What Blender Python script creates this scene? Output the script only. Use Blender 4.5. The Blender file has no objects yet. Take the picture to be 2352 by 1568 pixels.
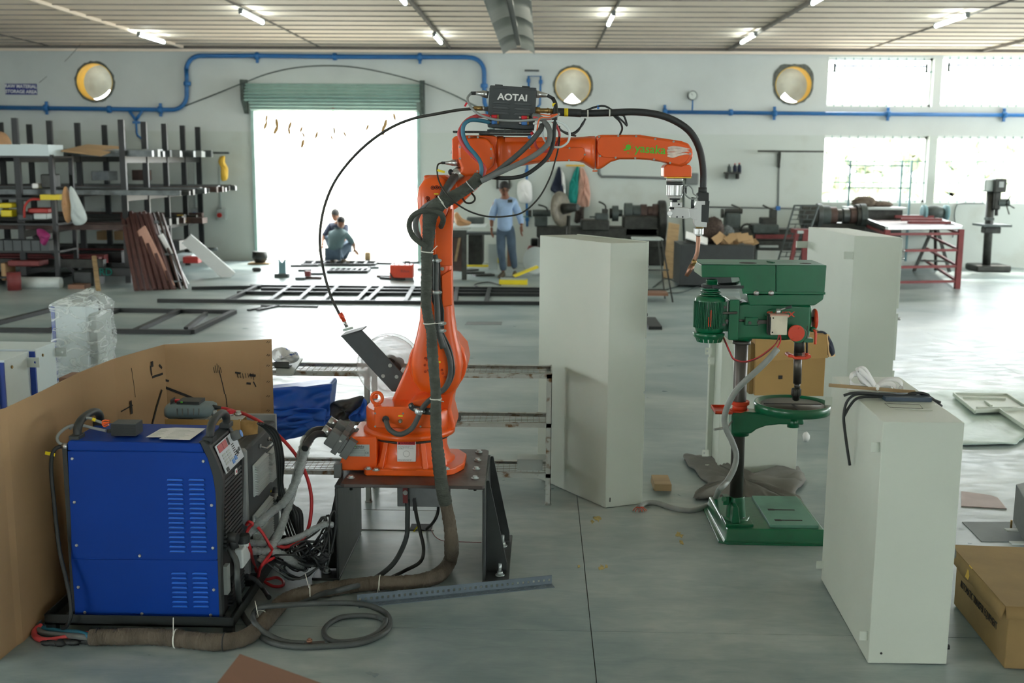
import bpy, math, random
from mathutils import Vector, Matrix
from math import sin, cos, pi, radians

# ------------------------------------------------------------------ camera
FPX, PITCH, YAW, ROLL, CAMH = 2540.0, -.1633, -.0254, .0069, 2.0
_F = Vector((sin(YAW)*cos(PITCH), cos(YAW)*cos(PITCH), sin(PITCH)))
_R = Vector((cos(YAW), -sin(YAW), 0)); _U = _R.cross(_F)
_A = cos(ROLL)*_R + sin(ROLL)*_U; _B = -sin(ROLL)*_R + cos(ROLL)*_U
CAM = Vector((0, 0, CAMH))
scn = bpy.context.scene
cd = bpy.data.cameras.new('camera'); cam = bpy.data.objects.new('camera', cd)
scn.collection.objects.link(cam)
cd.sensor_width = 36; cd.lens = FPX/2352*36; cd.clip_start = .05; cd.clip_end = 300
cam.matrix_world = Matrix(((_A.x, _B.x, -_F.x, 0), (_A.y, _B.y, -_F.y, 0), (_A.z, _B.z, -_F.z, CAMH), (0, 0, 0, 1)))
cd.dof.use_dof = True; cd.dof.focus_distance = 5.25; cd.dof.aperture_fstop = 3.2
scn.camera = cam
scn.view_settings.view_transform = 'Standard'; scn.view_settings.look = 'None'
scn.view_settings.gamma = 1; scn.view_settings.use_curve_mapping = False
scn.view_settings.exposure = 0.96
scn.cycles.max_bounces = 8; scn.cycles.diffuse_bounces = 4; scn.cycles.glossy_bounces = 4
scn.cycles.transmission_bounces = 6; scn.cycles.transparent_max_bounces = 12
scn.cycles.sample_clamp_indirect = 6; scn.cycles.use_denoising = True

# ------------------------------------------------------------------ daylight: bright hazy sky, seen white through every opening
wd = bpy.data.worlds.new('hazy_sky'); scn.world = wd; wd.use_nodes = True
nt = wd.node_tree; bg = nt.nodes['Background']
bg.inputs[0].default_value = (.93, .99, 1, 1); bg.inputs[1].default_value = 7.0
sd = bpy.data.lights.new('sun', 'SUN'); sd.energy = 3.0; sd.angle = radians(3); sd.color = (1, .95, .85)
sun = bpy.data.objects.new('sun', sd); scn.collection.objects.link(sun)
sun.rotation_euler = (radians(-38), 0, radians(-20)); sun.location = (0, 40, 30)

def area(name, loc, rot, sx, sy, power, col=(.93, .99, 1)):       # daylight coming in through an opening of the hall
    l = bpy.data.lights.new(name, 'AREA'); l.shape = 'RECTANGLE'; l.size = sx; l.size_y = sy
    l.energy = power; l.color = col
    o = bpy.data.objects.new(name, l); scn.collection.objects.link(o)
    o.location = loc; o.rotation_euler = rot; return o

# ------------------------------------------------------------------ pixel <-> place (survey of the photograph)
def ray(px, py): return _A*((px-1176)/FPX) - _B*((py-784)/FPX) + _F
def G(px, py, z=0.0):
    d = ray(px, py); return CAM + d*((z-CAMH)/d.z)
def P(px, py, Y):
    d = ray(px, py); return CAM + d*(Y/d.y)
def PX(px, py, X):
    d = ray(px, py); return CAM + d*(X/d.x)

# ------------------------------------------------------------------ materials
def lin(c):
    c = c/255.0
    return c/12.92 if c <= .04045 else ((c+.055)/1.055)**2.4
def rgb(c): return (lin(c[0]), lin(c[1]), lin(c[2]), 1)
MATS = {}
def mat(name, col, rough=.5, metal=0.0, var=.12, sc=6.0, bump=0.0, bsc=None, col2=None, thr=None, emit=0.0, alpha=1.0, trans=0.0,
        coat=0.0, stretch=None, rvar=0.0, ior=None, spec=None, det=6):
    m = bpy.data.materials.new(name); m.use_nodes = True; n = m.node_tree; b = n.nodes['Principled BSDF']
    b.inputs['Base Color'].default_value = rgb(col); b.inputs['Roughness'].default_value = rough
    b.inputs['Metallic'].default_value = metal
    if spec is not None: b.inputs['Specular IOR Level'].default_value = spec
    if coat: b.inputs['Coat Weight'].default_value = coat; b.inputs['Coat Roughness'].default_value = .08
    if emit: b.inputs['Emission Color'].default_value = rgb(col); b.inputs['Emission Strength'].default_value = emit
    if alpha < 1: b.inputs['Alpha'].default_value = alpha
    if trans: b.inputs['Transmission Weight'].default_value = trans
    if ior: b.inputs['IOR'].default_value = ior
    if var or bump or col2:
        tc = n.nodes.new('ShaderNodeTexCoord'); mp = n.nodes.new('ShaderNodeMapping')
        n.links.new(tc.outputs['Object'], mp.inputs[0])
        if stretch: mp.inputs['Scale'].default_value = stretch
        nz = n.nodes.new('ShaderNodeTexNoise'); nz.inputs['Scale'].default_value = sc; nz.inputs['Detail'].default_value = det
        n.links.new(mp.outputs[0], nz.inputs['Vector'])
        rp = n.nodes.new('ShaderNodeValToRGB'); n.links.new(nz.outputs['Fac'], rp.inputs[0])
        c1 = rgb(col)
        if col2: c0 = rgb(col2)
        else: c0 = tuple(x*(1-var*1.6) for x in c1[:3])+(1,)
        t = thr or (.3, .62)
        rp.color_ramp.elements[0].position = t[0]; rp.color_ramp.elements[0].color = c0
        rp.color_ramp.elements[1].position = t[1]; rp.color_ramp.elements[1].color = c1
        n.links.new(rp.outputs[0], b.inputs['Base Color'])
        if rvar:
            mr = n.nodes.new('ShaderNodeMapRange'); n.links.new(nz.outputs['Fac'], mr.inputs[0])
            mr.inputs[1].default_value = .3; mr.inputs[2].default_value = .7
            mr.inputs[3].default_value = rough-rvar; mr.inputs[4].default_value = rough+rvar
            n.links.new(mr.outputs[0], b.inputs['Roughness'])
        if bump:
            n2 = n.nodes.new('ShaderNodeTexNoise'); n2.inputs['Scale'].default_value = bsc or sc*4; n2.inputs['Detail'].default_value = 5
            n.links.new(mp.outputs[0], n2.inputs['Vector'])
            bp = n.nodes.new('ShaderNodeBump'); bp.inputs['Strength'].default_value = bump; bp.inputs['Distance'].default_value = .02
            n.links.new(n2.outputs['Fac'], bp.inputs['Height']); n.links.new(bp.outputs[0], b.inputs['Normal'])
    MATS[name] = m; return m

M = {}
M['wall'] = mat('painted_plaster', (203, 209, 206), .85, var=.05, sc=1.3, bump=.05, bsc=30)
M['ceil'] = mat('ceiling_board', (240, 225, 207), .7, var=.04, sc=2)
M['ceil_dark'] = mat('ceiling_joint', (118, 112, 106), .8, var=.1)
M['orange'] = mat('orange_enamel', (236, 94, 22), .36, var=.04, sc=3, coat=.25)
M['orange_dk'] = mat('orange_socket', (196, 66, 16), .45, var=.05)
M['black_steel'] = mat('black_painted_steel', (38, 44, 44), .45, var=.2, sc=9)
M['dark_steel'] = mat('dark_mill_steel', (74, 78, 78), .38, metal=.55, var=.25, sc=5, bump=.05)
M['rust_plate'] = mat('rusty_mill_plate', (96, 92, 90), .42, metal=.5, var=.2, sc=6, col2=(82, 74, 70), thr=(.36, .6), bump=.08)
M['steel'] = mat('bright_steel', (190, 192, 190), .28, metal=.9, var=.1, sc=20)
M['alu'] = mat('cast_aluminium', (205, 207, 206), .35, metal=.55, var=.05)
M['zinc'] = mat('zinc_bolt', (196, 206, 206), .35, metal=.7, var=.1, sc=30)
M['brass'] = mat('brass', (160, 132, 82), .35, metal=.8, var=.15, sc=20)
M['copper'] = mat('heated_copper', (150, 112, 92), .35, metal=.7, var=.2, sc=18)
M['rubber'] = mat('black_rubber', (42, 46, 47), .55, var=.15, sc=12)
M['cable'] = mat('grey_cable', (74, 80, 79), .5, var=.2, sc=14)
M['lcable'] = mat('light_grey_cable', (150, 156, 154), .5, var=.08)
M['hose_red'] = mat('red_hose', (206, 74, 78), .45, var=.08)
M['red_cable'] = mat('red_cable', (196, 44, 50), .45, var=.08)
M['hose_blue'] = mat('blue_hose', (48, 116, 142), .45, var=.08)
M['cloth_green'] = mat('dusty_fabric_sleeve', (76, 82, 74), .85, var=.25, sc=9, bump=.6, bsc=26, stretch=(1, 1, 2.4))
M['cloth_brown'] = mat('dusty_brown_sleeve', (98, 89, 76), .88, var=.22, sc=9, bump=.6, bsc=26, stretch=(2.4, 1, 1))
M['white_tie'] = mat('white_nylon', (222, 224, 214), .5, var=.05)
M['black_tie'] = mat('black_nylon', (30, 32, 34), .5, var=0)
M['box_grey'] = mat('charcoal_powder_coat', (62, 68, 70), .5, var=.06, sc=30)
M['white'] = mat('white_print', (235, 236, 234), .6, var=.03)
M['blue'] = mat('blue_powder_coat', (2, 58, 150), .5, var=.05, sc=4, spec=.22)
M['blue_lit'] = mat('blue_louvre_highlight', (30, 104, 214), .4, var=.03)  # lighter copy of the case blue: louvre highlights put into the colour
M['plastic_blk'] = mat('black_moulded_plastic', (44, 49, 50), .5, var=.08, sc=18)
M['ctrl_grey'] = mat('grey_textured_coat', (110, 115, 114), .55, var=.08, sc=25)
M['ctrl_dark'] = mat('dark_grey_coat', (74, 80, 82), .55, var=.08, sc=25)
M['louvre_lt'] = mat('pale_grey_louvre', (208, 218, 216), .5, var=.05)
M['cabinet'] = mat('pale_grey_powder_coat', (196, 204, 192), .5, var=.03, sc=2.5, bump=.03, bsc=220)
M['cab_white'] = mat('white_powder_coat', (206, 220, 222), .5, var=.03, sc=3, bump=.03, bsc=220)
M['cab_blue'] = mat('blue_edge_coat', (30, 66, 160), .5, var=.05)
M['green'] = mat('green_enamel', (4, 98, 62), .32, var=.16, sc=5, bump=.05, bsc=25, coat=.4)
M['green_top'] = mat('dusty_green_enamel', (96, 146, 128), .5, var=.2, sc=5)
M['grn_orange'] = mat('orange_red_enamel', (214, 66, 30), .4, var=.1, sc=9)
M['column'] = mat('worn_steel_column', (92, 88, 84), .38, metal=.6, var=.22, sc=3.5, stretch=(1, 1, .6))
M['card'] = mat('corrugated_cardboard', (176, 145, 106), .85, var=.09, sc=2.2, stretch=(1, 1, .5), bump=.1, bsc=9)
M['card_in'] = mat('cardboard_box', (180, 146, 92), .85, var=.07, sc=3, bump=.06, bsc=12)
M['card_dk'] = mat('dusty_cardboard', (150, 124, 80), .85, var=.15, sc=4, bump=.1, bsc=10)
M['board_brown'] = mat('brown_hardboard', (134, 96, 74), .6, var=.08, sc=2)
M['wood'] = mat('sawn_timber', (172, 146, 108), .8, var=.2, sc=3, stretch=(1, 6, 6), bump=.1)
M['mesh'] = mat('galvanised_wire', (118, 112, 98), .5, metal=.2, var=.2, sc=15)
M['rack_paint'] = mat('chipped_grey_paint', (176, 184, 178), .6, var=.2, sc=14, col2=(112, 86, 52), thr=(.36, .46), bump=.1)
M['tarp_blue'] = mat('blue_tarpaulin', (46, 108, 220), .34, var=.12, sc=4, bump=.15, bsc=9)
M['tarp_grey'] = mat('grey_canvas', (104, 106, 104), .85, var=.15, sc=5, bump=.2, bsc=14)
M['cloth_grey'] = mat('grey_cotton', (118, 118, 112), .9, var=.15, sc=5, bump=.2, bsc=14)
M['pipe_blue'] = mat('blue_pipe_paint', (32, 104, 166), .4, var=.08, sc=4)
M['shutter'] = mat('sea_green_shutter', (168, 200, 192), .45, var=.08, sc=5)
M['shutter_dk'] = mat('grimy_shutter_iron', (72, 84, 78), .7, var=.4, sc=9)
M['yellow'] = mat('yellow_paint', (226, 182, 62), .6, var=.1)
M['yellow_br'] = mat('bright_yellow_plastic', (226, 206, 30), .5, var=.05)
M['duct'] = mat('duct_sheet', (150, 152, 146), .5, metal=.3, var=.06, sc=3)
M['vent_metal'] = mat('galvanised_duct', (150, 152, 146), .5, metal=.2, var=.12, sc=6)
M['concrete_raw'] = mat('broken_plaster', (106, 110, 104), .95, var=.3, sc=12, bump=.4)
M['sign_blue'] = mat('dark_blue_sign', (42, 52, 126), .5, var=.03)
M['rack_black'] = mat('rack_black_paint', (15, 21, 22), .5, var=.2, sc=8)
M['bars'] = mat('steel_bar_stock', (92, 98, 98), .4, metal=.5, var=.3, sc=8)
M['bars_rust'] = mat('brown_steel_stock', (84, 66, 60), .55, metal=.25, var=.25, sc=8)
M['machine'] = mat('machine_grey_green', (76, 86, 84), .55, metal=.2, var=.3, sc=6)
M['machine_dk'] = mat('oily_machine_iron', (60, 62, 58), .5, metal=.4, var=.35, sc=9)
M['maroon'] = mat('maroon_primer', (126, 52, 52), .55, var=.15, sc=9)
M['red_paint'] = mat('red_paint', (182, 50, 44), .5, var=.12, sc=9)
M['skin'] = mat('brown_skin', (128, 84, 62), .55, var=.08, sc=20)
M['hair'] = mat('black_hair', (24, 22, 22), .7, var=.2, sc=60, bump=.5)
M['shirt_blue'] = mat('light_blue_shirt', (150, 176, 208), .85, var=.12, sc=7, bump=.25, bsc=10)
M['jeans'] = mat('faded_blue_jeans', (78, 96, 114), .9, var=.2, sc=7, bump=.25, bsc=10)
M['tee_grey'] = mat('slate_tee_shirt', (84, 106, 110), .9, var=.1, sc=6, bump=.2)
M['shoe'] = mat('brown_suede_shoe', (92, 82, 66), .8, var=.2)
M['teal'] = mat('teal_cloth', (22, 142, 132), .85, var=.15, bump=.2)
M['pink_cloth'] = mat('dusty_pink_cloth', (204, 160, 142), .9, var=.1, bump=.2)
M['navy'] = mat('navy_cloth', (36, 44, 62), .9, var=.15, bump=.2)
M['brown_cloth'] = mat('dark_brown_cloth', (62, 54, 50), .9, var=.15, bump=.2)
M['bag_white'] = mat('white_plastic_bag', (198, 208, 206), .5, var=.08, bump=.2, bsc=12)
M['bag_tan'] = mat('tan_plastic_bag', (196, 150, 104), .5, var=.12, bump=.2, bsc=12)
M['magenta'] = mat('magenta_plastic_bag', (150, 40, 104), .5, var=.15, bump=.2)
M['green_logo'] = mat('green_print', (84, 190, 44), .5, var=.02)
M['smear'] = mat('white_paint_smear', (236, 218, 206), .6, var=.2, sc=30)
M['dark'] = mat('black_ink', (26, 26, 26), .7, var=0)
M['ink'] = mat('worn_black_ink', (44, 42, 42), .8, var=.2, sc=40)
M['sticker'] = mat('silver_sticker', (172, 182, 178), .4, metal=.2, var=.03)
M['red_print'] = mat('red_print', (206, 30, 46), .5, var=0)
M['red_display'] = mat('dark_red_display', (176, 50, 58), .3, var=.02)
M['panel_lt'] = mat('pale_control_foil', (192, 200, 206), .45, var=.02)
M['yellow_lbl'] = mat('yellow_label', (238, 214, 30), .5, var=0)
M['foam'] = mat('pale_green_foam_sheet', (188, 208, 200), .45, var=.12, sc=3, bump=.35, bsc=9)
M['leaf_dry'] = mat('dry_mango_leaf', (176, 138, 88), .8, var=.25, sc=20)
M['tube_light'] = mat('fluorescent_tube', (240, 255, 252), .5, var=0, emit=14)
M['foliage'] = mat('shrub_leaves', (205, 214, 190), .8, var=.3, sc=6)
M['yard'] = mat('pale_yard_soil', (205, 196, 178), .95, var=.1, sc=1)
M['sack'] = mat('brown_sacking', (104, 92, 80), .95, var=.3, sc=12, bump=.6)
M['swarf'] = mat('rusty_steel_swarf', (88, 74, 66), .7, metal=.4, var=.4, sc=40, bump=.8, bsc=60)
M['swarf_gr'] = mat('grey_steel_swarf', (104, 112, 112), .6, metal=.4, var=.4, sc=40, bump=.8, bsc=60)
M['concrete_dk'] = mat('dark_joint', (96, 98, 92), .95, var=.1)
M['glass_gauge'] = mat('gauge_dial', (200, 208, 202), .3, var=.03)
M['plastic_lt'] = mat('milky_plastic', (212, 222, 222), .4, var=.03)
M['knob_blue'] = mat('blue_knob', (70, 128, 200), .4, var=0)
M['teal_paint'] = mat('grey_teal_paint', (112, 150, 156), .6, var=.12)

def film(name, col, dens, sc, rough=.12, bump=.8):      # crumpled clear plastic: mostly see-through, glints on the creases
    m = bpy.data.materials.new(name); m.use_nodes = True; n = m.node_tree; b = n.nodes['Principled BSDF']
    b.inputs['Base Color'].default_value = rgb(col); b.inputs['Roughness'].default_value = rough
    tc = n.nodes.new('ShaderNodeTexCoord'); mp = n.nodes.new('ShaderNodeMapping'); mp.inputs['Rotation'].default_value = (.4, .5, .6)
    mp.inputs['Scale'].default_value = (1, 1, 2.2)
    n.links.new(tc.outputs['Object'], mp.inputs[0])
    nz = n.nodes.new('ShaderNodeTexNoise'); nz.inputs['Scale'].default_value = sc; nz.inputs['Detail'].default_value = 7
    nz.inputs['Distortion'].default_value = 1.6; n.links.new(mp.outputs[0], nz.inputs['Vector'])
    rp = n.nodes.new('ShaderNodeValToRGB'); n.links.new(nz.outputs['Fac'], rp.inputs[0])
    e = rp.color_ramp.elements; e[0].position = .44; e[0].color = (dens[0],)*3+(1,); e[1].position = .5; e[1].color = (dens[1],)*3+(1,)
    e2 = rp.color_ramp.elements.new(.56); e2.color = (dens[0],)*3+(1,)
    n.links.new(rp.outputs[0], b.inputs['Alpha'])
    bp = n.nodes.new('ShaderNodeBump'); bp.inputs['Strength'].default_value = bump; bp.inputs['Distance'].default_value = .03
    n.links.new(nz.outputs['Fac'], bp.inputs['Height']); n.links.new(bp.outputs[0], b.inputs['Normal'])
    return m
M['film'] = film('clear_stretch_film', (228, 236, 234), (.22, .7), 4.5)
M['film_fine'] = film('clear_film_wrap', (196, 204, 204), (.46, .56), 22, .25, .25)
M['clear'] = mat('clear_plastic', (214, 220, 220), .08, var=0, alpha=.38)
M['screen_film'] = film('clear_pvc', (235, 240, 240), (.2, .5), 12, .08, .1)

def floor_mat():
    m = bpy.data.materials.new('troweled_concrete'); m.use_nodes = True; n = m.node_tree; b = n.nodes['Principled BSDF']
    L = n.links.new; N = n.nodes.new
    geo = N('ShaderNodeNewGeometry')
    def noise(sc, det, scale=(1, 1, 1), dist=0):
        mp = N('ShaderNodeMapping'); mp.inputs['Scale'].default_value = scale; L(geo.outputs['Position'], mp.inputs[0])
        z = N('ShaderNodeTexNoise'); z.inputs['Scale'].default_value = sc; z.inputs['Detail'].default_value = det; z.inputs['Distortion'].default_value = dist
        L(mp.outputs[0], z.inputs['Vector']); return z
    a = noise(.8, 8, (1, 1.6, 1), .4); c = noise(5, 9, (1, 2.2, 1), .6); d = noise(26, 8, (.6, 3, 1))
    r1 = N('ShaderNodeValToRGB'); L(a.outputs['Fac'], r1.inputs[0])
    e = r1.color_ramp.elements; e[0].position = .36; e[0].color = rgb((142, 158, 158)); e[1].position = .66; e[1].color = rgb((186, 194, 189))
    r2 = N('ShaderNodeValToRGB'); L(c.outputs['Fac'], r2.inputs[0])
    e = r2.color_ramp.elements; e[0].position = .28; e[0].color = (.62, .7, .73, 1); e[1].position = .72; e[1].color = (1, 1, 1, 1)
    r3 = N('ShaderNodeValToRGB'); L(d.outputs['Fac'], r3.inputs[0])
    e = r3.color_ramp.elements; e[0].position = .25; e[0].color = (.92, .93, .93, 1); e[1].position = .65; e[1].color = (1, 1, 1, 1)
    mx = N('ShaderNodeMix'); mx.data_type = 'RGBA'; mx.blend_type = 'MULTIPLY'; mx.inputs[0].default_value = 1
    L(r1.outputs[0], mx.inputs[6]); L(r2.outputs[0], mx.inputs[7])
    m2 = N('ShaderNodeMix'); m2.data_type = 'RGBA'; m2.blend_type = 'MULTIPLY'; m2.inputs[0].default_value = 1
    L(mx.outputs[2], m2.inputs[6]); L(r3.outputs[0], m2.inputs[7])
    L(m2.outputs[2], b.inputs['Base Color'])
    mr = N('ShaderNodeMapRange'); L(c.outputs['Fac'], mr.inputs[0]); mr.inputs[1].default_value = .1; mr.inputs[2].default_value = .9
    mr.inputs[3].default_value = .2; mr.inputs[4].default_value = .56; L(mr.outputs[0], b.inputs['Roughness'])
    f = noise(9, 3, (1, 2.5, 1)); bp = N('ShaderNodeBump'); bp.inputs['Strength'].default_value = .06; bp.inputs['Distance'].default_value = .01
    L(f.outputs['Fac'], bp.inputs['Height']); L(bp.outputs[0], b.inputs['Normal'])
    return m
M['floor'] = floor_mat()

# ------------------------------------------------------------------ mesh building
COL = scn.collection
ORG = {}
def tag(o, label=None, cat=None, group=None, kind=None):
    if label: o['label'] = label
    if cat: o['category'] = cat
    if group: o['group'] = group
    if kind: o['kind'] = kind
    return o
def empty(name, loc, label, cat, group=None):
    o = bpy.data.objects.new(name, None); COL.objects.link(o); o.empty_display_size = .1
    o.location = loc; ORG[o.name] = Vector(loc); return tag(o, label, cat, group)
def v3(p): return p if isinstance(p, Vector) else Vector(p)
def smooth_path(pts, k=6, closed=False):
    pts = [v3(p) for p in pts]; n = len(pts)
    if n < 3: return pts
    out = []
    rng = range(n if closed else n-1)
    for i in rng:
        p1, p2 = pts[i], pts[(i+1) % n]
        p0 = pts[(i-1) % n] if (closed or i) else p1+(p1-p2)
        p3 = pts[(i+2) % n] if (closed or i+2 < n) else p2+(p2-p1)
        for j in range(k):
            t = j/k
            out.append(.5*((2*p1)+(p2-p0)*t+(2*p0-5*p1+4*p2-p3)*t*t+(3*p1-p0-3*p2+p3)*t**3))
    if not closed: out.append(pts[-1])
    return out
class MB:
    def __init__(s): s.v = []; s.f = []; s.s = []
    def add(s, vs, fs, sm=False):
        b = len(s.v); s.v += [tuple(v) for v in vs]; s.f += [tuple(i+b for i in f) for f in fs]; s.s += [sm]*len(fs); return s
    def box(s, a, b, M=None):
        x0, y0, z0 = [min(a[i], b[i]) for i in range(3)]; x1, y1, z1 = [max(a[i], b[i]) for i in range(3)]
        vs = [Vector(p) for p in ((x0, y0, z0), (x1, y0, z0), (x1, y1, z0), (x0, y1, z0), (x0, y0, z1), (x1, y0, z1), (x1, y1, z1), (x0, y1, z1))]
        if M: vs = [M @ p for p in vs]
        return s.add(vs, [(3, 2, 1, 0), (4, 5, 6, 7), (0, 1, 5, 4), (1, 2, 6, 5), (2, 3, 7, 6), (3, 0, 4, 7)])
    def cb(s, c, d, M=None, rz=0, ry=0, rx=0):
        if rz or ry or rx:
            R = Matrix.Translation(c) @ Matrix.Rotation(rz, 4, 'Z') @ Matrix.Rotation(ry, 4, 'Y') @ Matrix.Rotation(rx, 4, 'X')
            return s.box((-d[0]/2, -d[1]/2, -d[2]/2), (d[0]/2, d[1]/2, d[2]/2), R)
        return s.box([c[i]-d[i]/2 for i in range(3)], [c[i]+d[i]/2 for i in range(3)], M)
    def beam(s, p, q, w, h=None, up=(0, 0, 1)):       # rectangular bar from p to q
        p, q = v3(p), v3(q); h = h or w; d = (q-p).normalized(); u = v3(up)
        if abs(d.dot(u)) > .98: u = Vector((0, 1, 0))
        a = d.cross(u).normalized(); b = a.cross(d)
        vs = []
        for c in (p, q):
            for i, j in ((-1, -1), (1, -1), (1, 1), (-1, 1)): vs.append(c+a*(w/2*i)+b*(h/2*j))
        return s.add(vs, [(3, 2, 1, 0), (4, 5, 6, 7), (0, 1, 5, 4), (1, 2, 6, 5), (2, 3, 7, 6), (3, 0, 4, 7)])
    def prism(s, pts, lo, hi, ax='y', sm=False, M=None):   # outline in the two other axes, extruded along ax
        def mk(a, b, d): return {'y': (a, d, b), 'x': (d, a, b), 'z': (a, b, d)}[ax]
        n = len(pts); vs = [Vector(mk(a, b, lo)) for a, b in pts]+[Vector(mk(a, b, hi)) for a, b in pts]
        if M: vs = [M @ v for v in vs]
        ar = sum(pts[i][0]*pts[(i+1) % n][1]-pts[(i+1) % n][0]*pts[i][1] for i in range(n))
        flip = (ar < 0) ^ (lo > hi) ^ (ax == 'y')
        fs = [tuple(range(n))[::-1], tuple(range(n, 2*n))]+[(i, (i+1) % n, n+(i+1) % n, n+i) for i in range(n)]
        if flip: fs = [f[::-1] for f in fs]
        b = len(s.v); s.add(vs, fs[:2]); s.f += [tuple(i+b for i in f) for f in fs[2:]]; s.s += [sm]*n; return s
    def loft(s, rings, caps=True, closed=True, sm=True):
        n = len(rings[0]); vs = [p for r in rings for p in r]; fs = []
        for k in range(len(rings)-1):
            for i in range(n if closed else n-1):
                j = (i+1) % n; fs.append((k*n+i, k*n+j, (k+1)*n+j, (k+1)*n+i))
        b = len(s.v); s.add(vs, fs, sm)
        if caps and closed:
            s.f += [tuple(b+i for i in range(n))[::-1], tuple(b+(len(rings)-1)*n+i for i in range(n))]; s.s += [False, False]
        return s
    def tube(s, pts, r, n=8, closed=False, k=0, caps=True, flat=1.0, rip=0):
        if k: 
            rl = None
            if isinstance(r, (list, tuple)):
                m = len(pts); rl = r
            pts = smooth_path(pts, k, closed)
            if rl:
                N = len(pts); r = []
                for i in range(N):
                    t = i/(N-1)*(len(rl)-1); a = int(min(t, len(rl)-2)); r.append(rl[a]+(rl[a+1]-rl[a])*(t-a))
        pts = [v3(p) for p in pts]; m = len(pts)
        if not isinstance(r, (list, tuple)): r = [r]*m
        if rip: r = [x*(1+rip*(1 if i % 2 else -1)) for i, x in enumerate(r)]
        T = []
        for i in range(m):
            a = pts[(i-1) % m] if (closed or i) else pts[0]; b = pts[(i+1) % m] if (closed or i < m-1) else pts[-1]
            t = b-a; T.append(t.normalized() if t.length > 1e-9 else Vector((0, 0, 1)))
        up = Vector((0, 0, 1)) if abs(T[0].z) < .9 else Vector((0, 1, 0))
        nrm = (up-T[0]*up.dot(T[0])).normalized(); rings = []
        for i in range(m):
            nn = nrm-T[i]*nrm.dot(T[i]); nrm = nn.normalized() if nn.length > 1e-6 else nrm
            bi = T[i].cross(nrm)
            rings.append([pts[i]+(nrm*cos(2*pi*j/n)*r[i]*(flat if flat > 0 else 1)+bi*sin(2*pi*j/n)*r[i]*(-flat if flat < 0 else 1)) for j in range(n)])
        if closed: rings.append(rings[0]); return s.loft(rings, False)
        return s.loft(rings, caps)
    def cyl(s, p, q, r, r2=None, n=20, caps=True):
        p, q = v3(p), v3(q); return s.tube([p, q], [r, r if r2 is None else r2], n, caps=caps)
    def lathe(s, prof, c, ax=(0, 0, 1), n=24, caps=True):
        c = v3(c); a = v3(ax).normalized(); u = Vector((1, 0, 0)) if abs(a.x) < .9 else Vector((0, 1, 0))
        e1 = (u-a*u.dot(a)).normalized(); e2 = a.cross(e1)
        rings = [[c+a*h+(e1*cos(2*pi*j/n)+e2*sin(2*pi*j/n))*r for j in range(n)] for r, h in prof]
        return s.loft(rings, caps)
    def ell(s, c, r, n=14, m=9, M=None, jit=0, seed=1):
        rnd = random.Random(seed); c = v3(c); rings = []
        if not isinstance(r, (list, tuple, Vector)): r = (r, r, r)
        for i in range(m+1):
            t = pi*i/m; ring = []
            for j in range(n):
                q = Vector((sin(t)*cos(2*pi*j/n)*r[0], sin(t)*sin(2*pi*j/n)*r[1], -cos(t)*r[2]))*(1+(rnd.random()-.5)*jit)
                if M: q = M @ q
                ring.append(c+q)
            rings.append(ring)
        return s.loft(rings, True)
    def quad(s, a, b, c, d, th=0):
        a, b, c, d = v3(a), v3(b), v3(c), v3(d); n = (b-a).cross(d-a).normalized()*th
        if not th: return s.add([a, b, c, d], [(0, 1, 2, 3)])
        return s.add([a, b, c, d, a-n, b-n, c-n, d-n], [(0, 1, 2, 3), (7, 6, 5, 4), (0, 4, 5, 1), (1, 5, 6, 2), (2, 6, 7, 3), (3, 7, 4, 0)])
    def grid(s, fn, nu, nv, sm=True, th=0):
        vs = [v3(fn(i/nu, j/nv)) for j in range(nv+1) for i in range(nu+1)]; w = nu+1
        fs = [(j*w+i, j*w+i+1, (j+1)*w+i+1, (j+1)*w+i) for j in range(nv) for i in range(nu)]
        s.add(vs, fs, sm); return s
    def ring(s, inner, outer, lo, hi, ax='y'):         # flat ring between two outlines of equal count
        n = len(inner)
        def mk(p, d): return {'y': (p[0], d, p[1]), 'x': (d, p[0], p[1]), 'z': (p[0], p[1], d)}[ax]
        vs = [mk(p, lo) for p in inner]+[mk(p, lo) for p in outer]+[mk(p, hi) for p in inner]+[mk(p, hi) for p in outer]; fs = []
        for i in range(n):
            j = (i+1) % n
            fs += [(i, j, n+j, n+i), (2*n+i, 3*n+i, 3*n+j, 2*n+j), (i, 2*n+i, 2*n+j, j), (n+i, n+j, 3*n+j, 3*n+i)]
        return s.add(vs, fs)
    def build(s, name, m, parent=None, bevel=0, seg=2, label=None, cat=None, group=None, kind=None, sub=0, solid=0, fixn=False, pivot=None):
        me = bpy.data.meshes.new(name)
        if parent is not None: L = ORG[parent.name]
        elif pivot is not None: L = Vector(pivot)
        else:
            xs = [p[0] for p in s.v]; ys = [p[1] for p in s.v]; zs = [p[2] for p in s.v]
            L = Vector(((min(xs)+max(xs))/2, (min(ys)+max(ys))/2, min(zs)))
        me.from_pydata([(p[0]-L.x, p[1]-L.y, p[2]-L.z) for p in s.v], [], s.f)
        me.polygons.foreach_set('use_smooth', [True]*len(s.f) if bevel else s.s)
        me.materials.append(M[m] if isinstance(m, str) else m)
        if fixn:
            import bmesh
            bm = bmesh.new(); bm.from_mesh(me); bmesh.ops.recalc_face_normals(bm, faces=bm.faces); bm.to_mesh(me); bm.free()
        me.update()
        o = bpy.data.objects.new(name, me); COL.objects.link(o)
        if parent is not None: o.parent = parent
        else: o.location = L
        ORG[o.name] = L
        if sub: q = o.modifiers.new('sub', 'SUBSURF'); q.levels = sub; q.render_levels = sub
        if solid: q = o.modifiers.new('solid', 'SOLIDIFY'); q.thickness = solid; q.offset = 0
        if bevel:
            q = o.modifiers.new('bevel', 'BEVEL'); q.width = bevel; q.segments = seg; q.limit_method = 'ANGLE'; q.angle_limit = radians(35)
            q.harden_normals = True
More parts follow.
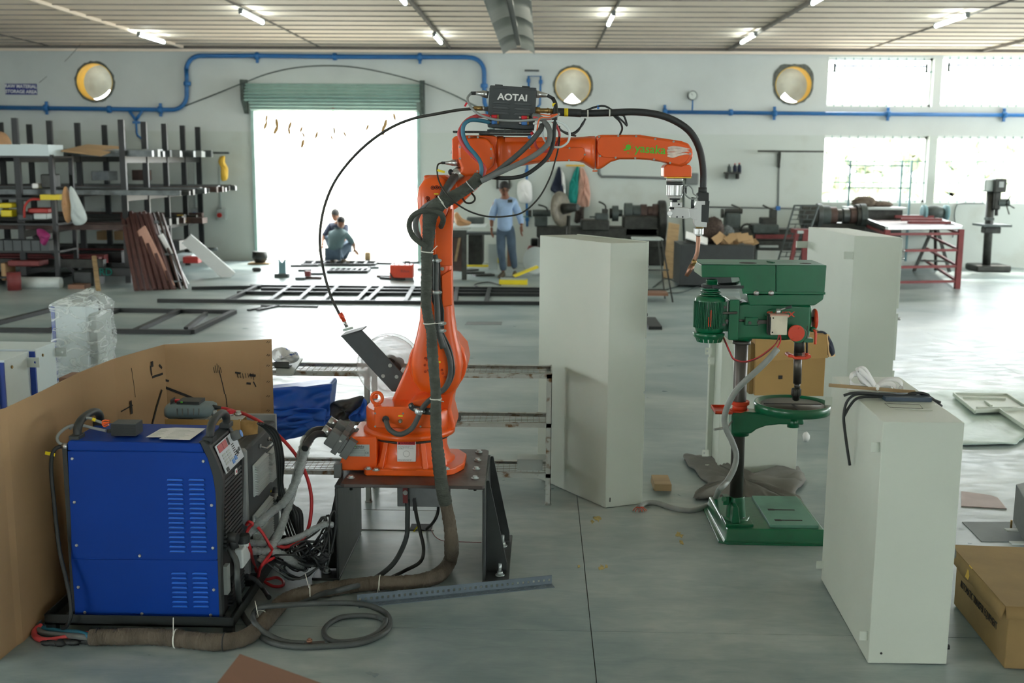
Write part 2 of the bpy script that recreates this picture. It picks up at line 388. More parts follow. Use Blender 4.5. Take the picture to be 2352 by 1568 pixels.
        return tag(o, label, cat, group, kind)
def copy_tree(o, d, parent=None, rz=0):
    c = o.copy(); COL.objects.link(c)
    if parent is not None: c.parent = parent
    else:
        c.location = Vector(o.location)+Vector(d)
        if rz: c.rotation_euler.z += rz
    ORG[c.name] = ORG.get(o.name, Vector())+Vector(d)
    for ch in list(o.children): copy_tree(ch, d, c)
    return c
def text(body, size, loc, m, parent=None, rot=(pi/2, 0, 0), ext=.001, name='lettering', align='CENTER', sx=1, bold=0, M4=None):
    cu = bpy.data.curves.new(name, 'FONT'); cu.body = body; cu.size = size; cu.extrude = ext; cu.align_x = align; cu.align_y = 'CENTER'
    cu.offset = bold; cu.resolution_u = 3; cu.materials.append(M[m])
    tmp = bpy.data.objects.new('tmp', cu); me = bpy.data.meshes.new_from_object(tmp); bpy.data.objects.remove(tmp)
    if not me.materials: me.materials.append(M[m])
    o = bpy.data.objects.new(name, me); COL.objects.link(o)
    L = ORG[parent.name] if parent is not None else Vector()
    if parent is not None: o.parent = parent
    if M4 is not None:
        T = M4.copy(); T.translation = T.translation-L; o.matrix_local = T @ Matrix.Diagonal((sx, 1, 1, 1))
    else: o.location = v3(loc)-L; o.rotation_euler = rot; o.scale = (sx, 1, 1)
    return o
def circ(cx, cz, r, n=24, a0=0): return [(cx+r*cos(a0+2*pi*i/n), cz+r*sin(a0+2*pi*i/n)) for i in range(n)]
def rrect(x0, x1, z0, z1, r, n=4):
    out = []
    for cx, cz, a in ((x1-r, z1-r, 0), (x0+r, z1-r, pi/2), (x0+r, z0+r, pi), (x1-r, z0+r, 1.5*pi)):
        for i in range(n+1): t = a+pi/2*i/n; out.append((cx+r*cos(t), cz+r*sin(t)))
    return out
def prof(pts, Y): return [(P(x, y, Y).x, P(x, y, Y).z) for x, y in pts]     # outline read off at the depth Y
def bolt(parent, c, ax, r, h, m='zinc', n=6, washer=0, name='bolt'):
    b = MB(); c = v3(c); a = v3(ax).normalized()
    if washer: b.cyl(c, c+a*.003, washer, n=14)
    b.cyl(c, c+a*h, r, n=n); return b.build(name, m, parent)
# ================================================================== THE HALL
YW, ZC, XL, XR, YB = 21.6, 4.1, -12.5, 13.5, -9.0      # back wall, ceiling, side walls, wall behind
def wrect(x0, y0, x1, y1):                               # rectangle of the back wall from two corners
    a, b = P(x0, y0, YW), P(x1, y1, YW); return (a.x, b.x, b.z, a.z)
doorR = (P(583, 255, YW).x, P(957, 255, YW).x, -.0, P(760, 256, YW).z)
win = [wrect(1904, 131, 2136, 246), wrect(1893, 311, 2123, 466), wrect(2167, 129, 2440, 246), wrect(2153, 312, 2440, 468)]
win[0] = (win[0][0], win[1][1]+.02, win[0][2], win[0][3]); win[1] = (win[0][0], win[0][1], win[1][2], win[1][3])
win[3] = (win[2][0], win[3][1], win[3][2], win[3][3]); win[2] = (win[2][0], win[3][1], win[2][2], win[2][3])
vents = [(P(218, 188, YW), .35), (P(1316, 197, YW), .34), (P(1822, 195, YW), .34)]
holes = [doorR]+win+[(c.x-r*1.25, c.x+r*1.25, c.z-r*1.25, c.z+r*1.25) for c, r in vents]
def wall_mb(x0, x1, z0, z1, y0, y1, holes, ax='y'):
    b = MB(); xs = sorted({x0, x1} | {h[i] for h in holes for i in (0, 1) if x0 < h[i] < x1})
    for i in range(len(xs)-1):
        xm = (xs[i]+xs[i+1])/2; hs = sorted([h for h in holes if h[0] < xm < h[1]], key=lambda h: h[2]); z = z0
        for h in hs+[(0, 0, z1, z1)]:
            if h[2] > z+1e-4:
                if ax == 'y': b.box((xs[i], y0, z), (xs[i+1], y1, h[2]))
                else: b.box((y0, xs[i], z), (y1, xs[i+1], h[2]))
            z = max(z, h[3])
    return b
wb = wall_mb(XL, XR, -.2, ZC, YW, YW+.24, holes)
for c, r in vents:
    n = 32; rr = r*1.25; sq = []
    for i in range(n):
        a = 2*pi*i/n; k = rr/max(abs(cos(a)), abs(sin(a))); sq.append((c.x+cos(a)*k, c.z+sin(a)*k))
    wb.ring([(c.x+cos(2*pi*i/n)*r*1.04, c.z+sin(2*pi*i/n)*r*1.04) for i in range(n)], sq, YW, YW+.24)
wall = wb.build('wall_back', 'wall', kind='structure')
wall_mb(YB, YW, -.2, ZC, XL-.24, XL, [(-2.5, 1.5, 1.3, 3.2), (5.5, 9.5, 1.2, 3.2)], 'x').build('wall_left', 'wall', kind='structure')
wall_mb(YB, YW, -.2, ZC, XR, XR+.24, [(14.5, 20, .9, 3.4), (5, 11, 1.0, 3.2)], 'x').build('wall_right', 'wall', kind='structure')
wall_mb(XL, XR, -.2, ZC, YB-.24, YB, [(-11, -6.5, 1.2, 3.4), (6.5, 12, 1.2, 3.6)]).build('wall_front', 'wall', kind='structure')
# lower band of the back wall, in a slightly greyer coat
zb = P(1176, 306, YW).z
M['wall_low'] = mat('painted_plaster_lower', (195, 203, 197), .85, var=.06, sc=1.2, bump=.05, bsc=30, col2=(178, 182, 172), thr=(.2, .45))
wall_mb(XL, XR, 0, zb, YW-.006, YW, [h for h in holes if h[2] < zb]).build('trim_1', 'wall_low', kind='structure')
MB().box((XL, YW-.05, ZC-.07), (XR, YW, ZC)).build('cornice', 'ceil_dark', kind='structure')
MB().box((XL, YW-.1, ZC-.12), (XR, YW-.05, ZC-.07)).build('cornice', 'ceil', kind='structure')

# floor: concrete bays with open joints
xj = [-8.5, -4.05, .235, 4.6, 9.0]; yj = [.9, 4.5, 8.16, 11.8, 15.5, 19.1]
floor = MB().box((XL-.2, YB, -.2), (XR+.2, YW+.24, -.02)).build('floor', 'concrete_dk', kind='structure')
XS = [XL]+xj+[XR]; YS = [YB]+yj+[YW+.22]
for i in range(len(XS)-1):
    for j in range(len(YS)-1):
        g = .0018
        MB().box((XS[i]+g, YS[j]+g, -.02), (XS[i+1]-g, YS[j+1]-g, 0)).build('slab', 'floor', floor)
M['mark'] = mat('yellow_floor_paint', (196, 178, 112), .8, var=.2, sc=30)
rnd = random.Random(2)
for px, py, s in ((1560, 1228, 1), (1566, 1245, .6), (1372, 1190, 1), (1360, 1198, .6), (1382, 1303, .8), (1392, 1300, .5), (1330, 1300, .5)):
    g = G(px, py); MB().prism([(g.x+cos(2*pi*i/14)*.016*s*rnd.uniform(.4, 1.6), g.y+sin(2*pi*i/14)*.05*s*rnd.uniform(.4, 1.5)) for i in range(14)], 0, .0012, 'z').build('paint_mark', 'mark', floor)
MB().box((XL-20, YW+.24, -.25), (XR+30, YW+60, -.06)).build('ground', 'yard', kind='structure')
MB().box((XL, YW+.24, -.2), (XR, YW+2.2, -.01)).build('path', 'yard', kind='structure')

# ceiling: sheets between carrier bars
ceil = MB().box((XL, YB, ZC+.02), (XR, YW+.24, ZC+.12)).build('ceiling', 'ceil_dark', kind='structure')
bx = [P(x, 108, YW).x for x in (115, 423, 735, 1034, 1369, 1673, 1990, 2255)]
bx = [bx[0]-2.6]+bx+[bx[-1]+2.4]
M['joint'] = mat('ceiling_joint_strip', (158, 148, 138), .8, var=.1)
cy = 14.6; ylines = []
while cy < YW: ylines.append(cy); cy += .585
ylines.append(YW-.02)
for i in range(len(bx)-1):
    for j in range(len(ylines)-1):
        MB().box((bx[i]+.02, ylines[j]+.014, ZC-.012), (bx[i+1]-.02, ylines[j+1]-.014, ZC+.02)).build('panel', 'ceil', ceil)
MB().box((XL, YB, ZC-.005), (XR, 14.6, ZC+.02)).build('panel', 'ceil', ceil)
for y in ylines[1:-1]: MB().box((bx[0], y-.012, ZC-.028), (bx[-1], y+.012, ZC)).build('joint_strip', 'joint', ceil)
for i, x in enumerate(bx):
    w = .05 if i % 2 == 0 else .028
    MB().box((x-w/2, 8, ZC-(.06 if i % 2 == 0 else .03)), (x+w/2, YW-.1, ZC-.012)).build('carrier_bar', 'ceil_dark' if i != 2 else 'ceil', ceil)

# fluorescent battens under the bars
def batten(x0, y0, x1, y1, label):
    a, b = G(x0, y0, ZC-.1), G(x1, y1, ZC-.1); m = (a+b)/2; L = 1.22
    d = Vector((0, 1, 0)); a = m-d*L/2; b = m+d*L/2
    t = empty('tube_light', (m.x, m.y, ZC-.06), label, 'light', 'fluorescent battens on the ceiling')
    MB().box((m.x-.02, a.y-.01, ZC-.085), (m.x+.02, b.y+.01, ZC-.06)).build('batten', 'white', t, .004)
    MB().cyl((m.x, a.y, ZC-.11), (m.x, b.y, ZC-.11), .024, n=12).build('tube', 'tube_light', t)
    for y in (a.y-.02, b.y): MB().box((m.x-.028, y, ZC-.135), (m.x+.028, y+.02, ZC-.06)).build('end_cap', 'ctrl_grey', t)
batten(313, 73, 380, 100, 'lit tube light over the shelf racks, nearest the blue sign')
batten(549, 20, 606, 55, 'lit tube light over the shutter, left of centre on the ceiling')
batten(992, 72, 1017, 104, 'lit tube light above the right end of the roller shutter')
batten(1409, 25, 1398, 60, 'lit tube light right of the hanging ducts')
batten(1740, 72, 1700, 102, 'lit tube light above the blue pipe gauge, left of the upper windows')
batten(2228, 32, 2145, 60, 'lit tube light above the barred windows')
batten(905, -24, 928, 3, 'lit tube light cut by the top edge, left of the hanging ducts')
batten(1915, -25, 1876, 4, 'lit tube light cut by the top edge, right of the ducts')

# hanging ridge ducts: two arched gutters of sheet segments
dz = 3.78
t = empty('ceiling_duct', (G(1190, 120, dz).x, G(1190, 120, dz).y, dz), 'grey sheet-metal double duct hanging under the ceiling, ending above the machine tools', 'duct')
ye = G(1190, 124, dz).y; xc = G(1192, 124, dz).x
segs = [ye, ye-2.15, ye-4.3, ye-6.45, ye-8.6, ye-10.7]
for side, (u0, u1) in ((-1, (-.27, -.035)), (1, (.035, .27))):
    for k in range(len(segs)-1):
        y1, y0 = segs[k], segs[k+1]+.012
        def fn(u, v, side=side, u0=u0, u1=u1, y0=y0, y1=y1):
            x = u0+(u1-u0)*u; return (xc+x, y0+(y1-y0)*v, dz+.10-.10*(abs(x)/.27)**2.2*1.0)
        MB().grid(fn, 10, 1).build('duct_sheet', 'duct', t, solid=.006)
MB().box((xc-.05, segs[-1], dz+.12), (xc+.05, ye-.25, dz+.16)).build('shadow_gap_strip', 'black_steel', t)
for y in (ye-.3, ye-2.5, ye-4.7): MB().cyl((xc, y, dz+.14), (xc, y, ZC), .008, n=6).build('hanger', 'steel', t)

# round fan openings in the wall
for (c, r), dx, lab in zip(vents, (.13, .0, -.13), ('round wall opening with yellow sleeve above the shelf racks', 'round wall opening with thin yellow rim right of the robot controller box', 'round wall opening with ragged square plaster, left of the upper windows')):
    t = empty('fan_opening', (c.x, YW, c.z-r), lab, 'vent', 'round fan openings in the back wall')
    rnd = random.Random(int(c.x*10)); n = 40
    ring_o = []
    for i in range(n):
        a = 2*pi*i/n; k = r*(1.08+.07*rnd.random())
        if dx < 0 and 0 < a < pi: k = min(r*1.3, r*1.12/max(abs(cos(a)), abs(sin(a)))) * (.97+.05*rnd.random())
        ring_o.append((c.x+cos(a)*k, c.z+sin(a)*k))
    MB().ring([(c.x+cos(2*pi*i/n)*r, c.z+sin(2*pi*i/n)*r) for i in range(n)], ring_o, YW-.012, YW+.02).build('broken_plaster_rim', 'concrete_raw', t)
    ri = [(c.x+cos(2*pi*i/n)*r*.97, c.z+sin(2*pi*i/n)*r*.97) for i in range(n)]; ro = [(c.x+cos(2*pi*i/n)*r, c.z+sin(2*pi*i/n)*r) for i in range(n)]
    MB().ring(ri, ro, YW-.02, YW+.3).build('sleeve', 'yellow', t)
    # cowl outside, turned down: daylight enters at its open lower lip
    def fn(u, v, c=c, r=r):
        a = pi*(-.3)+u*pi*1.6; k = v
        return (c.x+cos(a)*r*1.02*cos(k*pi/2), YW+.3+sin(k*pi/2)*.42, c.z+sin(a)*r*1.02*cos(k*pi/2)-.1*k)
    MB().grid(fn, 28, 8).build('cowl', 'vent_metal', t)

# roller shutter door
dl, dr, dzt = doorR[0], doorR[1], doorR[3]
t = empty('door_1', (( dl+dr)/2, YW, 0), 'sea-green roller shutter rolled up over the bright doorway', None); tag(t, kind='structure')
zt = P(760, 190, YW-.3).z; zb0 = P(760, 256, YW-.05).z
za, zb1 = zt, zb0; n = 9
for i in range(n):
    z0 = zb1+(za-zb1)*i/n; z1 = zb1+(za-zb1)*(i+1)/n; bul = .16*sin(pi*(i+.5)/n)
    pr = [(YW-.12-bul+.03, z0+.004), (YW-.17-bul, z0+.02), (YW-.185-bul, (z0+z1)/2), (YW-.17-bul, z1-.02), (YW-.12-bul+.03, z1-.002)]
    MB().prism(pr, dl-.1 if i > 2 else dl-.02, dr+.1 if i > 2 else dr+.02, 'x').build('slat', 'shutter', t, .004)
for x in (dl-.16, dr+.1):
    MB().prism([(YW, zb1-.05), (YW-.1, zb1-.05), (YW-.34, zb1+.2), (YW-.36, zt+.05), (YW, zt+.07)], x, x+.06, 'x').build('end_plate', 'shutter_dk', t)
for x in (dl-.05, dr): MB().box((x, YW-.06, 0), (x+.06, YW, zb1)).build('guide_rail', 'shutter', t)
cxp = P(765, 252, YW-.1).x
MB().cyl((cxp, YW-.1, zb1+.12), (cxp, YW-.1, zb1+.02), .022, n=8).build('pull_handle', 'red_paint', t)
MB().tube([(cxp, YW-.1, zb1+.02), (cxp+.01, YW-.1, 2.2), (cxp+.02, YW-.1, 1.95)], .012, 6).build('pull_cord', 'machine', t)

# windows: iron grille bars and opened vent flaps
M['win_iron'] = mat('pale_green_window_iron', (116, 158, 152), .5, var=.1)
gi = 1
for w in win:
    t = empty('window_%d' % gi, ((w[0]+w[1])/2, YW, w[2]), None, None); tag(t, kind='structure'); gi += 1
    h = w[3]-w[2]; nb = int((w[1]-w[0])/.155)
    for i in range(1, nb):
        x = w[0]+(w[1]-w[0])*i/nb; MB().box((x-.006, YW+.1, w[2]), (x+.006, YW+.112, w[3])).build('bar', 'win_iron', t)
    for zz in ((.3, .62) if h > 1.1 else (.72,)):
        MB().box((w[0], YW+.095, w[2]+h*zz-.01), (w[1], YW+.1, w[2]+h*zz+.01)).build('cross_bar', 'win_iron', t)
    for a, b in (((w[0], w[2]), (w[1], w[2]+.05)), ((w[0], w[3]-.05), (w[1], w[3])), ((w[0], w[2]), (w[0]+.04, w[3])), ((w[1]-.04, w[2]), (w[1], w[3]))):
        MB().box((a[0], YW+.12, a[1]), (b[0], YW+.16, b[1])).build('window_frame', 'white', t)
    if h < 1.1:
        zf = w[3]-.16
        MB().box((w[0]+.1, YW+.02, zf-.015), (w[1]-.12, YW+.05, zf+.015)).build('vent_rail', 'pipe_blue', t)
        for x in (w[0]+.12, w[1]-.14): MB().box((x-.02, YW+.0, zf-.12), (x+.02, YW+.03, zf+.05)).build('vent_stay', 'shutter_dk', t)
        MB().box((w[0]+.1, YW+.06, zf-.24), (w[1]-.3, YW+.09, zf-.215)).build('vent_rail', 'teal_paint', t)
# shrubs far outside, their leaf colour paled to give the glare
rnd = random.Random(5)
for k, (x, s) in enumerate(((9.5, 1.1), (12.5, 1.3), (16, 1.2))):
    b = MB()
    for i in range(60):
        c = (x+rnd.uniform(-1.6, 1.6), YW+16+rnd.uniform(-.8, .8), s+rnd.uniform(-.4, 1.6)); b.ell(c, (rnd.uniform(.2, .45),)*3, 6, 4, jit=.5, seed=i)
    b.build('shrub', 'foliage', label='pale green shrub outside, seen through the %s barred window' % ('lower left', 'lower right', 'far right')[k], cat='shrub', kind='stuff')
# ================================================================== THE ROBOT ON ITS STAND
def L(pts):                                   # survey path: (x, y, Y) at depth Y, or (x, y, None, z) at height z
    return [G(p[0], p[1], p[3]) if p[2] is None else P(*p) for p in pts]
def sup(c, hy, hz, e, n=28):                  # superellipse ring in the YZ plane round c
    out = []
    for i in range(n):
        a = 2*pi*i/n; ca, sa = cos(a), sin(a)
        out.append(Vector((c.x, c.y+hy*abs(ca)**(2/e)*(1 if ca > 0 else -1), c.z+hz*abs(sa)**(2/e)*(1 if sa > 0 else -1))))
    return out
def cast_x(st, Y, e=3.5):                     # casting lofted along X: (px, ytop, ybot, half depth)
    b = MB(); R = []
    for px, yt, yb, hd in st:
        a, c = P(px, yt, Y), P(px, yb, Y); R.append(sup(Vector((a.x, Y, (a.z+c.z)/2)), hd, abs(a.z-c.z)/2, e))
    return b.loft(R)
def cast_z(st, Y, e=3.5):                     # casting lofted along Z: (py, xl, xr, half depth, [Y])
    b = MB(); R = []
    for q in st:
        py, xl, xr, hd = q[:4]; yy = q[4] if len(q) > 4 else Y
        a, c = P(xl, py, yy), P(xr, py, yy); cx = (a.x+c.x)/2; hx = (c.x-a.x)/2; ring = []
        for i in range(28):
            t = 2*pi*i/28; ca, sa = cos(t), sin(t)
            ring.append(Vector((cx+hx*abs(ca)**(2/e)*(1 if ca > 0 else -1), yy+hd*abs(sa)**(2/e)*(1 if sa > 0 else -1), (a.z+c.z)/2)))
        R.append(ring)
    return b.loft(R)
zp = .492
# stand
st = empty('robot_stand', (-.58, 5.3, 0), 'dark steel bolted table stand carrying the orange robot', 'stand')
pl = [(-.925, 4.99), (-.915, 4.98), (-.262, 4.98), (-.25, 4.99), (-.25, 5.64), (-.262, 5.65), (-.865, 5.65), (-.878, 5.64)]
pl = [(-.93, 5.0), (-.91, 4.985), (-.262, 4.985), (-.25, 5.0), (-.262, 5.63), (-.28, 5.65), (-.88, 5.65), (-.9, 5.63)]
MB().prism(pl, zp-.016, zp, 'z').build('top_plate', 'rust_plate', st, .003)
MB().box((-.962, 5.02, .012), (-.948, 5.7, zp-.03)).build('leg', 'dark_steel', st, .006)
MB().box((-.262, 5.02, .012), (-.248, 5.62, zp-.03)).build('leg', 'dark_steel', st, .006)
MB().prism([(5.02, zp-.03), (5.02, zp-.016), (5.64, zp-.016), (5.64, zp-.03)], -.962, -.82, 'x').build('leg_flange', 'dark_steel', st, .003)
MB().prism([(5.02, zp-.03), (5.02, zp-.016), (5.6, zp-.016), (5.6, zp-.03)], -.33, -.25, 'x').build('leg_flange', 'dark_steel', st, .003)
for y in (5.14, 5.58):
    MB().prism([(-.248, zp-.02), (-.235, zp-.02), (-.148, .06), (-.148, .016), (-.248, .016)], y, y+.012, 'y').build('gusset', 'dark_steel', st, .002)
    MB().prism([(-.962, zp-.05), (-.972, zp-.05), (-1.06, .06), (-1.06, .016), (-.962, .016)], y, y+.012, 'y').build('gusset', 'dark_steel', st, .002)
MB().box((-.262, 5.02, 0), (-.135, 5.68, .014)).build('foot_plate', 'dark_steel', st, .003)
MB().box((-1.08, 5.02, 0), (-.948, 5.68, .014)).build('foot_plate', 'dark_steel', st, .003)
for x, y in ((-.18, 5.09), (-.18, 5.5), (-1.02, 5.09), (-1.02, 5.6)):
    MB().cyl((x, y, .014), (x, y, .02), .022, n=16).cyl((x, y, .02), (x, y, .036), .015, n=6).cyl((x, y, .03), (x, y, .075), .0075, n=10).build('anchor_bolt', 'zinc', st)
for px, py in ((1100, 1038), (1097, 1057), (1094, 1077), (1091, 1098), (806, 1097)):
    c = G(px, py, zp); bolt(st, (c.x, c.y, zp), (0, 0, 1), .0125, .012, washer=.019)
    MB().cyl((c.x, c.y, zp-.06), (c.x, c.y, zp-.016), .008, n=10).build('bolt_shank', 'dark_steel', st)

rb = empty('welding_robot', (-.57, 5.35, zp), 'glossy orange six-axis welding robot arm bolted on the dark steel stand', 'robot')
RY = 5.35
axc = P(941, 1000, RY).x
def zz(py, Y=RY): return P(941, py, Y).z
# foot casting
fo = []
for px, py in ((836, 1084), (840, 1093), (990, 1095), (1031, 1091), (1049, 1066), (1044, 1020)):
    g = G(px, py, zp); fo.append((g.x, g.y))
fo = [(-.845, 5.16), (-.832, 5.125), (-.46, 5.125), (-.405, 5.17), (-.365, 5.26), (-.365, 5.44), (-.41, 5.53), (-.78, 5.56), (-.845, 5.5)]
MB().prism(fo, zp, zp+.034, 'z').build('base_foot', 'orange', rb, .008, 3)
rg = []
for r, z in ((.232, zp+.03), (.205, zp+.05), (.188, zp+.1), (.186, zp+.15), (.193, zp+.21), (.196, zp+.226)): rg.append((r, z-zp))
MB().lathe(rg, (axc, RY, zp), n=40).build('base_body', 'orange', rb)
for a in (-2.75, -2.1, -1.12, -.6):                # ribs between the foot and the drum
    d = Vector((cos(a), sin(a), 0)); c = Vector((axc, RY, zp)); n_ = Vector((-d.y, d.x, 0))*.006
    vs = [c+d*.18+Vector((0, 0, .03)), c+d*.235+Vector((0, 0, .03)), c+d*.188+Vector((0, 0, .17)), c+d*.18+Vector((0, 0, .17))]
    b = MB(); b.add([v-n_*2.2 for v in vs]+[v+n_*2.2 for v in vs], [(0, 1, 2, 3), (7, 6, 5, 4), (0, 4, 5, 1), (1, 5, 6, 2), (2, 6, 7, 3), (3, 7, 4, 0)]); b.build('rib', 'orange', rb, .004)
MB().lathe([(.19, -.012), (.2, -.01), (.2, 0)], (axc, RY, zz(992)), n=40).build('swivel_gap', 'machine_dk', rb)
zf = zz(990)
MB().lathe([(.205, 0), (.226, .004), (.228, .022), (.222, .03), (.2, .04), (.19, .05)], (axc, RY, zf), n=48).build('swivel_flange', 'orange', rb)
# rear connector housing
pr = prof([(802, 1004), (812, 1003), (866, 1003), (866, 1081), (776, 1081), (775, 1076)], 5.17)
MB().prism(pr, 5.17, 5.5, 'y').build('connector_housing', 'orange', rb, .012, 3)
# turret: drum, front junction box, raking cheek up to the shoulder
MB().lathe([(.21, 0), (.213, .02), (.213, zz(924)-zf-.05), (.205, zz(922)-zf-.045)], (axc, RY, zf+.03), n=48).build('turret_drum', 'orange', rb)
pr = prof([(859, 934), (935, 934), (948, 920), (990, 912), (1003, 925), (1003, 984), (859, 984)], 5.12)
MB().prism(pr, 5.12, 5.3, 'y').build('junction_box', 'orange', rb, .008, 3)
for px, py in ((862, 949), (926, 949), (862, 979), (966, 979)): c = P(px, py, 5.12); bolt(rb, c, (0, -1, 0), .0045, .004, 'steel', 10, name='screw')
pr = prof([(893, 936), (951, 800), (962, 778), (1000, 766), (1045, 772), (1068, 800), (1074, 832), (1068, 858), (1054, 884), (1042, 905), (1037, 935), (1046, 970), (1046, 986), (893, 986)], 5.3)
MB().prism(pr, 5.27, 5.52, 'y').build('shoulder_casting', 'orange', rb, .016, 3)
c = P(1007, 832, 5.3)
MB().lathe([(.142, 0), (.142, .05), (.136, .056)], (c.x, 5.3, c.z), (0, -1, 0), n=48).build('shoulder_disc', 'orange', rb)
# gusset pad + plugs on the drum top
MB().cyl(P(861, 914, 5.35), P(861, 905, 5.35), .016, n=20).build('oil_cap', 'orange', rb, .002)
g = P(866, 928, 5.17); MB().tube([(g.x+.026*cos(a), 5.17, g.z+.03+.028*sin(a)) for a in [2*pi*i/20 for i in range(20)]], .008, 10, closed=True).build('lifting_eye', 'orange', rb)
MB().cyl((g.x, 5.17, g.z-.012), (g.x, 5.17, g.z+.004), .017, n=16).build('eye_collar', 'orange', rb, .003)
# lower arm
lo = [(902, 990, 1028, .04), (893, 966, 1048, .062), (872, 951, 1058, .07), (835, 945, 1064, .072), (800, 950, 1058, .072), (765, 959, 1050, .072), (731, 966, 1045, .07), (690, 968, 1041, .068),
      (620, 969, 1040, .066), (560, 969, 1039, .066), (520, 967, 1040, .066), (490, 962, 1042, .066), (455, 960, 1040, .064), (430, 963, 1034, .06), (412, 975, 1022, .05), (405, 988, 1010, .03)]
cast_z(lo, 5.22, 4.5).build('lower_arm', 'orange', rb)
pr = prof([(976, 402), (1024, 402), (1040, 412), (1052, 425), (1052, 470), (976, 470)], 5.3)
MB().prism(pr, 5.24, 5.4, 'y').build('elbow_motor_box', 'orange', rb, .008)
# pockets and ledge on the lower arm
def rise(outl, Y, d, nm='cover', m='orange', bv=.004, par=None):
    return MB().prism(prof(outl, Y), Y-d, Y+.01, 'y').build(nm, m, par or rb, bv, 3)
rise([(1014, 632), (1038, 618), (1040, 700), (1016, 705)], 5.155, .018, 'arm_ledge', bv=.006)
rise([(1000, 523), (1012, 512), (1024, 500), (1034, 480), (1040, 480), (1039, 610), (1000, 610)], 5.155, .012, 'arm_web', bv=.006)
# shoulder & elbow socket screws
for px, py in ((977, 822), (976, 838), (985, 838), (977, 853), (984, 849), (981, 826), (1017, 857), (1022, 865), (1015, 849), (1033, 822)):
    c = P(px, py, 5.148); b = MB(); b.lathe([(.0062, 0), (.0062, .007), (.0035, .007), (.0032, .002)], c, (0, -1, 0), 12); b.build('socket_screw', 'orange_dk', rb)
for grp in (((994, 431), (1003, 430), (1012, 431)), ((982, 455), (985, 463)), ((1003, 452),)):
    for i, (px, py) in enumerate(grp):
        c = P(px, py, 5.155); b = MB(); b.lathe([(.0095, 0), (.0095, .003)], c, (0, -1, 0), 14); b.build('screw_recess', 'dark', rb)
        b = MB(); b.lathe([(.0072, 0), (.0072, .006), (.004, .006), (.0035, .003)], c, (0, -1, 0), 12); b.build('socket_screw', 'orange_dk', rb)
c = P(1002, 445, 5.153); MB().cb(c, (.02, .002, .006)).build('yellow_label', 'yellow_lbl', rb)
c = P(1009, 831, 5.145); MB().cb(c, (.012, .002, .008)).build('yellow_label', 'yellow_lbl', rb)
# elbow casting
pr = prof([(1039, 320), (1046, 313), (1062, 311), (1120, 311), (1138, 312), (1143, 316), (1143, 388), (1128, 400), (1083, 444), (1046, 480), (1012, 490), (988, 470), (1000, 432), (1022, 425), (1045, 407), (1052, 395), (1052, 375), (1039, 364)], 5.3)
MB().prism(pr, 5.265, 5.45, 'y').build('elbow_casting', 'orange', rb, .02, 4)
pr = prof([(1052, 330), (1060, 318), (1100, 314), (1120, 318), (1134, 335), (1138, 360), (1134, 378), (1120, 392), (1098, 402), (1070, 405), (1056, 398), (1060, 385), (1054, 372)], 5.25)
MB().prism(pr, 5.222, 5.28, 'y').build('elbow_cover', 'orange', rb, .022, 4)
for px, py in ((1078, 315), (1098, 315), (1057, 338), (1057, 364), (1128, 342), (1128, 363), (1097, 393)):
    c = P(px, py, 5.235); bolt(rb, (c.x, 5.238, c.z), (0, -1, 0), .0052, .018, 'steel', 8, name='screw')
# forearm, first casting + collar + flared end
cast_x([(1142, 312, 390, .09), (1156, 312, 389, .09), (1157, 314, 388, .085), (1180, 315, 384, .082), (1230, 316, 376, .075), (1270, 316, 371, .07), (1320, 315, 370, .07), (1340, 314, 374, .078), (1354, 312, 383, .09), (1366, 312, 390, .095)], RY, 3.2).build('forearm', 'orange', rb)
rise([(1180, 352), (1186, 341), (1192, 338), (1336, 338), (1343, 342), (1346, 350), (1345, 358), (1336, 368), (1330, 370), (1195, 370), (1186, 364)], 5.28, .01, 'forearm_cover')
rise([(1160, 315), (1280, 315), (1300, 318), (1290, 325), (1160, 327)], 5.28, .008, 'forearm_ledge')
for px, py in ((1217, 340), (1308, 340), (1343, 355), (1262, 368), (1307, 368), (1186, 352)): c = P(px, py, 5.27); bolt(rb, c, (0, -1, 0), .0045, .004, 'steel', 8, name='screw')
# wrist arm
w2 = [(1367, 312), (1381, 310), (1465, 310), (1480, 312), (1561, 324), (1577, 330), (1586, 343), (1588, 360), (1578, 376), (1561, 383), (1544, 380), (1524, 373), (1496, 368), (1468, 366), (1421, 366), (1401, 372), (1381, 386), (1367, 390)]
MB().prism(prof(w2, RY), RY-.075, RY+.075, 'y').build('wrist_arm', 'orange', rb, .014, 4)
wcv = rise([(1373, 322), (1380, 314), (1430, 313), (1462, 313), (1560, 327), (1574, 334), (1583, 346), (1584, 360), (1574, 373), (1560, 379), (1546, 376), (1500, 366), (1465, 363), (1410, 363), (1384, 361), (1374, 352), (1371, 340)], RY-.072, .012, 'wrist_cover')
for px, py in ((1376, 314), (1420, 312), (1461, 313), (1505, 319), (1547, 325), (1378, 358), (1414, 362), (1459, 363), (1502, 366), (1539, 374), (1585, 353)):
    c = P(px, py, RY-.084); bolt(wcv, c, (0, -1, 0), .0052, .006, 'steel', 8, name='screw')
MB().box(P(1361, 391, RY-.01), P(1372, 394, RY+.01)).build('drain_plug', 'orange', rb)
MB().box(P(1460, 309, RY-.01), P(1471, 313, RY+.01)).build('vent_plug', 'orange', rb)
